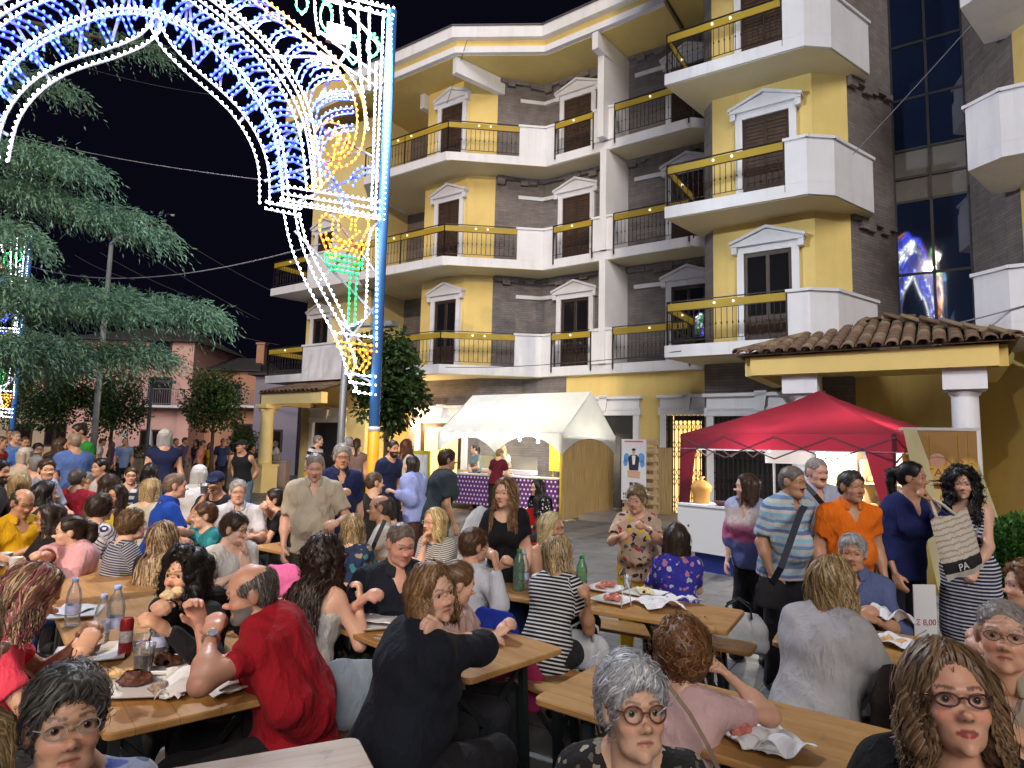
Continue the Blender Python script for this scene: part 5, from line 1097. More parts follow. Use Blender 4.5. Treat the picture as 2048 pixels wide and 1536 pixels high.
    def torso(F, infl=0, female=sex == 'f'):
        F.cap(pel, waist, .138*s*bw+infl, .118*s*bw+infl, tf, .78)
        F.cap(waist, chest, .118*s*bw+infl, .136*s*(.5+.5*bw)+infl, tf, .75)
        F.cap(SH['R']-tr_*.03*s-spine*.025*s, SH['L']+tr_*.03*s-spine*.025*s, .052*s+infl*.8, .052*s+infl*.8)
        F.cap(chest+spine*.03*s+tr_*.06*s, chest+spine*.03*s-tr_*.06*s, .10*s+infl, .10*s+infl, tf, .95)
        for k, sg in (('R', 1), ('L', -1)): F.cap(C7+spine*.015*s+tr_*.02*sg*s, SH[k]-tr_*.015*sg*s, .034*s+infl*.8, .036*s+infl*.8)
        if female:
            for sg in (1, -1): F.ell(chest+tf*.085*s*(.7+.3*bw)+tr_*sg*.068*s-spine*.045*s, np.array([.066, .066, .066])*s*(.6+.4*bw)+infl)
        if bw > 1.12: F.ell(waist+tf*.05*s*bw+spine*.02*s, np.array([.135, .135, .12])*s*bw*.97+infl)
    B = Field(vx['b'], 60.); torso(B)
    nb = C7+tf*.0+spine*.0; hb = H-up*.045*hs-hf*.012*hs
    B.cap(nb+tf*.012*s, hb, .058*s*(.85 if sex == 'f' else 1)*(.7+.3*bw), .052*hs)
    for k in 'RL':
        shp, el, wr, curl, back = arms[k]; fat = (.75+.25*bw)*(.9 if sex == 'f' else 1.0)
        B.cap(shp, el, .041*s*fat, .033*s*fat); B.cap(el, el+(wr-el)*.35, .033*s*fat, .034*s*fat); B.cap(el+(wr-el)*.35, wr, .033*s*fat, .022*s*fat)
        hip, kn, an, to = legs[k]; lg = .78 if bot[1] == 'trousers' else 1.
        hip, kn, an, to = legs[k]; B.cap(hip, kn, .085*s*bw*lg, .052*s*(.5+.5*bw)*lg); B.cap(kn, kn+(an-kn)*.35, .046*s*lg, .048*s*lg); B.cap(kn+(an-kn)*.35, an, .048*s*lg, .032*s*lg); B.cap(an-up*.02, to, .034*s, .03*s)
    Vb, Qb = B.solve().mesh(); VV = [Vb]; QQ = [Qb]; CC = [np.tile(sk, (len(Vb), 1))]; off = len(Vb)
    # hands
    for k, sg in (('R', 1), ('L', -1)):
        shp, el, wr, curl, back = arms[k]; fd = unit(wr-el); nrm = np.array(back, float) if back is not None else up*.8+r*sg*.6+f*.1
        if abs(fd@up) > .75 and back is None: nrm = r*sg+f*.2
        Hn = Field(vx['hd'], 230. if lod == 0 else 170.)
        nn = unit(nrm-fd*(nrm@fd)); tdir = np.cross(fd, nn); want = -r*sg if abs(fd@up) < .75 else f
        hand_prims(Hn, wr, fd, nn, 1 if tdir@want > 0 else -1, s**.7*(1 if sex == 'm' else .9), curl)
        v, q = Hn.solve().mesh(); VV.append(v); QQ.append(q+off); CC.append(np.tile(sk*1.02, (len(v), 1))); off += len(v)
    # head: local x = person's left..., y forward, z up
    hz = unit(up*math.cos(hpv)+hf*math.sin(hpv)); hrr = rad(hr); hx0 = np.cross(hfw, hz)
    hx = hx0*math.cos(hrr)+hz*math.sin(hrr); hz = np.cross(hx, hfw); RM = np.stack([hx, hfw, hz])
    w_ = 1.0 if sex == 'm' else .95; jw = 1.08 if sex == 'm' else .93; ft = (bw-1)*.5
    E = Field(vx['h'], 150.)
    E.ell((0, -.012, .035), (.075*w_, .095, .083)); E.ell((0, .026, -.028), (.060*w_*(1+ft*.5), .060, .088)); E.ell((0, .030, -.078), (.046*jw*(1+ft), .046, .036))
    E.ell((0, .071, -.101), (.017*jw, .015, .015)); E.cap((0, -.02, -.06), (0, -.045, -.15), .055*(1+.3*ft), .056*(1+.3*ft))
    for sx in (1, -1):
        E.ell((sx*.034, .056, -.030), (.026, .026, .024)); E.cap((sx*.012, .083, .021), (sx*.042, .068, .022), .0095, .010)
        E.ell((sx*.0775*w_, -.010, -.004), (.011, .020, .033)); E.ell((sx*.0105, .095, -.034), (.0060, .0085, .0060))
        E.cap((sx*.018, .0858, .0092), (sx*.044, .0750, .0080), .0050, .0050); E.cap((sx*.020, .083, -.0075), (sx*.042, .075, -.0070), .0040, .0040)
        if lod < 2: E.ell((sx*.0315, .0705, .0035), (.0125, .0125, .0125))
        if age: E.cap((sx*.024, .078, -.040), (sx*.034, .068, -.072), .0045, .0045); E.ell((sx*.034, .050, -.080), (.018, .020, .018))
    E.cap((0, .084, .016), (0, .103, -.022), .0068, .0078); E.ell((0, .1085, -.027), (.0074, .0080, .0068))
    for sx in (1, -1): E.cap((sx*.022, .0775, -.0655+.004*smile), (0, .0885, -.0625), .0030, .0048); E.cap((sx*.018, .0780, -.0685+.003*smile), (0, .0875, -.0725), .0030, .0055)
    if beard: E.ell((0, .045, -.088), (.05*jw, .048, .036))
    for sx in (1, -1): E.sub.append(('e', np.array([sx*.0315, .0985, .0010]), np.array([.0158, .0138, .0054]), None))
    E.sub.append(('c', np.array([-.019, .0955, -.0668]), np.array([.019, .0955, -.0668]), .0052, .0052, None, 1))
    if age and lod == 0:
        E.noise = lambda P: .0012*np.sin(P[:, 2]*420+4*np.sin(P[:, 0]*40))*(P[:, 2] > .03)*(P[:, 1] > .05)+.0008*vnoise(P, (130, 130, 60), 3)
    vh, qh = E.solve().mesh(); ch = np.tile(sk*1.03, (len(vh), 1)); x, y, z = vh.T; axx = np.abs(x)
    lipc = np.array(lip if lip is not None else sk*np.array([.82, .52, .50]))
    lm = (axx < .021+.003) & (np.abs(z+.0672) < .0105*(1-(axx/.0255)**2).clip(0)) & (y > .074); ch[lm] = lipc; ch[(axx < .021) & (np.abs(z+.0668) < .0026) & (y > .07)] = sk*.22
    if lod > 0:
        em = (np.hypot((axx-.0315)/.0125, (z-.003)/.0055) < 1) & (y > .06); ch[em] = (.10, .07, .055)
        em = (np.hypot((axx-.0315)/.005, (z-.003)/.0045) < 1) & (y > .06); ch[em] = (.02, .015, .012)
    else:
        em = (np.abs(np.hypot((axx-.0315)/.0145, (z-.0035)/.0085)-1) < .22) & (y > .06) & (z > .004); ch[em] *= .45
    hstyle, hcol = hair[0], np.array(hair[1]); bc = np.array(brow) if brow is not None else hcol*.7+.01
    bm = (axx > .012) & (axx < .048) & (np.abs(z-(.0255+.004*np.sin((axx-.012)/.036*2.6))) < .0042) & (y > .05); ch[bm] = bc*.75+sk*.25
    ch[(np.hypot((axx-.036)/.02, (z+.03)/.018) < 1) & (y > .05)] *= np.array([1.06, .90, .88])
    ch[(axx < .014) & (np.abs(z+.028) < .014) & (y > .1)] *= np.array([1.04, .94, .92]); ch[(np.hypot((axx-.0075)/.0042, (z+.0385)/.003) < 1) & (y > .085)] *= .3
    if beard:
        bc2 = np.array(beard[1])
        if beard[0] == 'full': m_ = ((z < -.040) & (y > -.0) & ~lm & (z > -.14)) & ((z < -.078) | (axx > .033) | (np.abs(z+.050) < .008))
        elif beard[0] == 'stubble': m_ = (z < -.035) & (y > 0) & ~lm & (z > -.12)
        else: m_ = (np.abs(z+.0505) < .008) & (axx < .03) & (y > .07)
        ch[m_] = bc2 if beard[0] != 'stubble' else ch[m_]*.6+bc2*.4
    if hstyle in ('short', 'bald', 'crop'):   # stubbled scalp below the cap
        m_ = (z > -.03) & (y < .03) & (z < .06); ch[m_] = ch[m_]*.75+hcol*.25
    vw = H+(vh@RM)*hs; VV.append(vw); QQ.append(qh+off); CC.append(ch)
    NAME = 'person'; base = np.array([pel[0], pel[1], 0.]); V = np.concatenate(VV)-base
    body = bpy.data.objects.new(NAME, np_mesh('person', V, np.concatenate(QQ), skin_mat(), True, np.concatenate(CC))); link(body)
    body.location = base; tag(body, label, 'person', group)
    HM = H-base
    def child(name, Fd, mat, st=None, colf=None):
        v, q = Fd.solve().mesh()
        if len(v) == 0: return None
        S_ = st(v) if st is not None else None
        return link(bpy.data.objects.new(name, np_mesh(name, v-base, q, mat, True, None if colf is None else colf(v), S_)), body)
    # ---- eyes
    if lod == 0:
        for sx in (1, -1):
            e = inst('eye', eye_mesh(tuple(eyes), .0125), body); c = HM+(np.array([sx*.0315, .0715, .0035])@RM)*hs
            g = unit(hfw+hx*.0); X = np.cross(g, hz); M = Matrix(((X[0], g[0], hz[0], c[0]), (X[1], g[1], hz[1], c[1]), (X[2], g[2], hz[2], c[2]), (0, 0, 0, 1)))
            e.matrix_local = M @ Matrix.Scale(hs, 4)
    # ---- clothing
    tp0 = top[1]
    def st_torso(v, arms_=tp0 in ('stripe', 'thin', 'bands', 'vstripe', 'diag', 'tiedye')):
        d = v-pel; tz = d@spine; o = np.stack([d@tr_, d@tf, tz], 1)
        dt, _ = segd(v, pel, C7)
        for k in ('RL' if arms_ else ''):
            shp, el, wr = arms[k][:3]; da, ta = segd(v, shp, el); db, tb = segd(v, el, wr); m_ = (np.minimum(da, db) < .075*s) & (np.minimum(da, db)*1.35 < dt)
            e0 = unit(el-shp); al = np.where((da < db) | (tb < .02), (v-shp)@e0, .285*s+tb*.25*s); e1 = unit(np.cross(e0, up+.01)); e2 = np.cross(e0, e1); dd = v-shp
            o[m_] = np.stack([dd@e1, dd@e2, .45*s-al], 1)[m_]
        return o
    tc, tp, sl = top[:3]; tc2 = top[3] if len(top) > 3 else (.8, .8, .8); tsc = top[4] if len(top) > 4 else 1.0
    loose = top[5] if len(top) > 5 else 0.0
    T = Field(vx['c'], 55.); infl = .012+loose
    torso(T, infl); T.cap(pel-spine*.08*s, pel+spine*.06*s, .142*s*bw+infl+.008, .138*s*bw+infl, tf, .8)
    for k in 'RL':
        shp, el, wr = arms[k][:3]; fat = (.75+.25*bw)*(.9 if sex == 'f' else 1.0)
        if sl > 0:
            t1 = min(sl, 1.); e_ = shp+(el-shp)*t1; T.cap(shp, e_, .042*s*fat+infl, (.042-.005*t1)*s*fat+infl*1.3)
        if sl > 1: e_ = el+(wr-el)*(sl-1)*.96; T.cap(el, e_, .044*s*fat+infl*1.1, .030*s*fat+infl*1.1)
    if sit: T.cap(pel, pel+f*.04*s, .138*s*bw+infl, .13*s*bw+infl, up, .8)
    amp = .0075 if lod < 2 else .005
    T.noise = lambda P: amp*vnoise(P, (7, 7, 13), seed)+amp*.7*vnoise(P@np.array([[.8, .1, .5], [-.2, .9, .3], [-.5, -.2, .8]], np.float32), (9, 30, 10), seed+1)+amp*.4*np.sin((P@(spine*.6+tr_*.5).astype(np.float32))*70+3*vnoise(P, 6, seed+2))
    for k in 'RL':
        shp, el, wr = arms[k][:3]
        if 0 < sl <= 1.0:
            e_ = shp+(el-shp)*sl; T.sub.append(('c', e_+unit(el-shp)*.058*s, wr, .062*s, .04*s, None, 1))
            T.sub.append(('c', e_+unit(el-shp)*.004, e_+unit(el-shp)*.06*s, .052*s*fat, .052*s*fat, None, 1))
    if sl <= 0:
        for k, sg in (('R', 1), ('L', -1)): T.sub.append(('e', SH[k]+tr_*sg*.012*s-spine*.01, np.array([.062, .062, .062])*s, None))
    nw = {'crew': .062, 'polo': .058, 'v': .066, 'wide': .092, 'strapless': .1}[neck]
    T.sub.append(('c', C7+tf*.012*s, H, nw*s, .07*s, None, 1)); T.sub.append(('e', C7+tf*.05*s+spine*.035*s, np.array([nw*1.02, nw*1.02, .055])*s, None))
    if neck == 'v': T.sub.append(('c', C7+tf*.11*s, C7+tf*.13*s-spine*.13*s, .05*s, .008*s, None, 1))
    if neck == 'polo': T.sub.append(('c', C7+tf*.09*s, C7+tf*.12*s-spine*.085*s, .04*s, .010*s, None, 1))
    if neck == 'wide': T.sub.append(('e', C7+tf*.08*s+spine*.0*s, np.array([.085, .085, .085])*s, None))
    if neck == 'strapless': T.sub.append(('h', C7-spine*.135*s, unit(spine)))
    hem = pel-spine*(.10*s)
    if bot[1] == 'dress': pass
    else: T.sub.append(('h', hem, -unit(spine) if not sit else -up))
    shirt = child('dress' if bot[1] == 'dress' else 'shirt', T, cloth_mat(tc, tp, tc2, tsc), st_torso)
    if neck == 'polo' and lod < 2:
        cl = Field(vx['c']*.62, 160.); c0 = C7+tf*.016*s+spine*.022*s
        for a in np.linspace(.45, 5.83, 32):
            p = c0+(tf*math.cos(a)+tr_*math.sin(a))*.064*s+spine*(.024-.026*max(0, math.cos(a)))*s; q = c0+(tf*math.cos(a)+tr_*math.sin(a))*.086*s-spine*(.014+.030*max(0, math.cos(a)))*s; cl.cap(p, q, .0075*s, .006*s)
        child('collar', cl, cloth_mat(tuple(np.array(tc)*.93+.01), tp, tc2, tsc), st_torso)
    bcol, bt = bot[:2]; G = Field(vx['c']*1.1, 50.)
    G.cap(pel, pel+spine*.05*s, .143*s*bw, .14*s*bw, tf, .8)
    for k in 'RL':
        hip, kn, an, to = legs[k]
        if bt in ('trousers', 'shorts'):
            G.cap(hip, kn, .092*s*bw, .070*s*(.5+.5*bw))
            if bt == 'trousers': G.cap(kn, an, .068*s, .060*s)
        elif bt in ('skirt', 'dress'): G.cap(hip, kn, .10*s*bw, .10*s*bw)
    if bt in ('dress', 'skirt'):
        km = (legs['R'][1]+legs['L'][1])/2; G.cap(pel, km, .16*s*bw, .17*s, f if not sit else up, .7)
        if not sit: G.cap(km, km-up*.3*s, .17*s, .18*s, f, .7)
    G.noise = lambda P: amp*vnoise(P, (8, 8, 7), seed+5)+amp*.6*vnoise(P, (22, 22, 9), seed+6)
    G.sub.append(('h', pel+up*.13*s, up) if sit else ('h', pel+spine*.10*s, spine))
    child('skirt' if bt in ('skirt', 'dress') else bt, G, cloth_mat(bcol, tp if bt == 'dress' else None, tc2, tsc), st_torso)
    if lod < 2:
        for k in 'RL':
            hip, kn, an, to = legs[k]; S_ = Field(vx['c'], 90.); S_.cap(an-up*.03, to, .048*s, .042*s); S_.cap(an-f*.04-up*.03, an, .04*s, .042*s); child('shoe', S_, paint('shoe%s' % str(np.round(shoes, 2)), shoes, .5))
    # ---- hair
    make_hair(body, base, H, RM, hs, hair, lod, rg, w_, C7, tf, tr_, spine, s)
    if gl: glasses(body, RM, HM, hs, gl[0], gl[1] if len(gl) > 1 else 1.0, **(gl[2] if len(gl) > 2 else {}))
    info = dict(body=body, H=H, C7=C7, pel=pel, spine=spine, tf=tf, tr=tr_, s=s, arms=arms, SH=SH, RM=RM, hs=hs, base=base, f=f, r=r, chest=chest, waist=waist, bw=bw, seed=seed)
    return info

def make_hair(body, base, H, RM, hs, hair, lod, rg, w_, C7, tf, tr_, spine, s):
    st, hc = hair[0], np.array(hair[1]); hi = [np.array(c) for c in (hair[2] if len(hair) > 2 else [])]; vol = hair[3] if len(hair) > 3 else 1.0; ln = hair[4] if len(hair) > 4 else .30
    if st == 'none': return
    K = Field({0: .0055, 1: .0075, 2: .012}[lod], 120.)
    W = lambda p: np.array(p, float)
    def world(p): return ((np.asarray(p)-0))
    face = lambda zc=-.028, zr=.082, xr=.062, yc=.088, yr=.062: K.sub.append(('e', W((0, yc, zc)), W((xr*w_, yr, zr)), None))
    nv = 0.0
    if st in ('short', 'crop', 'bald'):
        t = {'short': .013, 'crop': .006, 'bald': .007}[st]*vol
        K.ell((0, -.012, .036), (.075*w_+t*.75, .095+t, .083+t)); K.ell((0, -.045, -.005), (.066*w_+t*.5, .062+t*.6, .075))
        face(-.026, .092, .070, .094, .062); K.sub.append(('e', W((0, .07, -.09)), W((.12, .09, .085)), None)); K.sub.append(('h', W((0, 0, -.075)), W((0, 0, -1))))
        for sx in (1, -1): K.sub.append(('e', W((sx*.088, .0, -.012)), W((.022, .026, .036)), None))
        if st == 'bald': K.sub.append(('e', W((0, .030, .095)), W((.068*w_, .105, .075)), None))
        nv = .003*vol if st != 'crop' else .005
    elif st in ('bob', 'long', 'curly', 'pony', 'puff'):
        t = {'bob': .013, 'long': .014, 'curly': .026, 'pony': .009, 'puff': .022}[st]*vol
        K.ell((0, -.014, .040), (.075*w_+t, .094+t, .083+t))
        if st == 'puff': K.ell((0, -.03, .0), (.082+t*.6, .09+t*.5, .088)); K.sub.append(('h', W((0, 0, -.085)), W((0, 0, -1))))
        elif st == 'pony':
            K.ell((0, -.045, -.0), (.066*w_+t*.5, .062+t*.6, .072)); K.sub.append(('e', W((0, .07, -.09)), W((.12, .09, .085)), None))
            for sx in (1, -1): K.sub.append(('e', W((sx*.09, .0, -.015)), W((.022, .024, .034)), None))
            p = W((0, -.115, .05)); 
            for q in ((0, -.155, .03), (0, -.165, -.04), (0, -.15, -.04-ln*.5), (0, -.14, -.04-ln*.8)): K.cap(p, q, .03, .03 if q[2] > -.1 else .02); p = W(q)
        else:
            bl = -.105 if st == 'bob' else -.12
            for sx in (1, -1): K.cap((sx*(.066*w_+t*.35), -.005, .03), (sx*(.070+t*.45), .004, bl), .030+t*.5, .026+t*.5); K.cap((sx*(.04), -.07, .02), (sx*.045, -.065, bl), .045+t*.4, .035+t*.4)
            K.cap((0, -.08, .03), (0, -.075, bl), .045+t*.3, .035+t*.3)
        face(-.020, .100, .060, .100, .071); K.sub.append(('e', W((-.012, .115, .055)), W((.040, .05, .042)), None))
        if st != 'puff' and st != 'pony': K.sub.append(('c', W((0, .11, -.05)), W((0, .09, -.20)), .052, .058, None, 1))
        nv = {'bob': .005, 'long': .006, 'curly': .016, 'pony': .002, 'puff': .008}[st]*vol
    sd = int(rg.integers(1e6)); fq = (38, 38, 12) if st in ('bob', 'long', 'pony') else ((30, 30, 26) if st in ('curly', 'puff') else ((60, 40, 40) if st != 'crop' else (120, 120, 120)))
    K.noise = lambda P: nv*vnoise(P, fq, sd)+nv*.5*vnoise(P, np.array(fq)*2.3, sd+1)
    K.solve(); v, q = K.mesh()
    if len(v) == 0: return
    cols = np.tile(hc*.75, (len(v), 1)) if st != 'crop' else np.tile(hc*.8+np.array([.06, .035, .025]), (len(v), 1))
    VW = H+(v@RM)*hs; allV = [VW]; allQ = [q]; allC = [cols]; off = len(VW); loc = v
    # strands laid on the cap along the combing direction; long styles go on falling over neck and back
    nst = {0: 3000, 1: 1000, 2: 0}[lod]
    if st in ('crop',): nst = nst//8
    if nst:
        ids = rg.integers(0, len(v), nst); p = v[ids].copy(); g = K.grad(p); steps = {'short': 6, 'crop': 4, 'bald': 5, 'bob': 15, 'long': 17, 'curly': 15, 'pony': 12, 'puff': 8}[st]; stp = {'short': .008, 'crop': .006, 'bald': .008, 'puff': .009}.get(st, .011)
        if lod: steps = max(4, int(steps*.7)); stp *= 1.45
        col = hc*(.55+.85*rg.random((nst, 1)))
        if hi:
            pick = rg.random(nst); 
            for i_, c in enumerate(hi): m_ = (pick > i_*.28) & (pick < (i_+1)*.28); col[m_] = c*(.6+.7*rg.random((m_.sum(), 1)))
        wdt = ({'short': .0016, 'crop': .0014, 'bald': .0015}.get(st, .0021))*(1 if lod == 0 else 1.6)*(.6+.8*rg.random(nst))
        lift = .0015+.006*rg.random(nst)*(2.2 if st in ('curly', 'puff') else 1)*vol; lift = np.where(rg.random(nst) < .05, lift*2.8+.003, lift)
        paths = []; nrms = []; ph = rg.random(nst)*6.28; alive = np.ones(nst)
        for k in range(steps):
            g = K.grad(p); paths.append(p+g*lift[:, None]); nrms.append(g)
            if st in ('short', 'crop'): fl = np.array([.25, -.7, -.45])+np.stack([.5*np.sign(p[:, 0])*0+.25*np.sin(p[:, 1]*60+ph*.3), np.where(p[:, 2] > .07, .35, 0), 0*ph], 1)
            elif st == 'pony': fl = np.array([0, -1., .25])-np.stack([p[:, 0]*6, 0*ph, (p[:, 2]-.05)*5], 1)
            elif st == 'puff': fl = np.stack([p[:, 0]*8, -.5+0*ph, -.6+0*ph], 1)
            else: fl = np.stack([p[:, 0]*9, -.15-.0*ph, -1.0+0*ph], 1)
            if st in ('curly', 'puff'): fl = fl+.9*np.stack([np.sin(k*.9+ph), np.cos(k*1.1+ph*2), np.sin(k*.8+ph*3)*.6], 1)
            elif st in ('bob', 'long'): fl = fl+.22*np.stack([np.sin(k*.5+ph), np.cos(k*.4+ph*2), 0*ph], 1)
            fl = fl-g*(fl*g).sum(1)[:, None]; fl /= np.linalg.norm(fl, axis=1)[:, None]+1e-6
            p = p+fl*stp; d = K.sample(p); p = p-K.grad(p)*np.clip(d, -.02, .02)[:, None]*.9
        P = np.stack(paths, 1); Nn = np.stack(nrms, 1); T_ = np.gradient(P, axis=1); Sd = np.cross(T_, Nn); Sd /= np.linalg.norm(Sd, axis=2)[:, :, None]+1e-9
        tap = np.linspace(1, .25, steps)[None, :, None]; A = P-Sd*wdt[:, None, None]*tap; Bb = P+Sd*wdt[:, None, None]*tap
        RV = np.stack([A, Bb], 2).reshape(-1, 3); ix = (np.arange(nst)[:, None]*steps+np.arange(steps-1)[None]).ravel()*2
        RQ = np.stack([ix, ix+1, ix+3, ix+2], 1); allV.append(H+(RV@RM)*hs); allQ.append(RQ+off); allC.append(np.repeat(col, steps*2, 0)); off += len(RV)
    if st in ('long', 'curly', 'bob') and (ln > .12 or (lod < 2 and st == 'bob')):
        short_ = ln <= .12; ln = max(ln, .085)
        # locks hanging from the nape and sides down over shoulders and back
        nl = {0: 900, 1: 320, 2: 40}[lod]; bwd = {0: .0036, 1: .0068, 2: .022}[lod]; hz = RM[2]; hx = RM[0]; hy = RM[1]
        a = rg.uniform(-2.55, 2.55, nl); a = np.where(np.abs(a) < 0.0, 0, a)
        rx, ry = .098*vol**.5, .088*vol**.5; root = np.stack([np.sin(a)*rx, -np.cos(a)*ry-.012, rg.uniform(-.11, .01, nl)], 1)
        pw = H+(root@RM)*hs; L_ = ln*(.75+.35*rg.random(nl))*np.where(np.abs(a) > 1.9, .85, 1); ns = 9 if lod < 2 else 5
        wav = (.012 if st == 'curly' else .004)*(1 if lod < 2 else .6); ph = rg.random(nl)*6.28; cen = C7-spine*.1
        pts = []; q_ = pw.copy(); jig = rg.normal(0, 1, (nl, 3))
        for k in range(ns):
            w = wav*np.sin(k*1.5+ph)[:, None]*jig*.8; pts.append(q_+w)
            q_ = q_+np.array([0, 0, -1.])*(L_/ns)[:, None]
            d = q_-cen; dz = d@spine; rad_ = d-dz[:, None]*spine; uu = rad_@tr_; vv = rad_@tf; lim = np.where(dz > .11*s, .075*s, .152*s)
            m0_ = 0. if short_ else 1.; e_ = np.sqrt((uu/np.where(dz > .11*s, 1, 1.5))**2+(vv/.98)**2); m_ = e_ < lim; push = np.where(m_, (lim-e_), 0)*m0_
            sg = np.where(vv < .02, -1., 1.); q_ = q_+tf*(push*sg*.95)[:, None]+tr_*(uu*.03)[:, None]
        P = np.stack(pts, 1); T_ = np.gradient(P, axis=1); out = P-(H-hz*.1)[None, None]; Sd = np.cross(T_, out); Sd /= np.linalg.norm(Sd, axis=2)[:, :, None]+1e-9
        tap = np.linspace(1, .35, ns)[None, :, None]; A = P-Sd*bwd*tap; Bb = P+Sd*bwd*tap; M_ = P+out/np.linalg.norm(out, axis=2)[:, :, None]*bwd*.8*tap
        RV = np.stack([A, M_, Bb], 2).reshape(-1, 3); ix = (np.arange(nl)[:, None]*ns+np.arange(ns-1)[None]).ravel()*3
        RQ = np.concatenate([np.stack([ix, ix+1, ix+4, ix+3], 1), np.stack([ix+1, ix+2, ix+5, ix+4], 1)])
        col = hc*(.5+.9*rg.random((nl, 1)))
        if hi:
            pick = rg.random(nl)
            for i_, c in enumerate(hi): m_ = (pick > i_*.28) & (pick < (i_+1)*.28); col[m_] = c*(.6+.7*rg.random((m_.sum(), 1)))
        allV.append(RV); allQ.append(RQ+off); allC.append(np.repeat(col, ns*3, 0)); off += len(RV)
    link(bpy.data.objects.new('hair', np_mesh('hair', np.concatenate(allV)-base, np.concatenate(allQ), hair_mat(), True, np.concatenate(allC))), body)
# ================================================================ beer tables and benches
def mat_wood(name, c1, c2, sc=1.0):
    m, nt, b = newmat(name); v = coords(nt, 'Object', (3*sc, 28*sc, 28*sc)); n1 = noise(nt, v, 1.4, 6, .62); v2 = coords(nt, 'Object', (1.2, 9, 9)); n2 = noise(nt, v2, 1.0, 3)
    c = mixc(nt, .45, ramp(nt, n1, [(.25, c1), (.5, tuple((a+b_)/2 for a, b_ in zip(c1, c2))), (.75, c2)]), ramp(nt, n2, [(.3, tuple(x*.7 for x in c1)), (.7, c2)]))
    sp = nd(nt, 'SeparateXYZ'); nt.links.new(coords(nt), sp.inputs[0]); ln = mathn(nt, 'LESS_THAN', mathn(nt, 'ABSOLUTE', mathn(nt, 'SUBTRACT', mathn(nt, 'FRACT', mathn(nt, 'MULTIPLY', sp.outputs[1], 7.2)), .5)), .012)
    c = mixc(nt, mathn(nt, 'MULTIPLY', ln, .55), c, tuple(x*.35 for x in c1)); st_ = noise(nt, coords(nt), 7, 4); c = mixc(nt, mathn(nt, 'MULTIPLY', mathn(nt, 'GREATER_THAN', st_, .63), .35), c, tuple(x*.45 for x in c1))
    nt.links.new(c, b.inputs['Base Color']); nt.links.new(ramp(nt, st_, [(.3, (.28,)*3), (.7, (.5,)*3)]), b.inputs['Roughness']); bump(nt, b, n1, .25, .003); return m
WOOD = mat_wood('varnished_spruce', (.34, .16, .045), (.58, .33, .12)); WOODP = mat_wood('worn_pale_wood', (.30, .20, .11), (.46, .34, .22))
M_LEG = paint('dark_green_steel', (.018, .022, .024), .4, .15, 6)
def slab_mesh(name, L, W, T, mat, r=.035):
    P = []
    for cx, cy, a0 in ((L/2-r, W/2-r, 0), (-L/2+r, W/2-r, 90), (-L/2+r, -W/2+r, 180), (L/2-r, -W/2+r, 270)):
        for k in range(5): a = rad(a0+k*22.5); P.append((cx+r*math.cos(a), cy+r*math.sin(a)))
    m = MB(); n = len(P); sh = lambda f: [(x*(1-f/L*2), y*(1-f/W*2)) for x, y in P]; e = .005
    rings = [(sh(e), -T), (P, -T+e), (P, -e), (sh(e), 0)]; vs = [(x, y, z) for R_, z in rings for x, y in R_]
    fs = [tuple(range(n))[::-1], tuple(range(3*n, 4*n))]+[(i*n+k, i*n+(k+1) % n, (i+1)*n+(k+1) % n, (i+1)*n+k) for i in range(3) for k in range(n)]
    m.add(vs, fs); return m.mesh(name, mat)
def legs_mesh(L, W, H):
    out = []
    for sx in (-1, 1):
        m = MB(); x = sx*(L/2-.22)
        for sy in (-1, 1): m.bar((x, sy*(W/2-.07), H-.035), (x+sx*.03, sy*(W/2-.05), 0), .035)
        m.bar((x+sx*.015, -W/2+.06, .12), (x+sx*.015, W/2-.06, .12), .03); m.bar((x, -W/2+.07, H-.05), (x, W/2-.07, H-.05), .03); m.bar((x+sx*.01, -W/2+.06, .16), (x, W/2-.07, H-.10), .02); m.bar((x+sx*.01, W/2-.06, .16), (x, -W/2+.07, H-.10), .02)
        m.bar((x-sx*.02, 0, H-.12 if H > .6 else H-.08), (x-sx*.5, 0, H-.035), .022); m.bar((x+.0, 0, .14), (x-sx*.36, 0, H-.05), .022); out.append(m.mesh('leg_frame', M_LEG))
    return out
TB = {}
def furniture(kind, label, cx, cy, ang, L=2.2, W=.62, H=.77, mat=None, group=None):
    mat = mat or WOOD; key = (kind, L, W, mat.name)
    if key not in TB: TB[key] = (slab_mesh('tabletop' if kind == 'beer_table' else 'seat', L, W, .028, mat), legs_mesh(L, W, H))
    t = thing(kind, label, 'table' if kind == 'beer_table' else 'bench', (cx, cy, 0), ang, group or ('wooden beer tables' if kind == 'beer_table' else 'wooden benches'))
    inst('tabletop' if kind == 'beer_table' else 'seat', TB[key][0], t, (0, 0, H))
    for l in TB[key][1]: inst('leg_frame', l, t)
    return t
TABLES = {}
def table_set(nm, end, axis, label, bl=(None, None), L=2.2, W=.62, mat=None, goff=.60):
    a = unit(np.array([*axis, 0]))[:2]; e = np.array(end); c = e+a*L/2; ang = math.atan2(a[1], a[0]); n = np.array([-a[1], a[0]]); furniture('beer_table', label, c[0], c[1], ang, L, W, .77, mat); TABLES[nm] = (e, a, n)
    for sg, l in zip((1, -1), bl):
        if l: q = c+n*sg*goff; furniture('bench', l, q[0], q[1], ang, L, .27, .46)
table_set('T1', (-1.09, 2.40), (-.64, .77), 'beer table with plates and bottles beside the red-shawl man', ('bench on the pink-shirt side of the red-shawl table', 'bench under the red-shawl man'), W=.60)
table_set('T2', (-.37, 2.0), (-.90, -.43), 'pale worn empty table at bottom left foreground', (None, None), L=1.6, W=.56, mat=WOODP)
table_set('T3', (.07, 3.02), (-.72, .69), 'beer table where the navy-dressed woman rests her elbow', ('bench under the navy-dressed woman', 'bench behind the striped blonde woman'), W=.64)
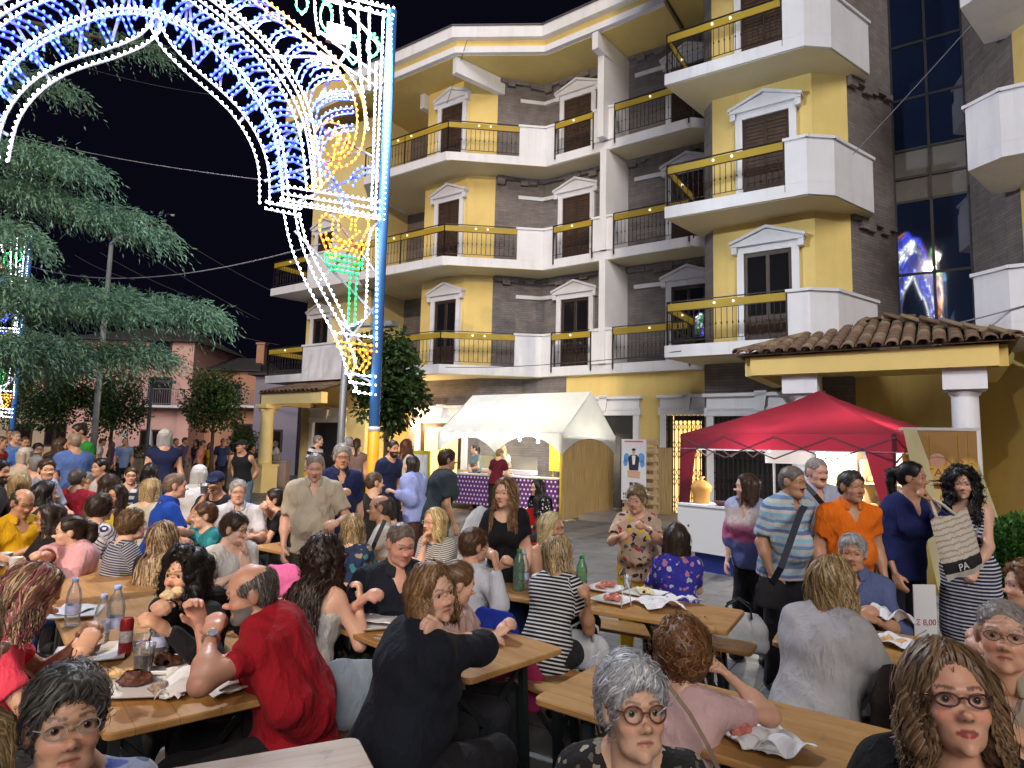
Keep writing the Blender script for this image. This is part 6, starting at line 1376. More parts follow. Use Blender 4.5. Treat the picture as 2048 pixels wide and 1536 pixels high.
table_set('T4', (1.36, 3.86), (-.87, .5), 'beer table with ham plates and white napkins', ('far bench behind the ham table', 'bench with the white handbag under the striped woman'), W=.56)
table_set('T5', (.29, 2.86), (.80, -.60), 'beer table in front of the curly auburn woman', ('bench on the far side of the curly woman table', None), W=.60)
table_set('T6', (1.54, 3.70), (.86, -.50), 'beer table beyond the grey-shirt blonde woman', ('far bench under the man with glasses on his forehead', 'bench under the grey-shirt woman'), W=.58)
table_set('T7', (-2.25, 6.35), (.80, -.60), 'small corner of table behind the curly black-haired woman', (None, 'bench behind the curly black-haired woman table'), W=.6)
table_set('T8', (-2.35, 3.95), (-.72, .69), 'beer table with white cups at the left edge', ('bench on the left of the cups table', 'bench on the right of the cups table'), W=.6)
table_set('T9', (-2.35, 7.0), (-.78, .62), 'distant beer table in front of the white-polo man', ('far bench of the distant beer table', 'near bench of the distant beer table'), W=.6)
table_set('T10', (-4.3, 6.3), (-.78, .62), 'crowded beer table among the far left diners', ('far bench of the crowded left table', 'near bench of the crowded left table'), W=.6)
# ================================================================ tableware
M_PLATE = paint('white_plastic', (.72, .72, .74), .35, .03, 3); M_MEAT = paint('grilled_meat', (.10, .035, .02), .5, .5, 30, bmp=.8, bscale=60); M_HAM = paint('ham', (.55, .18, .14), .4, .4, 25, bmp=.5); M_CRUST = paint('bread_slice', (.62, .40, .18), .8, .3, 20, bmp=.4); M_PAPER = paint('napkin_paper', (.74, .74, .76), .9, .04, 5, bmp=.3, bscale=30)
def P77(px, py, z=.772): p = atZ(px, py, z); return p
def plate(label, px, py, rz=.5, s=.26, z=.773):
    a = s/2; m = MB(); rings = [(a*.72, .004), (a*.80, .006), (a, .018), (a*1.01, .021), (a*.98, .015), (a*.70, 0)]; vs = []
    for r_, h in rings:
        for x, y in ((1, 1), (.0, 1.02), (-1, 1), (-1.02, 0), (-1, -1), (0, -1.02), (1, -1), (1.02, 0)): vs.append((x*r_, y*r_, h))
    fs = [(i*8+k, i*8+(k+1) % 8, (i+1)*8+(k+1) % 8, (i+1)*8+k) for i in range(5) for k in range(8)]+[tuple(range(8))[::-1]]+[tuple(40+k for k in range(8))]
    m.add(vs, [f[::-1] for f in fs]); o = m.build('plate', M_PLATE, None, P77(px, py, z), rz); return tag(o, label, 'plate', 'square white plates')
def blob(label, px, py, r, h, mat, name, cat, z=.785, seed=0, n=3, group=None, rz=0):
    F = Field(max(.004, r*.07), 120.); g_ = np.random.default_rng(seed)
    for k in range(n): c = g_.normal(0, r*.42, 2); F.ell((c[0], c[1], h*.45), (r*g_.uniform(.35, .6), r*g_.uniform(.3, .5), h*.55))
    F.noise = lambda P: r*.22*vnoise(P, 2.2/r, seed)+r*.12*vnoise(P, 5/r, seed+1); F.sub.append(('h', np.array([0, 0, .0]), np.array([0, 0, -1.]))); v, q = F.solve().mesh(); o = link(bpy.data.objects.new(name, np_mesh(name, v, q, mat))); o.location = P77(px, py, z); o.rotation_euler = (0, 0, rz); return tag(o, label, cat, group)
def napkin(label, px, py, s=.2, seed=0, z=.776, lift=.05, rz=0, n=14, sy=1.0):
    g_ = np.random.default_rng(seed); V = []; 
    ph = g_.random(6)*6
    for i in range(n+1):
        for j in range(n+1):
            x, y = (i/n-.5)*s, (j/n-.5)*s*sy; fold = abs(math.sin(x/s*5+ph[0]+y/s*2))*.35+abs(math.sin(y/s*6+ph[1]-x/s*3))*.3+.25*max(0, math.sin((x+y)/s*4+ph[2])); V.append((x+.03*s*math.sin(y/s*7+ph[3]), y+.05*s*math.sin(x/s*6+ph[4]), lift*fold*(.6+.4*math.cos(x/s*3))))
    me = np_mesh('napkin', np.array(V), np.array([(i*(n+1)+j, (i+1)*(n+1)+j, (i+1)*(n+1)+j+1, i*(n+1)+j+1) for i in range(n) for j in range(n)]), M_PAPER, False); o = link(bpy.data.objects.new('napkin', me)); md = o.modifiers.new('thickness', 'SOLIDIFY'); md.thickness = .002; o.location = P77(px, py, z); o.rotation_euler = (0, 0, rz); return tag(o, label, 'napkin', 'crumpled paper napkins')
m_, nt, b_ = newmat('clear_bottle'); tr = nd(nt, 'BsdfTransparent'); tr.inputs[0].default_value = (.97, .98, .99, 1); gl = nd(nt, 'BsdfGlossy'); gl.inputs['Roughness'].default_value = .05; fr = nd(nt, 'Fresnel'); fr.inputs[0].default_value = 1.45; mx = nd(nt, 'MixShader'); nt.links.new(mathn(nt, 'ADD', mathn(nt, 'MULTIPLY', fr.outputs[0], .8), .02), mx.inputs[0]); nt.links.new(tr.outputs[0], mx.inputs[1]); nt.links.new(gl.outputs[0], mx.inputs[2]); df = nd(nt, 'BsdfDiffuse'); df.inputs[0].default_value = (.75, .8, .88, 1); m2 = nd(nt, 'MixShader'); m2.inputs[0].default_value = .10; nt.links.new(mx.outputs[0], m2.inputs[1]); nt.links.new(df.outputs[0], m2.inputs[2]); nt.links.new(m2.outputs[0], nt.nodes['Material Output'].inputs[0]); M_CLEAR = m_
M_GREENB = m_.copy(); M_GREENB.name = 'green_bottle'; [n for n in M_GREENB.node_tree.nodes if n.type == 'BSDF_TRANSPARENT'][0].inputs[0].default_value = (.35, .80, .45, 1)
M_CAPB = paint('blue_cap', (.35, .5, .85), .4); M_CAPW = paint('white_cap', (.7, .7, .7), .4); M_LABEL = paint('bottle_label', (.45, .50, .78), .5, .35, 40)
def bottle(label, px, py, green=False, s=1.0, z=.772, cap=None, lab=True):
    t = thing('water_bottle', label, 'bottle', tuple(P77(px, py, z)), 0, 'plastic water bottles'); t.scale = (s,)*3
    MB().lathe([(.029, 0), (.032, .006), (.032, .03), (.030, .035), (.032, .04), (.032, .085), (.030, .09), (.032, .095), (.032, .135), (.027, .165), (.014, .195), (.0125, .205)], n=18).build('bottle_body', M_GREENB if green else M_CLEAR, t)
    MB().lathe([(.0145, .203), (.0145, .218), (.012, .221)], n=14).build('cap', cap or (paint('green_cap', (.02, .25, .08), .4) if green else M_CAPB), t)
    if lab: MB().lathe([(.0325, .06), (.0326, .10)], n=18, cap=False).build('label_band', M_LABEL, t)
def cup(label, px, py, h=.10, r=.035, liquid=None, mat=None, z=.772):
    t = thing('plastic_cup', label, 'cup', tuple(P77(px, py, z)), 0, 'plastic cups'); MB().lathe([(r*.72, 0), (r*.75, .002), (r, h), (r*1.04, h+.002), (r*.97, h-.002), (r*.72, .006)], n=20, cap=False).build('cup_wall', mat or M_CLEAR, t)
    if liquid: MB().lathe([(r*.70, .004), (r*.92, h*.72)], n=20).build('drink', paint('drink%s' % str(liquid), liquid, .1, .05), t); MB().lathe([(r*.925, h*.722), (r*.93, h*.76)], n=20).build('foam', paint('foam', (.55, .42, .30), .8), t)
plate('plate of meat bones and mushrooms nearest on the red-shawl table', 270, 1378, .15, .27); plate('plate in front of the pink-shirt woman', 180, 1313, .5, .27); plate('plate with meat before the red-shawl man', 365, 1335, .3, .25); plate('far plate with orange food on the red-shawl table', 150, 1230, .4, .24)
blob('grilled meat cut on the nearest plate', 258, 1368, .07, .035, M_MEAT, 'meat', 'meat', .785, 1, 4); blob('slice of bread on the rim of the nearest plate', 232, 1352, .055, .03, M_CRUST, 'bread_slice', 'bread', .79, 2, 2); blob('heap of mushrooms on the nearest plate', 318, 1382, .035, .02, paint('mushroom', (.3, .22, .16), .6, .6, 60), 'mushrooms', 'mushrooms', .785, 3, 7); blob('meat chop on the plate of the red-shawl man', 345, 1328, .06, .03, M_MEAT, 'meat', 'meat', .785, 4, 4); blob('meat piece on the pink-shirt woman plate', 175, 1308, .045, .03, M_MEAT, 'meat', 'meat', .785, 5, 3); blob('small bread piece right of the chop', 395, 1332, .03, .025, M_CRUST, 'bread_slice', 'bread', .785, 6, 2)
napkin('large white napkin heaped beside the nearest plate', 400, 1372, .27, 1, lift=.09, rz=.4); napkin('folded white napkin at the table edge by the red shawl', 455, 1375, .22, 2, lift=.05, rz=.9); napkin('small crumpled tissue beside the mushrooms', 345, 1395, .09, 3, lift=.06); napkin('white paper beyond the far bottles', 140, 1222, .2, 4, lift=.03)
bottle('leftmost water bottle standing alone on the red-shawl table', 143, 1252, s=1.1); bottle('middle water bottle behind the red can', 200, 1292, s=1.08); bottle('taller water bottle just right of the middle one', 227, 1285, s=1.22); bottle('water bottle in front of the dark-haired woman', 317, 1322, s=1.12)
cn = thing('drink_can', 'slim red and white drink can on the red-shawl table', 'can', tuple(P77(249, 1310))); MB().lathe([(.024, 0), (.028, .006), (.028, .150), (.024, .160), (.024, .163)], n=20).build('can_body', paint('can_red', (.35, .03, .035), .25, .3, 18, metal=.3), cn); MB().lathe([(.0282, .06), (.0284, .11)], n=20, cap=False).build('can_print', paint('can_print', (.55, .5, .5), .3, .6, 60), cn)
cup('cup of dark beer on the red-shawl table', 285, 1352, .125, .042, (.06, .018, .008)); cup('empty clear cup behind the beer', 283, 1300, .06, .06)
plate('ham plate nearest on the ham table', 1228, 1203, .9, .24); plate('farther ham plate at the left', 1212, 1180, .9, .24); plate('plate with cheese on the ham table', 1290, 1190, .9, .24)
blob('sliced ham on the nearest ham plate', 1228, 1198, .07, .022, M_HAM, 'ham', 'ham', .784, 7, 5); blob('sliced ham on the farther plate', 1215, 1174, .06, .022, M_HAM, 'ham', 'ham', .784, 8, 5); blob('cheese and bread on the middle plate', 1288, 1186, .06, .03, paint('cheese', (.7, .6, .35), .5, .2, 20), 'cheese', 'cheese', .784, 9, 4)
napkin('white napkin spread on the ham table', 1318, 1212, .26, 5, lift=.07, rz=.2); napkin('rolled white napkin at the right of the ham table', 1368, 1205, .20, 6, lift=.07, rz=.1, sy=.5)
bottle('green-capped bottle left on the ham table', 1037, 1180, True, 1.25, lab=False); bottle('green-capped bottle right of the striped woman', 1163, 1190, True, 1.2, lab=False); bottle('blue-capped bottle beside the green one', 1047, 1178, s=1.15)
cup('clear cup beside the ham plates', 1255, 1180, .10, .034); cup('tall clear cup behind the striped woman', 1145, 1185, .12, .034)
plate('white box plate under napkins by the black-curls woman', 760, 1252, .4, .22); plate('white plate before the navy-polo man', 722, 1208, .5, .22); plate('second white plate before the navy-polo man', 800, 1220, .5, .22); napkin('stack of white napkins beside the strapless-top woman', 755, 1238, .20, 7, lift=.02, z=.795)
cup('cup of orange drink lying by the white plates', 740, 1222, .07, .05, (.7, .4, .06)); c2 = thing('red_cap_jar', 'small red can on the table of the navy-polo man', 'can', tuple(P77(787, 1205))); MB().lathe([(.028, 0), (.03, .01), (.03, .06), (.028, .065)], n=16).build('can_body', paint('can_red', (0, 0, 0)), c2)
napkin('white napkin by the elbow of the curly auburn woman', 1545, 1490, .20, 8, lift=.06, rz=.3); plate('paper tray under the sandwich of the curly auburn woman', 1495, 1470, .4, .2); blob('ham sandwich in white paper near the auburn woman', 1490, 1468, .06, .04, M_HAM, 'sandwich', 'sandwich', .79, 10, 3); napkin('second napkin touching the sandwich paper', 1510, 1490, .14, 9, lift=.06)
napkin('napkin mound in front of the blue-shirt man', 1775, 1245, .22, 10, lift=.14, rz=.3); napkin('cream paper by the grey-shirt woman elbow', 1800, 1290, .22, 11, lift=.06, rz=.6); blob('bread in the cream paper near grey-shirt woman', 1780, 1290, .06, .04, M_CRUST, 'bread_roll', 'bread', .78, 12, 3)
for i, (x, y) in enumerate(((10, 1130), (30, 1140), (60, 1148), (20, 1160))): plate('white dish at the left edge, %s from the left' % ('first', 'second', 'third', 'fourth')[i], x+8, y, .3*i, .18) if i > 1 else cup('white paper cup at the left edge, %s from the left' % ('first', 'second')[i], x, y, .09, .045, None, M_PLATE)
napkin('white paper on the distant table before white-polo man', 470, 1052, .25, 13, lift=.08); napkin('paper by the teal-shirt boy', 420, 1060, .22, 14, lift=.06); plate('plate on the table behind the striped navy woman', 235, 1058, .3, .22)
bottle('bottle between the boy in white and the teal boy', 388, 1092, s=1.3, cap=M_CAPW); bottle('green-capped bottle left before the beige-polo man', 637, 1072, True, 1.3, lab=False); bottle('green-capped bottle right before the beige-polo man', 660, 1074, True, 1.3, lab=False)
# bags
def bag(label, px, py, Y, w, h, d, col, name='handbag', z=None, rz=0, strap=None, seed=0, slump=.25):
    Y *= kY(Y); c = atY(px, py, Y); F = Field(max(.008, w*.045), 60.); F.cap((-w*.33, 0, h*.18), (w*.33, 0, h*.18), h*.24, h*.24, (0, 1, 0), d/h); F.cap((-w*.30, 0, h*.5), (w*.30, 0, h*.5), h*.26, h*.26, (0, 1, 0), d/h*.9); F.cap((-w*.26, 0, h*.8), (w*.26, .0, h*.8-slump*h*.2), h*.16, h*.16, (0, 1, 0), d/h*.6)
    F.noise = lambda P: .012*vnoise(P, 11, seed+50)+.006*vnoise(P, 26, seed+51); v, q = F.solve().mesh(); o = link(bpy.data.objects.new(name, np_mesh(name, v, q, cloth_mat(col), True, None, v))); o.location = (c[0], c[1], c[2]-h*.45 if z is None else z); o.rotation_euler = (0, 0, rz); tag(o, label, 'bag', 'bags')
    if strap: s_ = MB(); [s_.tube([(x0*w, sy*d*.3, h*.8), (x0*w*.9, sy*d*.25, h*1.05), (0, sy*d*.15, h*1.22), (-x0*w*.9, sy*d*.25, h*1.05), (-x0*w, sy*d*.3, h*.8)], .008, 6) for x0, sy in ((.22, 1), (.22, -1))]; s_.build('strap', paint('strap%s' % str(strap), strap, .5), o)
    return o
# ================================================================ the people of the photograph
BLK, NAVY, WHT = (.012, .012, .015), (.012, .018, .055), (.62, .62, .64)
hBR, hDK, hBLK, hGR, hWH, hBLO, hAUB = (.07, .035, .017), (.03, .018, .012), (.012, .010, .010), (.22, .21, .20), (.58, .58, .60), (.42, .29, .13), (.20, .085, .03)
I = {}
def pp(k, *a, **kw): I[k] = person(*a, **kw)
DN = dict(L='down', R='down', sit=False)
# --- foreground
pp('F1', 'older woman with short grey hair, thin glasses and blue floral blouse at bottom left', 132, 1448, 1.36, b=-10, h=8, hp=-10, sex='f', skin='mid', hair=('short', (.085, .078, .072), [(.17, .16, .15)], 1.7), top=((.30, .33, .45), 'floral', .9, [(.10, .13, .42), (.55, .50, .52), (.08, .16, .14), (.50, .40, .42)], 1.5), gl=((.35, .33, .30), .85), L='lap', R='lap', age=1, build=1.1, brow=(.10, .08, .07), lean=4)
pp('F2', 'blurred blonde person cut off by the left edge', -105, 1290, 1.25, b=110, h=110, sex='f', skin='fair', hair=('long', hBLO, [(.6, .45, .25)], 1.0, .40), top=((.55, .56, .62), None, 1.9), L='lap', R='lap')
pp('F3', 'woman in bright pink t-shirt with blonde and pink streaked hair leaning over her plate', 66, 1192, 2.35, b=85, h=85, hp=25, lean=30, sex='f', skin='mid', hair=('bob', (.13, .08, .05), [(.55, .40, .22), (.30, .06, .10)], 1.0, .1), top=((.85, .07, .13), None, .62), L=(165, 1275, 2.55), R=(160, 1310, 2.35))
pp('F4', 'black-haired woman in black jumper with pale hair clip biting bread', 368, 1150, 2.8, b=-55, h=-38, hp=-4, lean=14, sex='f', skin='mid', hair=('curly', hBLK, [], 1.0, .26), top=((.014, .014, .018), None, 1.85), R=dict(t=(318, 1212, 2.45), curl=.7), L=dict(t=(335, 1262, 2.5), curl=.4), age=1, brow=(.02, .015, .01), lip=(.40, .10, .08))
pp('F5', 'bald bearded man wrapped in a red shawl eating with both hands', 500, 1186, 2.45, b=-95, h=-86, hp=12, lean=18, skin=(.56, .30, .21), hair=('bald', (.10, .085, .075), [(.3, .28, .26)], 1.2), top=((.40, .012, .022), None, .7), L=dict(t=(425, 1266, 2.28), curl=.6, el=(500, 1360, 2.2)), R=dict(t=(398, 1248, 2.5), curl=.6, el=(440, 1330, 2.55)), beard=('full', (.20, .185, .17)), build=1.12, brow=(.2, .18, .16))
pp('F6', 'woman in black leaning chin on hand, brown bob and gold earring', 868, 1186, 2.42, b=122, h=36, hp=-4, hr=-8, lean=14, sex='f', skin='fair', hair=('bob', (.20, .105, .045), [(.38, .23, .11), (.30, .17, .08)], 1.2, .08), top=((.010, .012, .020), None, 1.05, (0, 0, 0), 1, .012), R=dict(t=(884, 1268, 2.34), curl=1.0, el=(935, 1375, 2.35), back=(.3, -.9, .2)), L=dict(t=(955, 1300, 2.6), curl=.5, el=(900, 1345, 2.6)), age=1, bot=(BLK, 'trousers'), build=1.15, eyes=(.10, .06, .03))
pp('F7', 'white-haired old woman with round tortoiseshell glasses and black floral blouse', 1266, 1418, 1.52, b=8, h=20, hp=-12, sex='f', skin=(.56, .36, .25), hair=('short', (.56, .57, .60), [(.78, .79, .82), (.40, .40, .42)], 1.9), top=((.016, .015, .015), 'floral', 1.5, [(.38, .34, .27), (.10, .09, .07), (.25, .22, .17)], .75), gl=((.14, .04, .02), 1.12, dict(thick=.0026)), L='lap', R='lap', age=1, build=1.12, brow=(.12, .10, .09), eyes=(.05, .04, .03))
pp('F8', 'woman in pink t-shirt seen from behind with short curly auburn hair', 1366, 1308, 2.18, b=165, h=172, lean=10, sex='f', skin='mid', hair=('puff', (.20, .085, .032), [(.34, .17, .07), (.13, .05, .02)], 1.25), top=((.56, .37, .37), None, .8), R=dict(t=(1450, 1345, 2.25), curl=1.0, el=(1530, 1450, 2.1)), L=(1460, 1440, 2.5), build=1.12)
pp('F9', 'woman in black v-neck with brown bob and dark-rimmed glasses at bottom right', 1900, 1395, 1.42, b=0, h=16, hp=-14, hr=-4, sex='f', skin=(.60, .33, .22), hair=('bob', (.15, .085, .042), [(.26, .16, .085), (.20, .12, .06)], 1.0, .05), top=((.010, .010, .011), None, 1.2), neck='v', gl=((.05, .015, .02), .78, dict(thick=.0026)), L='lap', R='lap', lip=(.42, .05, .05), build=1.1, brow=(.06, .03, .02))
pp('F10', 'grey-haired man with glasses and beige polo at the right edge', 2008, 1272, 2.02, b=-10, h=0, hp=-8, skin='mid', hair=('crop', (.22, .21, .20)), top=((.40, .34, .25), None, .75), neck='polo', gl=((.10, .06, .05), .85), R=dict(t=(1965, 1500, 1.8), curl=.5), L=dict(t=(2060, 1490, 1.8), curl=.5), age=1, lean=16, build=1.1)
pp('F11', 'blonde woman in light grey shirt seen from behind', 1668, 1166, 2.75, b=148, h=140, lean=16, sex='f', skin='mid', hair=('bob', (.36, .24, .11), [(.56, .42, .22), (.20, .12, .05)], 1.1, .1), top=((.40, .39, .40), None, .85, (0, 0, 0), 1, .018), R=dict(t=(1760, 1310, 2.75), curl=.6), L='table', build=1.12)
pp('F12', 'silver-haired man in blue shirt with glasses pushed up on his forehead', 1706, 1106, 3.55, b=0, h=-4, hp=0, skin='tan', hair=('short', (.46, .46, .47), [(.6, .6, .6)], 1.0), top=((.10, .13, .27), None, 1.05), neck='polo', gl=((.3, .3, .32), .9, dict(dz=.062, dy=-.012)), L='table', R='table2', build=1.05, age=1, brow=(.03, .025, .02))
pp('F13', 'auburn-haired woman in navy with pearl bracelet leaning at right edge', 2052, 1172, 2.95, b=-70, h=-60, lean=22, sex='f', skin='fair', hair=('puff', (.22, .10, .035), [(.35, .18, .08)], .9), top=((.015, .03, .09), None, 0), R=dict(t=(1952, 1278, 2.8), curl=.6, hint=(-.6, .4, -.4)), L='table2', lod=1)
# --- middle tables
pp('M1', 'blonde woman in black and white striped t-shirt seen from behind', 1120, 1110, 3.6, b=155, h=118, lean=18, sex='f', skin='tan', hair=('bob', (.40, .28, .13), [(.62, .48, .28), (.10, .08, .06)], 1.0, .1), top=((.012, .012, .014), 'stripe', .75, (.66, .66, .68), 1.0), R=dict(t=(1175, 1205, 3.5), curl=.6), L='table2', build=1.1)
pp('M2', 'tanned woman with short platinum hair and bare shoulders', 1105, 1056, 4.25, b=40, h=52, sex='f', skin='tan', hair=('bob', (.60, .48, .24), [(.72, .60, .36)], .85, .0), top=((.45, .35, .22), None, 0), neck='strapless', L='table', R='table2', lean=12)
pp('M3', 'brown-haired woman in white shirt seen from behind holding food', 950, 1092, 3.75, b=140, h=118, lean=12, sex='f', skin='mid', hair=('short', (.09, .042, .02), [(.14, .07, .03)], 1.5), top=((.55, .57, .64), None, 1.8), R=dict(t=(992, 1132, 3.65), curl=1.0), L=dict(t=(1000, 1135, 3.8), curl=1.0), build=1.1)
pp('M4', 'girl with a brown ponytail in pale top behind the black-dressed woman', 918, 1168, 3.15, b=70, h=100, hp=15, sex='f', skin='fair', hair=('pony', (.16, .08, .035), [(.25, .14, .06)], 1.0, .3), top=((.60, .42, .40), None, .7), L='table', R='table', sc=.86, lod=1)
pp('M5', 'heavy man in navy polo smiling down at his table', 802, 1088, 3.42, b=10, h=22, hp=14, lean=14, skin=(.60, .33, .25), hair=('crop', (.10, .09, .085), [(.2, .19, .18)], 1.1), top=((.010, .013, .024), None, .85), neck='polo', R=dict(t=(720, 1205, 3.2), curl=.5), L='table', build=1.42, smile=1)
pp('M6', 'woman with long black curls and white strapless top seen from behind', 650, 1120, 3.25, b=148, h=140, lean=14, sex='f', skin='fair', hair=('curly', (.022, .012, .010), [(.05, .025, .02)], 1.15, .40), top=((.60, .59, .58), None, 0), neck='strapless', R=dict(t=(720, 1200, 3.25), curl=.6, hint=(.5, -.2, -1)), L='table')
pp('M7', 'blonde child in patterned teal top seen from behind', 706, 1056, 4.5, b=165, h=170, sex='f', skin='fair', hair=('bob', (.36, .26, .14), [(.55, .42, .24), (.12, .09, .06)], 1.0, .1), top=((.02, .04, .10), 'floral', 1.6, [(.05, .22, .26), (.30, .22, .15), (.02, .03, .08)], 1.6), L='table', R='table')
pp('M8', 'bald man in white shirt with dark shoulder strap, profile to the left', 758, 1016, 5.1, b=-95, h=-85, skin='tan', hair=('bald', (.08, .06, .05)), top=((.55, .56, .58), None, .7), L='table', R='table')
pp('M9', 'blonde woman with glasses and grey striped top resting chin on hands', 868, 1044, 4.65, b=-40, h=-52, sex='f', skin='fair', hair=('bob', (.50, .37, .17), [(.64, .50, .27)], .9, .0), top=((.09, .10, .11), 'thin', 1.4, (.58, .58, .58), 1.2), gl=((.5, .4, .4), .9), R='chin', L='table2', smile=1, lean=12)
pp('M10', 'standing woman in yellow and black floral top with white glasses', 1274, 1000, 4.75, b=-8, h=-22, hp=6, sit=False, sex='f', skin='mid', hair=('short', (.24, .16, .08), [(.42, .31, .16)], 1.9), top=((.50, .36, .27), 'floral', .85, [(.62, .42, .03), (.04, .03, .03), (.42, .05, .06), (.60, .50, .40), (.10, .12, .10)], 1.3), bot=((.55, .36, .02), 'trousers'), R=dict(t=(1240, 1072, 4.5), curl=1.0), L=dict(t=(1292, 1056, 4.45), curl=1.0), gl=((.7, .68, .66), .7), build=1.22, smile=1, age=1)
pp('M11', 'dark-haired woman in royal blue floral blouse seen from behind', 1352, 1078, 4.2, b=195, h=200, sex='f', skin='mid', hair=('bob', (.035, .02, .014), [(.06, .035, .02)], .95, .0), top=((.035, .035, .34), 'leaf', .95, [(.50, .50, .60), (.05, .05, .36), (.45, .20, .30)], 1.2), L='table', R='table')
pp('M12', 'young woman in black top with laced neckline walking between tables', 1010, 986, 4.35, b=-12, h=-28, sit=False, sex='f', skin='fair', hair=('long', (.15, .075, .035), [(.34, .20, .09)], .95, .26), top=((.010, .010, .014), None, .62), neck='wide', bot=((.04, .07, .20), 'trousers'), L='down', R=dict(t=(968, 1100, 4.25), curl=.9))
pp('M13', 'seated woman in black polka-dot blouse with dark long hair near white gazebo', 1074, 976, 9.2, b=-50, h=-62, sex='f', skin='fair', hair=('long', hBLK, [], 1.0, .35), top=((.012, .012, .014), 'dots', 1.8, (.6, .6, .6), 1.3), L='lap', R='lap', lod=1)
# --- queue at the red gazebo
pp('R1', 'woman in tie-dye blouse with brown bob looking left', 1492, 974, 5.05, b=-20, h=-80, sex='f', skin='pale', hair=('bob', (.06, .03, .018), [(.10, .05, .03)], .8, .0), top=((.4, .4, .6), 'tiedye', 1.3, [(.12, .15, .36), (.62, .16, .32), (.62, .52, .50), (.36, .42, .66)], 1.0, .016), neck='v', **DN)
pp('R2', 'man in blue and white striped shirt with shoulder bag and moustache', 1586, 964, 4.45, b=45, h=58, hp=4, skin='tan', hair=('crop', (.12, .115, .11), [(.24, .24, .24)], 1.6), top=((.16, .30, .50), 'bands', .85, [(.42, .47, .56), (.25, .50, .64), (.55, .55, .55), (.15, .20, .40), (.33, .50, .62), (.52, .50, .47)], 1.2, .012), neck='polo', beard=('moustache', (.03, .025, .02)), brow=(.02, .016, .014), L='back', R='down', sit=False, build=1.15)
pp('R3', 'bald man with moustache in pale blue shirt and shoulder strap', 1634, 944, 4.85, b=35, h=38, hp=8, skin=(.60, .36, .28), hair=('crop', (.30, .29, .28)), top=((.40, .45, .60), None, 1.6, (0, 0, 0), 1, .014), neck='polo', beard=('moustache', (.06, .05, .04)), build=1.3, **DN)
pp('R4', 'man in bright orange polo with dark grey hair', 1704, 974, 4.3, b=25, h=38, hp=0, skin='tan', hair=('short', (.04, .038, .038), [(.14, .14, .14)], 1.0), top=((.80, .17, .01), None, .72), neck='polo', brow=(.02, .015, .012), build=1.22, **DN)
pp('R5', 'dark-haired woman in navy jacket with ponytail touching her face', 1826, 956, 4.4, b=45, h=72, hp=0, sex='f', skin='tan', hair=('pony', hBLK, [], 1.0, .3), top=((.016, .024, .11), None, 1.45, (0, 0, 0), 1, .01), bot=((.012, .013, .02), 'trousers'), L=dict(t=(1858, 1000, 4.2), curl=.8, hint=(.6, -.2, -1)), R='down', sit=False, neck='v')
pp('R6', 'woman with black curls in navy striped sleeveless dress holding a tote bag', 1924, 968, 4.4, b=-10, h=2, hp=3, sex='f', skin='fair', hair=('curly', hBLK, [], 1.25, .26), top=((.02, .022, .06), 'stripe', 0, (.60, .60, .66), 1.15), bot=((.02, .022, .06), 'dress'), R=dict(t=(1912, 1148, 4.15), curl=.8, hint=(-1, .1, -.4)), L=dict(t=(1950, 1140, 4.15), curl=.8, hint=(1, .1, -.4)), sit=False, neck='wide', brow=(.015, .012, .01))
pp('R7', 'person in black with white sleeve cut off by the right edge', 2115, 1000, 4.3, b=-80, h=-80, skin='mid', hair=('short', hDK), top=((.02, .02, .022), None, .9), **DN)
# --- standing in the middle distance
pp('C1', 'bald man in beige polo standing and looking down', 630, 934, 5.05, b=0, h=2, hp=18, skin=(.60, .36, .27), hair=('crop', (.28, .26, .24)), top=((.52, .46, .36), None, .8, (0, 0, 0), 1, .01), neck='polo', bot=((.05, .045, .04), 'trousers'), L=dict(t=(672, 1045, 4.9), curl=.6), R='down', sit=False, build=1.2)
pp('C2', 'grey-haired man with glasses in navy polo standing behind beige-polo man', 684, 914, 5.75, b=18, h=8, hp=4, skin='mid', hair=('short', (.42, .42, .43), [(.6, .6, .6)], 1.3), top=((.015, .022, .09), None, .95), neck='polo', gl=((.25, .06, .05), .8), R=dict(t=(672, 988, 5.45), curl=.5), L='down', sit=False, build=1.15)
pp('C3', 'boy in black t-shirt with a red backpack eating at a far table', 548, 1000, 6.0, b=-80, h=-88, hp=-5, skin='fair', hair=('short', hDK, [], 1.2), top=((.012, .012, .014), None, .7), R=dict(t=(526, 1010, 5.9), curl=.9), L='table', bot=((.02, .02, .02), 'shorts'))
pp('C4', 'dark-bearded man in navy standing right of the yellow pole', 786, 898, 9.0, b=45, h=35, skin='mid', hair=('short', hDK), top=((.014, .02, .07), None, .8), bot=(NAVY, 'trousers'), beard=('full', (.03, .02, .016)), **DN)
pp('C5', 'woman in light blue shirt with black bob seen from behind handing a bag', 822, 930, 7.4, b=-130, h=-110, sex='f', skin='fair', hair=('bob', (.02, .015, .014), [], .9, .0), top=((.26, .32, .66), None, 1.8, (0, 0, 0), 1, .02), bot=((.10, .04, .03), 'trousers'), L=dict(t=(790, 985, 7.1), curl=.6), R='down', sit=False, build=1.1)
pp('C6', 'woman in dark grey t-shirt with short brown hair seen from behind', 896, 920, 6.6, b=120, h=100, sex='f', skin='tan', hair=('short', (.06, .03, .018), [(.10, .05, .03)], 1.5), top=((.035, .05, .06), None, .8, (0, 0, 0), 1, .014), bot=(BLK, 'trousers'), build=1.1, **DN)
pp('C7', 'boy with short dark hair in black beside the yellow pole', 750, 966, 6.6, b=170, h=110, skin='fair', hair=('crop', hDK, [], 1.8), top=((.02, .02, .022), None, .7), L='lap', R='lap')
pp('C8', 'woman in brown top standing with her back to the lit doorway', 714, 890, 11.5, b=175, sex='f', skin='mid', hair=('pony', hBR), top=((.20, .13, .12), None, .3), bot=(BLK, 'trousers'), **DN)
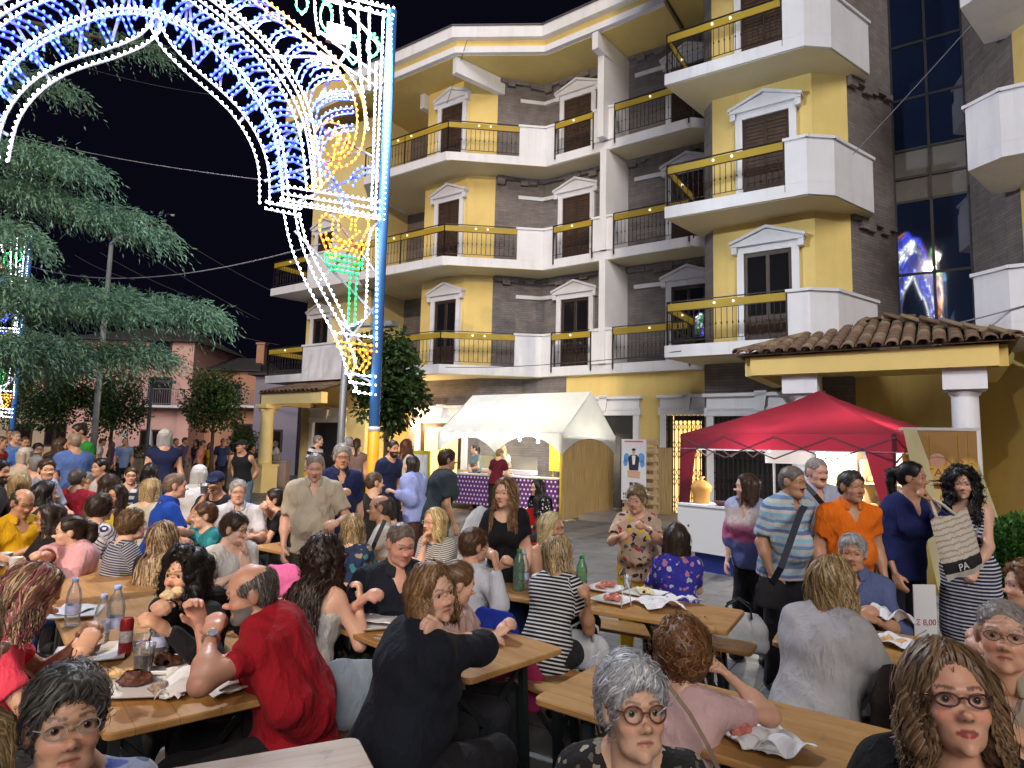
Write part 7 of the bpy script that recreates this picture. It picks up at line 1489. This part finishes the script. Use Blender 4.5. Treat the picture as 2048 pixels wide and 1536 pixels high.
pp('C9', 'blond man in burgundy t-shirt bending over the stall counter', 1000, 908, 15.2, b=150, h=120, lean=14, skin='fair', hair=('short', (.30, .2, .09)), top=((.09, .008, .016), None, .8), bot=(BLK, 'trousers'), L='front', R='front', sit=False, zoff=0)
pp('C10', 'vendor in grey top working behind the polka dot counter', 948, 898, 17.6, b=-60, h=-80, sex='f', skin='fair', hair=('pony', hDK), top=((.16, .22, .25), None, .6), L='front', R='front', sit=False)
pp('C11', 'second vendor in mint top at the back of the white gazebo', 1005, 898, 17.8, b=-20, sex='f', skin='fair', hair=('bob', (.45, .3, .12)), top=((.35, .5, .45), None, .7), L='front', R='front', sit=False)
pp('C12', 'auburn-haired woman in white at the left of white gazebo', 814, 893, 10.5, b=140, sex='f', skin='fair', hair=('bob', (.13, .05, .03)), top=((.55, .52, .48), None, 1.6), **DN)
pp('C13', 'man in black and white striped t-shirt and yellow trousers by the porch column', 637, 882, 14., b=60, h=75, skin='mid', hair=('short', hGR), top=((.02, .02, .025), 'bands', .8, [(.6, .6, .6)], 1.0), bot=((.5, .28, .05), 'trousers'), **DN)
pp('C14', 'white-haired person in cream beside the lit doorway', 694, 886, 13., b=-120, skin='mid', hair=('short', hWH), top=((.5, .45, .36), None, .8), **DN)
# --- left crowd
pp('L1', 'balding man in yellow polo at the left edge', 46, 1006, 4.75, b=20, h=25, hp=18, skin='tan', hair=('bald', (.05, .045, .04), [], 1.2), top=((.62, .36, .01), None, .9), neck='polo', L='table', R='table2', build=1.2)
pp('L2', 'dark-haired woman with glasses in black, profile to the left', 98, 1036, 4.5, b=-70, h=-85, hp=5, sex='f', skin='tan', hair=('bob', (.03, .018, .014), [], .95, .05), top=((.012, .012, .014), None, .9), gl=((.03, .02, .02), .8), L='table', R='table', build=1.15)
pp('L3', 'girl in pink puff-sleeved blouse with dark hair tied back', 138, 1064, 4.15, b=-60, h=-88, sex='f', skin='fair', hair=('pony', (.035, .022, .016), [], 1.0, .05), top=((.66, .36, .40), None, .95, (0, 0, 0), 1, .03), bot=((.06, .10, .30), 'trousers'), R=dict(t=(72, 1110, 4.0), curl=1.0), L='table', lip=(.5, .15, .13))
pp('L4', 'dark-haired woman in white blouse with navy stripes seen from behind', 203, 1016, 4.85, b=130, h=115, sex='f', skin='mid', hair=('puff', (.035, .02, .015), [(.06, .03, .02)], .8), top=((.62, .62, .66), 'diag', .95, (.03, .04, .16), 1.3), L='table', R='table')
pp('L5', 'older woman with glasses in dark striped top, profile to the right', 266, 1050, 4.2, b=105, h=88, sex='f', skin='fair', hair=('puff', (.12, .065, .03), [(.2, .12, .06)], .75), top=((.04, .055, .13), 'thin', .9, (.42, .42, .42), 1.4), gl=((.4, .36, .34), .9), L='table', R='table', age=1, build=1.15)
pp('L6', 'woman with long wavy highlighted hair in black jumper seen from behind', 328, 1076, 4.0, b=160, h=150, sex='f', skin='fair', hair=('long', (.13, .08, .05), [(.36, .25, .14), (.50, .38, .24)], 1.15, .33), top=((.012, .012, .013), None, 1.8), L='table', R='table', build=1.08)
pp('L7', 'boy with glasses in white t-shirt raising a hand to his face', 470, 1058, 4.25, b=25, h=60, hp=8, skin='pale', hair=('short', (.06, .035, .022), [], 1.4), top=((.64, .63, .62), None, .85), gl=((.02, .02, .03), .7), R='table', L='chin', sc=.96)
pp('L8', 'boy with glasses in teal t-shirt stretching an arm to the left', 408, 1032, 5.0, b=-70, h=-82, skin='fair', hair=('short', (.10, .045, .02), [], 1.4), top=((.02, .20, .24), 'leaf', .8, [(.05, .32, .36), (.02, .16, .2)], 2.), gl=((.6, .55, .5), .7), R=dict(t=(318, 1050, 4.8), curl=.4, hint=(0, 0, -1)), L='table')
pp('L9', 'man in royal blue polo seen from behind right', 352, 972, 5.6, b=100, h=88, skin=(.58, .33, .25), hair=('crop', (.14, .10, .07), [], 1.8), top=((.012, .06, .38), None, .8), neck='polo', L='table', R='table', build=1.12)
pp('L10', 'white-haired man with glasses in white polo facing the camera', 476, 984, 5.75, b=5, h=4, skin='fair', hair=('short', (.48, .47, .46), [], 1.0), top=((.60, .62, .70), None, .9), neck='polo', gl=((.3, .25, .22), .8), L='table', R='table', build=1.2, age=1)
pp('L11', 'man in navy cap and black t-shirt drinking', 432, 966, 6.4, b=-30, h=-20, hp=10, skin='tan', hair=('crop', hDK), top=((.012, .013, .02), None, .8), R='mouth', L='table')
pp('L12', 'person in white hood and white printed sweatshirt seen from behind', 398, 950, 7.2, b=180, skin='fair', hair=('bob', (.62, .63, .66), [], .7, .0), top=((.55, .56, .60), None, 1.9, (0, 0, 0), 1, .02), sit=True, L='lap', R='lap')
pp('L13', 'blonde woman in beige top seen from behind', 304, 980, 5.9, b=150, h=140, sex='f', skin='fair', hair=('bob', (.45, .32, .15), [(.6, .46, .24)], .9, .0), top=((.50, .46, .36), None, .9), L='table', R='table')
pp('L14', 'child with glasses in striped t-shirt facing the camera', 262, 952, 8.2, b=0, skin='fair', hair=('short', hBR), top=((.03, .04, .12), 'bands', .8, [(.6, .6, .62)], .6), gl=((.02, .02, .03), .8), L='table', R='table', sc=.9)
pp('L15', 'woman with very long dark brown hair seen from behind', 218, 970, 6.3, b=170, h=165, sex='f', skin='mid', hair=('long', (.045, .025, .016), [(.07, .04, .025)], 1.1, .48), top=((.10, .08, .05), None, .9), L='table', R='table')
pp('L16', 'man in crimson t-shirt seen from behind', 156, 958, 7.0, b=160, h=140, skin='tan', hair=('short', (.10, .09, .085)), top=((.32, .015, .03), None, .8), L='table', R='table', build=1.15)
pp('L17', 'brown-haired man in grey-blue polo glancing at the camera', 94, 940, 6.5, b=50, h=12, skin='fair', hair=('short', hBR), top=((.26, .30, .40), None, .85), neck='polo', beard=('stubble', (.06, .035, .02)), L='table', R='table')
pp('L18', 'woman with straight black hair and blurred profile to the right', 92, 988, 5.3, b=110, h=80, sex='f', skin='mid', hair=('bob', (.014, .012, .012), [], .95, .05), top=((.03, .03, .035), None, .9), L='table', R='table')
pp('L19', 'blond person in red t-shirt seen from behind at left edge', 44, 970, 6.0, b=150, h=120, sex='f', skin='fair', hair=('bob', (.42, .30, .15), [], .85, .0), top=((.45, .02, .04), None, .9), L='table', R='table', build=1.1)
pp('L20', 'dark-bearded man cut off by the left edge', -4, 944, 5.6, b=70, h=60, skin='tan', hair=('short', hBLK), top=((.03, .025, .03), None, .9), beard=('full', (.02, .018, .016)), L='table', R='table')
pp('L21', 'grey-haired man in pale blue shirt seen from behind', 70, 932, 8.0, b=200, skin='mid', hair=('short', hGR), top=((.42, .50, .62), None, .9), L='table', R='table')
pp('L22', 'man in blue t-shirt standing with his back turned', 148, 884, 8.8, b=200, h=210, skin='tan', hair=('crop', (.25, .2, .14)), top=((.08, .14, .36), None, .8), bot=((.04, .05, .10), 'trousers'), build=1.15, **DN)
pp('L23', 'tall man in green waistcoat and cream shirt standing in the left crowd', 158, 864, 9.4, b=-60, h=-70, hp=12, skin='tan', hair=('short', hDK), top=((.03, .22, .04), None, .5), bot=((.4, .36, .3), 'trousers'), **DN)
pp('L24', 'woman in black standing beside the blue t-shirt man', 124, 892, 9.2, b=60, h=70, sex='f', skin='mid', hair=('bob', hBR), top=((.02, .02, .022), None, .8), **DN)
pp('L25', 'man in light blue shirt standing by the far blue pole', 32, 874, 13.0, b=30, skin='fair', hair=('crop', hGR), top=((.16, .30, .62), None, .9), **DN)
pp('L26', 'man in mid blue t-shirt standing right of the far blue pole', 50, 886, 12.2, b=20, skin='tan', hair=('crop', hDK), top=((.06, .16, .50), None, .8), **DN)
pp('L27', 'man in dark red standing at the left edge', 4, 886, 11.0, b=60, skin='tan', hair=('crop', hDK), top=((.30, .02, .015), None, 1.5), **DN)
pp('L28', 'young man with short dark hair glimpsed above the left crowd', 76, 900, 10.5, b=15, skin='tan', hair=('short', hBLK), top=((.20, .18, .14), None, .8), **DN)
pp('L29', 'person in white hat and long navy robe seen from behind', 330, 876, 9.2, b=185, skin='mid', hair=('bob', (.5, .5, .52), [], .8, .0), top=((.014, .02, .07), None, .3), bot=((.012, .018, .06), 'dress'), **DN, build=0.88)
pp('L30', 'man in black printed tank top and jeans standing by the planter', 483, 893, 11.6, b=-25, h=-60, skin='tan', hair=('crop', hDK), top=((.012, .012, .014), None, 0), bot=((.10, .15, .24), 'trousers'), L='back', R='back', sit=False, build=1.05)
pp('L31', 'dark-haired boy between the long-haired woman and the striped child', 200, 935, 8.6, b=-60, skin='mid', hair=('short', hBLK), top=((.5, .5, .5), None, .8))
pp('L32', 'woman in dark blue with black hair behind the blonde diner', 300, 945, 8.4, b=170, sex='f', skin='mid', hair=('bob', hBLK), top=((.03, .04, .10), None, .8))
pp('L33', 'man with grey temples in grey shirt behind the crimson t-shirt man', 178, 962, 7.6, b=80, h=90, hp=15, skin='tan', hair=('short', hGR), top=((.25, .27, .34), None, .8))
pp('L34', 'woman in mustard top half hidden by the long-haired woman', 232, 992, 5.9, b=-30, h=-40, sex='f', skin='tan', hair=('bob', hDK), top=((.55, .40, .04), None, .6), R='mouth')
pp('L35', 'woman in white bucket hat at the far left tables', 52, 912, 9.5, b=120, sex='f', skin='fair', hair=('bob', (.6, .5, .4), [], .8, .0), top=((.5, .42, .32), None, .8))
pp('L36', 'person in dark red behind the grey-blue polo man', 118, 930, 8.8, b=170, skin='mid', hair=('short', hBR), top=((.22, .03, .05), None, .8))
FAR = [(205, 884, 20, 90, (.6, .58, .6), 'm', 'white'), (222, 890, 20.5, -60, (.12, .05, .2), 'f', 'plum'), (250, 884, 19, 0, (.20, .28, .5), 'm', 'check blue'), (352, 884, 20, 40, (.10, .14, .35), 'm', 'navy'), (371, 882, 20.5, 60, (.10, .07, .16), 'm', 'dark violet'), (392, 886, 21, -40, (.03, .03, .05), 'f', 'black'), (407, 888, 20, 80, (.62, .25, .18), 'm', 'salmon'), (420, 892, 21.5, 0, (.65, .35, .03), 'f', 'orange'), (446, 884, 21, 0, (.04, .06, .16), 'm', 'dark blue'), (527, 888, 25, 30, (.5, .4, .42), 'f', 'pale pink'), (538, 890, 26, -20, (.03, .03, .04), 'm', 'charcoal'), (550, 888, 25, -80, (.55, .52, .55), 'f', 'white blouse'), (20, 868, 16, 0, (.3, .4, .55), 'm', 'sky blue'), (700, 884, 16, 180, (.45, .3, .3), 'f', 'rose')]
for px, py, Y, b, c, sx, nm in FAR: pp('far'+nm, 'distant %s in %s top standing far across the square' % ('man' if sx == 'm' else 'woman', nm), px, py, Y, b=b, sex=sx, skin='tan', hair=('crop' if sx == 'm' else 'bob', (hDK, hBR, hGR, hBLK)[int(px) % 4], [], 1, 0), top=(c, None, .8), group='people far across the square', **DN)
pp('farsit', 'person in dark clothes sitting on the long planter wall', 507, 897, 23.4, b=40, skin='tan', hair=('crop', hDK), top=((.03, .03, .04), None, .8), bot=(BLK, 'trousers'), seat=1.05, sc=.95, L='lap', R='lap', group='people far across the square')
# ================================================================ things worn and carried
def hd_pt(k, x, y, z): q = I[k]; return q['H']-q['base']+(np.array([x, y, z])@q['RM'])*q['hs']
M_GOLD = paint('gold', (.75, .48, .12), .25, .05, metal=.9); M_STEEL = paint('steel', (.6, .6, .6), .25, .05, metal=.9); M_PEARL = paint('pearl', (.72, .66, .58), .25)
for k, xs in (('F6', (1,)), ('F9', (1, -1)), ('F13', (1, -1))):
    for x in xs: MB().lathe([(.001, -.012), (.008, -.008), (.010, 0), (.006, .009), (.001, .012)], tuple(hd_pt(k, x*.076, .002, -.047)), 10).build('earring', M_GOLD if k != 'F13' else M_PEARL, I[k]['body'])
def wristband(k, arm, mat, name='watch', dial=True, n=10):
    q = I[k]; sh, el, wr = q['arms'][arm][:3]; d = unit(wr-el); c = wr-d*.035-q['base']; x = unit(np.cross(d, [0, 0, 1.])); y = np.cross(d, x); r = .030*q['s']; m = MB(); m.tube([c+(x*math.cos(t)+y*math.sin(t))*r for t in np.linspace(0, 2*math.pi, 17)], .006, 6, False)
    o = m.build(name, mat, q['body'])
    if dial:
        s_ = unit(CAM-wr); s_ = unit(s_-d*(s_@d)); p = c+s_*r; a = unit(np.cross(s_, d)); dl = MB(); pts = [p+(a*math.cos(t)+d*math.sin(t))*.017 for t in np.linspace(0, 2*math.pi, 17)[:-1]]; dl.hexa(pts, [w+s_*.007 for w in pts]); dl.build('watch_dial', M_STEEL, o)
wristband('F5', 'L', M_STEEL); wristband('F10', 'R', M_STEEL); wristband('M10', 'L', M_PEARL); wristband('F13', 'R', M_PEARL, 'bracelet', False); wristband('L2', 'R', M_STEEL)
o = MB(); a, b = hd_pt('F4', -.070, .050, .085), hd_pt('F4', -.094, .012, .055); o.bar(a, b, .016, .012); o.build('hair_clip', paint('pale_clip', (.42, .52, .65), .3), I['F4']['body'])
# red shawl folds
def shawl(k, col):
    q = I[k]; s, sp, tf, tr = q['s'], q['spine'], q['tf'], q['tr']; F = Field(.011, 50.); C7 = q['C7']
    for sg, kk in ((1, 'R'), (-1, 'L')):
        S = q['SH'][kk]; F.cap(C7+sp*.03*s+tr*sg*.03*s, S+tr*sg*.02*s, .062*s, .066*s); F.cap(S+tr*sg*.01*s, S-sp*.22*s+tr*sg*.05*s-tf*.05*s, .066*s, .085*s); F.cap(C7-sp*.05*s-tf*.05*s+tr*sg*.06*s, C7-sp*.36*s-tf*.07*s+tr*sg*.09*s, .10*s, .13*s)
    F.cap(C7+tr*.07*s+tf*.03*s, C7-sp*.16*s+tf*.13*s, .045*s, .05*s); F.cap(C7-tr*.07*s+tf*.03*s, C7-sp*.16*s+tf*.13*s, .045*s, .05*s)
    F.noise = lambda P: .014*np.abs(vnoise(P@np.array([[.7, .2, .6], [-.3, .9, .2], [-.6, -.2, .7]], np.float32), (8, 20, 7), 77))-.006+.006*vnoise(P, (18, 18, 10), 78)
    F.sub.append(('c', C7+tf*.02*s, q['H'], .062*s, .07*s, None, 1)); v, f = F.solve().mesh(); link(bpy.data.objects.new('shawl', np_mesh('shawl', v-q['base'], f, cloth_mat(col), True, None, v-C7)), q['body'])
shawl('F5', (.36, .010, .020))
def cap_hat(k, col):
    q = I[k]; F = Field(.009, 110.); F.ell((0, -.01, .055), (.092, .108, .082)); F.cap((-.035, .10, .058), (.035, .10, .058), .014, .014); F.cap((-.03, .15, .045), (.03, .15, .045), .012, .012); F.ell((0, .12, .052), (.065, .06, .008)); F.sub.append(('h', np.array([0, 0, .035]), np.array([0, 0, -1.]))); v, f = F.solve().mesh(); link(bpy.data.objects.new('cap', np_mesh('cap', q['H']-q['base']+(v@q['RM'])*q['hs'], f, cloth_mat(col), True, None, v)), q['body'])
cap_hat('L11', NAVY); cap_hat('L30', (.02, .02, .022)); cap_hat('L35', (.55, .5, .42)); cap_hat('L29', (.55, .55, .56)); cap_hat('L12', (.60, .61, .64))
def strap(label, pts, w, col, name='shoulder_strap', par=None):
    P = [atY(p[0], p[1], p[2]*kY(p[2])) for p in pts]; m = MB()
    Q = []
    for i in range(len(P)-1):
        for t in np.linspace(0, 1, 6, endpoint=False): Q.append(P[i]*(1-t)+P[i+1]*t)
    Q.append(P[-1])
    for a, b in zip(Q[:-1], Q[1:]): m.bar(a-I[par]['base'], b-I[par]['base'], w, .006, unit(CAM-a))
    m.build(name, paint('strap%s' % str(col), col, .6), I[par]['body'])
strap('', ((1338, 1372, 2.02), (1380, 1428, 1.97), (1415, 1490, 1.95), (1440, 1545, 1.96)), .014, (.22, .15, .11), par='F8')
strap('', ((1612, 1008, 4.5), (1600, 1028, 4.24), (1580, 1085, 4.13), (1562, 1135, 4.12), (1545, 1165, 4.2)), .045, (.015, .018, .035), par='R2'); strap('', ((1600, 958, 4.75), (1630, 990, 4.60), (1665, 1032, 4.55)), .04, (.012, .012, .015), par='R3'); strap('', ((770, 1040, 4.98), (750, 1085, 4.95), (740, 1110, 5.0)), .035, (.02, .02, .03), par='M8')
bag('black shoulder bag at the hip of the blue-striped man', 1542, 1185, 4.22, .19, .22, .08, (.02, .02, .022), 'shoulder_bag'); bag('red backpack on the back of the boy in black', 588, 1032, 5.95, .34, .46, .20, (.42, .02, .03), 'backpack', rz=1.4)
bag('white carrier bag with blue print held by the walking young woman', 948, 1052, 4.4, .22, .30, .06, (.55, .60, .70), 'carrier_bag', rz=.5).rotation_euler[1] = .45; bag('royal blue tote bag behind the brown ponytail girl', 988, 1262, 3.28, .27, .26, .12, (.012, .03, .30), 'tote_bag', rz=-.4); bag('white leather handbag on the bench end', 1168, 1302, 3.72, .36, .24, .16, (.52, .54, .58), 'handbag', rz=-.5, strap=(.5, .5, .54), seed=3)
bag('white bag with black bands at the right end of the ham table', 1478, 1262, 4.4, .42, .30, .2, (.5, .52, .54), 'handbag', rz=-.4, strap=(.015, .015, .017), seed=4); bag('crumpled pink plastic bag behind the red-shawl man', 562, 1160, 3.55, .24, .18, .16, (.75, .16, .42), 'plastic_bag', seed=5); bag('pale denim bag on the bench between red shawl and black dress', 712, 1385, 2.72, .32, .30, .16, (.30, .36, .43), 'handbag', rz=.3, seed=6); bag('magenta bag standing under the table of the black-dressed woman', 1018, 1362, 3.45, .42, .30, .16, (.40, .03, .12), 'tote_bag', seed=7, rz=-.3)
fb = bag('dark brown bag with red leather fringe on the grey-shirt woman side', 1800, 1400, 2.5, .30, .30, .14, (.03, .022, .02), 'handbag', rz=.4, seed=8); fr = MB()
for k in range(14): x = .02+.008*k; fr.tube([(x, -.09, .16), (x+.02*math.sin(k), -.11, .08), (x+.03*math.sin(k*2), -.12, -.02-.02*(k % 3))], .0035, 4)
fr.build('fringe', paint('red_leather', (.35, .08, .05), .5), fb)['kind'] = 'stuff'
# tote bag of the striped-dress woman
q = I['R6']; tc = atY(1915, 1090, 4.12*1.09); tote = thing('tote_bag', 'cream canvas tote bag with script lines and black band held by striped-dress woman', 'bag', tuple(tc), .22)
tw, th = .31, .43; gv = []; gq = []; nx, nz = 16, 20
for side in (-1, 1):
    o_ = len(gv)
    for a_ in range(nx+1):
        for c_ in range(nz+1):
            x = (a_/nx-.5)*tw*(1+.06*math.sin(c_/nz*3)); z = (c_/nz-.5)*th; b_ = math.sin(math.pi*a_/nx)**.5*(.012+.045*(1-c_/nz)**.8*min(1, c_/nz*6)); gv.append((x, side*(b_+.006*math.sin(a_*1.3+c_*.7)*math.sin(math.pi*a_/nx)), z+.012*math.sin(a_*.5)))
    for a_ in range(nx):
        for c_ in range(nz): q_ = (o_+a_*(nz+1)+c_, o_+(a_+1)*(nz+1)+c_, o_+(a_+1)*(nz+1)+c_+1, o_+a_*(nz+1)+c_+1); gq.append(q_ if side < 0 else q_[::-1])
v, f = np.array(gv), np.array(gq)

m_, nt, b_ = newmat('script_canvas'); vv = coords(nt); sp = nd(nt, 'SeparateXYZ'); nt.links.new(vv, sp.inputs[0]); wv = mathn(nt, 'ADD', mathn(nt, 'MULTIPLY', sp.outputs[2], 26), mathn(nt, 'MULTIPLY', noise(nt, coords(nt, 'Object', (60, 60, 10)), 1, 2), .9)); ln = mathn(nt, 'LESS_THAN', mathn(nt, 'FRACT', wv), .30)
c = mixc(nt, mathn(nt, 'MULTIPLY', ln, .7), (.58, .54, .47), (.32, .18, .10)); c = mixc(nt, mathn(nt, 'MULTIPLY', mathn(nt, 'GREATER_THAN', sp.outputs[2], -.165), mathn(nt, 'LESS_THAN', sp.outputs[2], -.085)), c, (.012, .012, .014)); c = mixc(nt, mathn(nt, 'LESS_THAN', sp.outputs[2], -.165), c, (.56, .53, .48)); nt.links.new(c, b_.inputs['Base Color']); b_.inputs['Roughness'].default_value = .85
bb = link(bpy.data.objects.new('bag_body', np_mesh('bag_body', v, f, m_)), tote); bb.rotation_euler = (0, 0, 0); tote.rotation_euler = (0, -.28, .18)
text('PA', .07, M_PLATE, tote, (-.05, -.056, -.15)); st = MB(); st.tube([(-.10, 0, .2), (-.075, .03, .26), (-.03, .10, .33)], .011, 6); st.tube([(.05, 0, .2), (.02, .04, .27), (-.02, .11, .34)], .011, 6); st.build('strap', paint('canvas_strap', (.58, .54, .47), .8), tote)
# price sheet
ps = thing('price_sheet', 'white price sheet hanging behind the grey-shirt woman table', 'sign', tuple(atY(1850, 1222, 4.3)), .1); MB().box((0, 0, 0), (.16, .006, .34)).build('sheet', M_PLATE, ps); text('€ 8,00', .055, paint('price_red', (.5, .05, .05), .6), ps, (0, -.005, -.09))
# red plastic chair of the polka-dot woman
ch = thing('plastic_chair', 'red plastic chair under the polka-dot blouse woman', 'chair', tuple(gp(1090, 1000, 9.0)), .6); R_ = paint('red_plastic', (.5, .02, .02), .35)
MB().box((0, 0, .44), (.44, .42, .03)).build('seat', R_, ch); MB().box((0, .2, .72), (.42, .03, .36)).build('backrest', R_, ch)
for x in (-.19, .19):
    for y in (-.18, .18): MB().bar((x, y, 0), (x*.95, y*.95, .43), .03).build('leg', R_, ch)
# bread and cutlery in hands
blob('white bread slice held by the black-haired woman', 340, 1196, .05, .03, paint('bread_white', (.72, .56, .32), .8, .2, 20), 'bread_slice', 'bread', float(atY(340, 1196, 2.67)[2]), 21, 2); bpy.data.objects[-1] if False else None
for px, py, Y, lab in ((958, 1288, 2.72, 'folded dark reading glasses in the hand of the black-dressed woman'),):
    p = atY(px, py, Y*1.09); g_ = MB(); [g_.tube([(x+.02*math.cos(t), .0, .016*math.sin(t)) for t in np.linspace(0, 2*math.pi, 13)], .0022, 5, False) for x in (-.024, .024)]; g_.tube([(.045, 0, .006), (.03, .05, .02), (-.03, .09, .0)], .002, 5); o = g_.build('reading_glasses', paint('dark_frame', (.03, .015, .015), .3), None, p, .5); tag(o, lab, 'glasses')
ct_ = MB(); p = atZ(1243, 1215, .78); ct_.tube([(0, 0, 0), (.005, 0, .09), (.0, 0, .13)], [.004, .004, .007], 6); o = ct_.build('plastic_fork', M_PLATE, None, p); tag(o, 'white plastic fork standing left in the ham plates', 'fork'); p = atZ(1262, 1212, .78); o = MB().tube([(0, 0, 0), (-.01, 0, .10), (-.03, 0, .16)], [.004, .004, .007], 6).build('plastic_fork', M_PLATE, None, p); tag(o, 'white plastic fork leaning right in the ham plates', 'fork')
cup('cup of dark drink held by the navy cap man', 408, 988, .10, .04, (.05, .01, .01), z=float(atY(408, 988, 6.1)[2]))
